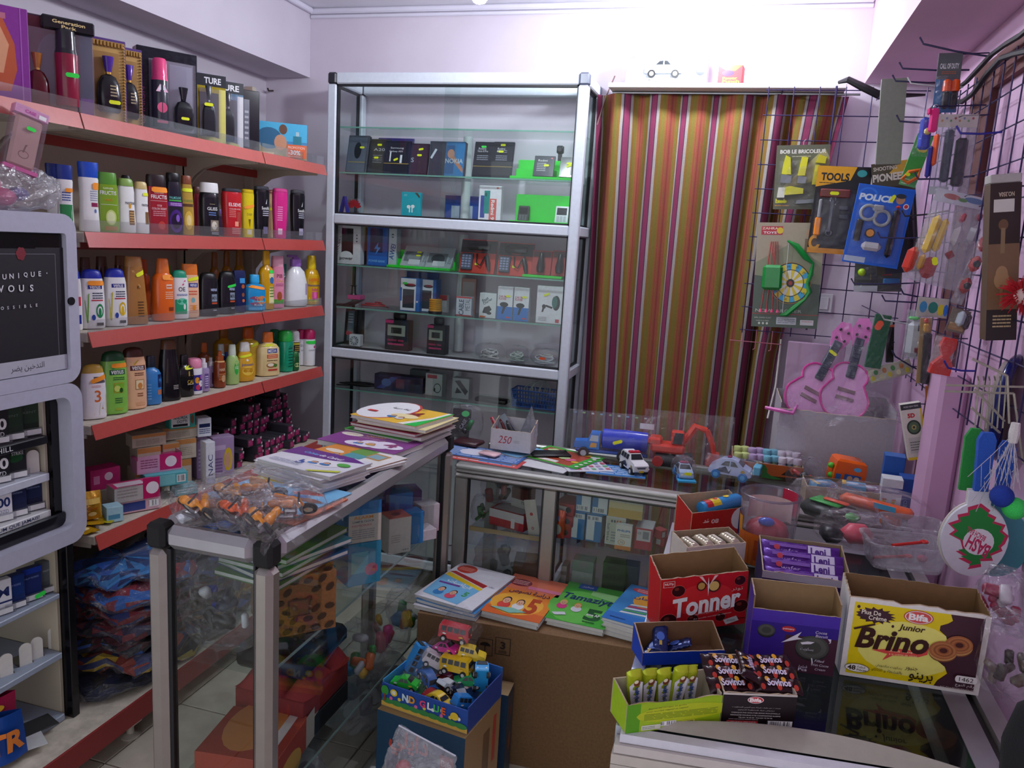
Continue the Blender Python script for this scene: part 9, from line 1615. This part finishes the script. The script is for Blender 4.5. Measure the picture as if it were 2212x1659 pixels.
q=at(2018,258,y=2.55);tag(MB().tube([q+Vector((0,0,.035)),Vector((.588,q.y,q.z+.04))],.002,5,'2c2850').build('wire_hook','wire',None),'thin wire hook carrying the hot pink whistle','hook');t=thing('bagged_whistle','hot pink toy whistle in a clear bag among the hooks','toy',loc=q);MB().box(-.012,-.008,-.035,.010,.008,.03,'f03888',.005).build('whistle','gloss',t,30);MB().box(-.02,-.01,.012,-.012,.008,.03,'f03888',.003).build('mouthpiece','gloss',t,30);MB().torus((0,0,.034),.006,.0015,(0,1,0),'c8c8cc',12,5).build('split_ring','metal',t)
q=at(2000,285,y=2.6);t=thing('bagged_toy','royal blue bagged toy hanging beside the pink whistle','toy',loc=q);MB().box(-.018,-.01,-.05,.014,.01,.04,'1c40c0',.008).build('blue_toy','gloss',t,30);MB().ball((.002,-.012,.0),.010,'d0c070',10,6).build('pale_knob','satin',t);film(t,.05,.13,.02,.0).location=(-.03,0,-.07)
# bags of plastic guns and lamps
t,w,h=card('big clear bag of yellow plastic toys with a coloured header',((2030,408),(2142,430),(2070,640),(1950,590)),2.46,(.85,.85,.88),lambda p:(p.poly([(.0,.86),(1,.88),(1,1),(.0,1)],'c8ccd4'),p.ell(.3,.94,.15,.03,'a84840'),p.ell(.7,.95,.18,.03,'3870a0'),p.ell(.5,.93,.08,.02,'509048')),tk=.001,kind='filmfog')
for nm,q,c in(('yellow_toy',(.10,.30,.24,.72),'e0b828'),('yellow_toy',(.26,.34,.38,.70),'e8c040'),('yellow_grip',(.12,.12,.22,.29),'e8b020'),('white_lamp',(.52,.45,.68,.66),'d8d4d8'),('white_lamp',(.78,.50,.94,.72),'d4d0d4'),('red_cap',(.54,.70,.62,.80),'a83040'),('red_band',(.52,.30,.68,.40),'a02830'),('red_cap',(.80,.75,.88,.84),'983040'),('red_toy',(-.12,.06,.08,.34),'d04030'),('red_shell',(.2,.05,.46,.28),'b03038')):bx_(t,nm,w,h,*q,c,.035,.012)
film(t,w,h,.06,.01);film(t,w,h,.07,.0);sticker(t,lambda u,v,e:(u,-.06-e,v),.34*w,.24*h,.022,.014,'y',-1.1)
t,w,h=card('long slanting strip of small red bagged cars near the corner',((2128,486),(2150,492),(2078,662),(2052,650)),2.38,(.85,.85,.88),None,tk=.001,kind='filmfog')
for v,c in((.78,'a84048'),(.52,'b03c3c'),(.24,'a03834')):bx_(t,'red_car',w,h,.05,v-.1,.9,v+.1,c,.03,.010);MB().disc((.5*w,-.032,v*h),.009,.004,(0,1,0),'24242a',12).build('wheel','rubber',t)
film(t,w,h,.05,.005)
t,w,h=card('bagged black and silver toy above the red hourglass-shaped toy',((2060,664),(2098,674),(2082,724),(2040,712)),2.36,'6c5c50',lambda p:p.rect(.1,.1,.9,.4,'a88050'));bx_(t,'silver_face',w,h,.3,.3,.7,.95,'c0ccd4',.03,.008);bx_(t,'black_face',w,h,.72,.2,1,.9,'1c1e24',.028,.006);film(t,w,h,.05,.005)
t,w,h=card('bagged red hourglass-shaped toy above the wire basket',((2026,722),(2066,734),(2050,812),(2000,800)),2.36,(.85,.85,.88),None,tk=.001,kind='filmfog');blister(t,'red_toy',w,h,[(.0,.0),(.95,.0),(.95,.3),(.72,.5),(.9,.75),(.85,1),(.3,1),(.2,.75),(.4,.5),(.05,.25)],'d03c38',.03);film(t,w,h,.05,.005)
t,w,h=card('bagged grey and white toy truck hanging by the green sponge',((1962,666),(2010,676),(1996,782),(1948,770)),2.62,(.85,.85,.88),None,tk=.001,kind='filmfog');bx_(t,'truck_body',w,h,.05,.05,.75,.8,'b8bcc0',.03,.014);bx_(t,'truck_window',w,h,.42,.58,.7,.74,'38404c',.032);bx_(t,'green_trim',w,h,.05,.81,.5,.88,'58c060',.02);bx_(t,'maroon_plate',w,h,.38,.14,.7,.28,'7a3038',.032);film(t,w,h,.05,.005)
t,w,h=card('tall gold and black bagged toy between the truck and the red toy',((1990,684),(2012,690),(2004,832),(1978,824)),2.55,'a8844c',None);bx_(t,'black_toy',w,h,.3,.0,1,.78,'1a1a1e',.02);bx_(t,'gold_tip',w,h,.25,.79,.75,.92,'c89848',.016);bx_(t,'red_tip',w,h,.3,.925,.65,1,'b83830',.014);film(t,w,h,.035,.005)
t,w,h=card('bag of dark green kitchen sponge with a red-orange price tag',((1894,677),(1926,684),(1903,793),(1867,797)),2.78,'145c3c',None,'sponge_bag','sponge',.02,'cloth');sticker(t,lambda u,v,e:(u,-e,v),.32*w,.80*h,.032,.02,'r',1.2);b=MB();b.grid(lambda u,v:(w*(.5+(u-.5)*(1.25-.55*max(0,v-.65)/.35)),-.012+rnd.uniform(-.003,.003),-.005+1.38*h*v),6,12,(.97,.97,.98));b.build('plastic_bag','film',t,0)
t,w,h=card('black baton with an orange ring beside the green sponge',((1916,690),(1932,694),(1930,784),(1914,782)),2.84,'17171b',lambda p:(p.rect(0,.84,1,.9,'e06030'),p.ell(.5,.93,.3,.04,'c8c8d0')),'toy_baton','toy',.016,'gloss')
t,w,h=card('bagged yellow, green and white hanging toy above the guitars',((1872,796),(1965,776),(1975,812),(1880,822)),2.8,'c8c4b0',lambda p:[p.ell(.08+.1*k,.3+.35*(k%2),.05,.18,('d8c830','409048','e0d8b0','c87830')[k%4])for k in range(9)],kind='foil');film(t,w,h,.03,.01)
t,w,h=card('white, yellow and black spinning top box hanging in front of the bulb boxes',((1945,872),(1988,872),(2008,990),(1962,995)),2.56,'d8d4c8',lambda p:(p.rect(0,.9,1,1,'303234'),p.poly([(.78,.0),(1,.0),(1,.9),(.92,.9)],'e0c020'),p.rect(0,.0,1,.05,'e0c020'),p.text('MORE NEW ITEMS',.5,.95,.03,'d8d8d8',.7),p.text('5D',.45,.79,.08,'c02028',.36,bold=.05),p.ell(.5,.58,.34,.13,'28382c',22),p.ell(.5,.58,.26,.10,'50684c',22),p.ell(.5,.58,.12,.045,'a8a060',18),p.ell(.5,.58,.06,.022,'28301c'),p.rect(.15,.12,.72,.40,'c0c0b8'),p.lines(.2,.16,.68,.34,4,'707468')),'spinning_top_box','box',.03)
t,w,h=card('narrow bag with a black gadget and a neon green strip behind the top box',((1996,880),(2034,878),(2030,1022),(2000,1026)),2.66,(.85,.85,.88),None,tk=.001,kind='filmfog');bx_(t,'black_gadget',w,h,.1,.1,.6,.85,'15171a',.03);bx_(t,'green_strip',w,h,.68,.0,.9,1,'50e020',.015,.003);film(t,w,h,.04,.003)
t,w,h=card('small orange and red picture card behind the wire hooks',((1998,832),(2036,834),(2036,872),(2000,874)),2.62,'c07030',lambda p:(p.ell(.4,.5,.2,.3,'e0b060'),p.ell(.8,.3,.12,.2,'f0a020'),p.rect(0,0,1,.2,'8a2820')))
t,w,h=card('patterned header card with blue and yellow drawings over the bagged truck',((1982,640),(2056,648),(2044,690),(1980,680)),2.6,'b8b4a8',lambda p:(p.ell(.2,.5,.12,.3,'3888b8'),p.ell(.5,.5,.15,.3,'2c7c70'),p.ell(.75,.4,.1,.3,'d8c830'),p.ell(.9,.4,.07,.3,'2870c8')))
# toy guitar boxes
for q,y,lab in((((2142,392),(2206,398),(2196,738),(2128,732)),2.02,'brown toy guitar box with upside-down lettering hung by the frame edge'),):
 t,w,h=card(lab,q,y,'5c4634',lambda p:(p.rect(0,.55,1,1,'2a1a14'),p.rect(.0,.2,1,.62,'7a5c40'),p.rect(.0,0,1,.2,'241814'),p.text('NO.350A',.52,.93,.028,'c8b8a0',.5,rot=math.pi,bold=.02),p.rect(.12,.82,.78,.90,'d0ccc4'),p.ell(.45,.74,.16,.035,'6a4c30'),p.rect(.38,.56,.52,.72,'8a7050'),p.ell(.45,.43,.2,.05,'a8845c'),p.ell(.45,.39,.25,.06,'a8845c'),p.rect(.40,.22,.5,.36,'8a6c48'),p.lines(.2,.08,.8,.17,4,'b8a078')),'guitar_box','box',.05)
 MB().box(0,0,h+.0005,w,.05,h+.02,'b0aca8',.002).build('grey_lid','card',t,0)
# hooks on the wall grid
HK=[((1995,95),(2090,122),2.55,'2c2850'),((1950,148),(2040,151),2.75,'2c2850'),((1935,175),(2030,178),2.85,'2c2850'),((1968,180),(2030,188),2.8,'c8c8cc'),((1944,262),(2035,268),2.7,'2c2850'),((2075,288),(2160,285),2.3,'2c2890'),((1984,387),(2100,380),2.5,'2c2850'),((1955,467),(2050,455),2.75,'1c1c28'),((1902,513),(2010,512),2.9,'2c2850'),((1845,613),(1945,608),3.0,'2c2850'),((1952,635),(2020,645),2.7,'2c2850'),((1912,650),(2030,652),2.75,'2c2850'),((1910,690),(1960,702),2.75,'c0c0c4'),((1934,770),(1975,805),2.7,'2c2850'),((2048,795),(2090,800),2.2,'2c2890')]
for i,(a,c,y,col)in enumerate(HK):
 A,B=at(*a,y=y),at(*c,y=y);B=Vector((max(B.x,.575),B.y,B.z));lab=('dark' if col!='c8c8cc' and col!='c0c0c4' else 'pale')+' wire hook '+('highest of all, under the boxed beam','second from the top under the boxed beam','just above the grey panel','just under the dark one over the grey panel','beside the pink whistle','with a bent end over the dark door frame','crossing the orange saw handle','over the yellow bagged toys','across the middle of the police set','under the police set, holding the green card','above the coloured header card','over the green sponge bag','beside the orange tag of the sponge','pointing down above the clear bag','bent above the wire basket')[i]
 tag(MB().tube([A+Vector((-.012,0,.018)),A,A.lerp(B,.5)+Vector((0,0,-.003)),B],.0026,6,col).build('wire_hook','wire',None),lab,'hook')
b=MB();z0=1.30;b.tube([(-.03,3.285,z0-.035),(.17,3.285,z0-.035)],.002,5,'a86070')
for x in(.02,.07,.13):b.tube([(x,3.285,z0+.015),(x,3.285,z0-.06),(x-.008,3.285,z0-.065)],.002,5,'a86070')
tag(b.build('wire_hanger','wire',None),'pale red wire hanger under the archery card','hanger')
tag(MB().tube([(.165,3.29,1.285),(.165,3.28,1.10),(.145,3.2,.98)],.004,6,'c8c4bc').build('cable','rubber',None),'white cable running down the striped curtain under the archery card','cable')
q=at(1779,655,y=3.5);t=thing('light_switch','white light switch on the pink back wall beside the archery card','switch',loc=(q.x,YB-.001,q.z));MB().box(-.035,-.009,-.04,.035,0,.04,'d8d8dc',.004).build('plate','satin',t,0);MB().box(-.018,-.014,-.026,.018,-.0095,.026,'e4e4e8',.003).build('rocker','satin',t,0)
MB_=MB().box(.20,3.40,.95,.42,3.42,1.27,'c8a8c4',.004);tag(MB_.build('wall_board','paint',None,0),'pinkish board standing against the back wall behind the toy guitars','board')
# racket set and net of balls
def racket(label,c,y,col,rim,grip,sc=1,rot=0,fr=None):
 q=at(*c,y=y);M=Matrix.Translation(q)@Matrix.Rotation(R(rot),4,'Z')@Matrix.Rotation(R(-2),4,'Y');t=thing('beach_racket',label,'racket',None,M)
 o=[(.066*sc*math.cos(R(a))*(1+.0),.085*sc*math.sin(R(a))-.0)for a in range(110,431,10)];o=[(x,z-(.01 if z>0 else 0))for x,z in o]+[(.022*sc,.10*sc),(-.022*sc,.10*sc)]
 MB().prism(o,-.004,.004,col).build('blade','satin',t,30);MB().prism([(x*1.04,z*1.03)for x,z in o],.0042,.007,rim).build('rim','satin',t,30)
 g=MB();g.prism([(-.013*sc,.101*sc),(.013*sc,.101*sc),(.017*sc,.21*sc),(.010*sc,.225*sc),(-.010*sc,.225*sc),(-.017*sc,.21*sc)],-.006,.006,grip);g.build('grip','cloth',t,30)
 if fr:p=PR(lambda u,v,e:(u*.066*sc,-.004-e,v*.085*sc));fr(p);p.build('blade_print','print',t,0)
 return t
def bash(p):
 z=[(.05,.98),(.35,.80),(.30,.72),(.55,.62),(.50,.50),(.85,.42),(.78,.25),(.98,.12),(.90,-.12),(.80,-.22),(.86,-.32),(.55,-.48),(.62,-.62),(.25,-.66),(.30,-.82),(-.1,-.92),(-.02,-.78),(-.42,-.62),(-.2,-.58),(-.52,-.42),(-.3,-.38),(-.42,-.1),(-.78,.05),(-.62,.18),(-.85,.36),(-.55,.48),(-.6,.62),(-.3,.7),(-.32,.85)]
 p.poly([(x*1.0,y*.9)for x,y in z],'c83058');p.poly([(x*.88+.01,y*.80)for x,y in z],'208838');p.ell(.12,-.1,.46,.34,'e8e4e8');p.text('BASH',.12,-.22,.36,'c83060',.72,rot=math.pi-.4,bold=.03);p.text('BEACH BALL',.02,.10,.14,'c83060',.62,rot=math.pi-.4,bold=.02)
racket('white beach racket with a jagged green print, in front of its pair',(2104,1160),1.76,'dcdce4','d8d0c4','2858b8',.98,8,bash)
racket('teal beach racket behind the white one',(2150,1165),1.83,'2c7c90','58b0c0','2858b8',.95,-10)
q=at(2098,985,y=1.84);tag(MB().prism([(-.014,-.075),(.014,-.075),(.018,.04),(.008,.06),(-.008,.06),(-.018,.04)],-.006,.006,'28903c').build('racket_grip','cloth',None,30,Matrix.Translation(q)),'green racket grip standing behind the white racket','racket')
for px,py,c,lab in((2164,1072,'1c3c9c','dark blue foam ball in the net'),(2191,1098,'40d860','bright green foam ball in the net')):
 q=at(px,py,y=1.72);o=tag(MB().ball((0,0,0),.022,c,16,10).build('foam_ball','cloth',None,60,Matrix.Translation(q)),lab,'ball')
b=MB();K=at(2191,935,y=1.74)
for k in range(13):
 e=at(2090+9*k,1030+75*abs(math.sin(k*.8)),y=1.735);b.tube([K,K.lerp(e,.5)+Vector((.006*math.sin(k*2),-.004,0)),e],.0008,3,'c8c8cc')
 for j in range(3):b.tube([K.lerp(e,.3+.2*j),K.lerp(at(2090+9*(k+1),1030+75*abs(math.sin((k+1)*.8)),y=1.735),.38+.2*j)],.0006,3,'c8c8cc')
b.lathe([(.008,-.02),(.010,0),(.008,.02)],8,'dcd8d4',c=tuple(K));o=tag(b.build('ball_net','cloth',None,0),'white string net with a knotted top over the racket grips','net')
# wire basket, drum and bags at the right wall
t=thing('wire_basket','cream wire basket hanging on the right wall above the rackets','basket',loc=(0,0,0));y=1.9
for a,c in(((2044,832),(2212,836)),((2040,845),(2190,850)),((2100,775),(2176,812)),((2176,812),(2180,915)),((2190,850),(2210,1000)),((2105,840),(2170,910)),((2098,880),(2160,935))):MB().tube([at(*a,y=y),at(*c,y=y)],.0026,6,'b0aa98').build('basket_wire','wire',t)
for k in range(6):MB().tube([at(2112+12*k,812,y=y),at(2114+12*k,822,y=y+.02),at(2106+12*k,925,y=y)],.0018,5,'a8a490').build('basket_rib','wire',t)
q=at(2236,868,y=2.2);t=thing('toy_drum','big toy drum with a dark blue rim on the right wall','drum',None,Matrix.Translation((min(q.x,.60)+.02,2.05,q.z))@Matrix.Rotation(R(62),4,'Z'));MB().torus((0,0,0),.115,.012,(0,1,0),'1c2468',36,8).build('rim','gloss',t,60);MB().disc((0,.012,0),.112,.02,(0,1,0),'b8a8a4',32).build('drumhead','satin',t)
t=thing('feather_ball','fluffy red feather ball beside the guitar box at the frame edge','toy',loc=at(2206,640,y=1.95));b=MB()
for k in range(160):d=Vector((rnd.gauss(0,1),rnd.gauss(0,1),rnd.gauss(0,1))).normalized();b.tube([d*.01,d*.03+Vector((0,0,.003)),d*rnd.uniform(.038,.05)],[.002,.002,.0005],3,'b81c28')
o=b.build('feathers','cloth',t,0);o['kind']='stuff';MB().ball((0,-.012,-.0),.018,'d8b8b0',10,6).build('pale_core','satin',t)
t=thing('power_socket','white multi-way power socket with a cable on the pink wall behind the tubs','socket',loc=(XR-.001,2.36,.90),rz=R(90));MB().box(-.03,-.045,-.06,.03,0,.06,'d4cccc',.006).build('socket_block','satin',t,30)
for z in(-.03,.025):MB().disc((0,-.0465,z),.016,.003,(0,1,0),'a89c98',14).build('socket_hole','satin',t)
tag(MB().box(XR-.075,2.40,.002,XR-.002,2.55,1.32,'d0a4c6',.012).build('trim_8','paint',None,30),kind='structure')
for px,py,y,sz,cols,lab in((2178,1300,1.55,(.10,.16,.10),['a01c44','b02850','c8c0c4'],'clear bag of dark pink things hanging beside the biscuit box'),(2176,1440,1.42,(.09,.16,.14),['4a3c34','6a5a50','3c302c','8a7c74'],'clear bag of brown things low beside the biscuit box')):
 q=at(px,py,y=y);junkbag(lab,(min(q.x,.57),y,q.z-.05),sz,cols,8)
tag(MB().box(.515,1.05,.03,.60,1.60,.74,'c01c20',.01).build('red_crate','satin',None,30),'bright red crate beside the freezer at the frame edge','crate')
q=at(2216,1610,y=1.12);tag(MB().lathe([(.02,-.08),(.035,-.06),(.04,0),(.03,.05),(.015,.065)],16,'0e0e12').build('black_bag','cloth',None,60,Matrix.Translation((q.x+.012,1.12,q.z))),'black cloth thing cut by the frame edge beside the freezer','bag')
# boxes on the plank
def car_front(p,w,h):
 p.rect(.0,.0,1*w,h,'d8dade');p.rect(.02*w,.22*h,.98*w,.97*h,'a8b0b8');p.text('CAR',.34*w,.11*h,.1*h,'404448',.13*w);p.ell(.92*w,.45*h,.075*w,.2*h,'c8ccd0');p.ell(.92*w,.45*h,.062*w,.165*h,'30343a');p.text('N108',.92*w,.45*h,.08*h,'e8e8e8',.08*w,bold=.03);p.text('VW',.07*w,.88*h,.06*h,'b03038',.06*w)
a,c=at(1351,178,y=3.36),at(1526,178,y=3.36);Mp=TR(((a.x+c.x)/2,3.40,2.2545),R(-1));w,h=c.x-a.x,at(1430,116,y=3.36).z-2.2545
o=carton('toy_car_box','white window box with a white toy car on the plank','box',w,.08,h,'d4d8dc',Mp,fr=lambda p:car_front(p,w,h))
toycar('',o.matrix_world,.15,'e8eaee','car',parent=(pp:=pt('toy_car',o)),print_fn=None);pp.matrix_local=Matrix.Translation((-.01,-.0405,.024))@Matrix.Scale(.28,4,(0,1,0))
a,c=at(1551,178,y=3.36),at(1604,177,y=3.36);w2,h2=c.x-a.x,at(1580,141,y=3.36).z-2.2545
carton('small_game_box','small red box with yellow and violet cartoon print on the plank','box',w2,.06,h2,'b82c34',TR(((a.x+c.x)/2,3.39,2.2545),R(-6)),fr=lambda p:(p.poly([(0,h2),(w2,h2),(w2*.7,h2*.7),(w2*.3,h2*.75)],'d85c34'),p.ell(.4*w2,.6*h2,.25*w2,.15*h2,'4a2c60'),p.text('Power',.5*w2,.34*h2,.14*h2,'e8c040',.6*w2,bold=.03),p.text('Punch',.55*w2,.18*h2,.14*h2,'f0d040',.7*w2,bold=.03)))
b=MB();b.tube([(-.60,3.42,2.30),(-.635,3.44,2.22),(-.655,3.40,2.10)],.003,5,'8a6a68');tag(b.build('tie_wire','wire',None),'rusty wire tying the curtain rod beside the cabinet','wire')
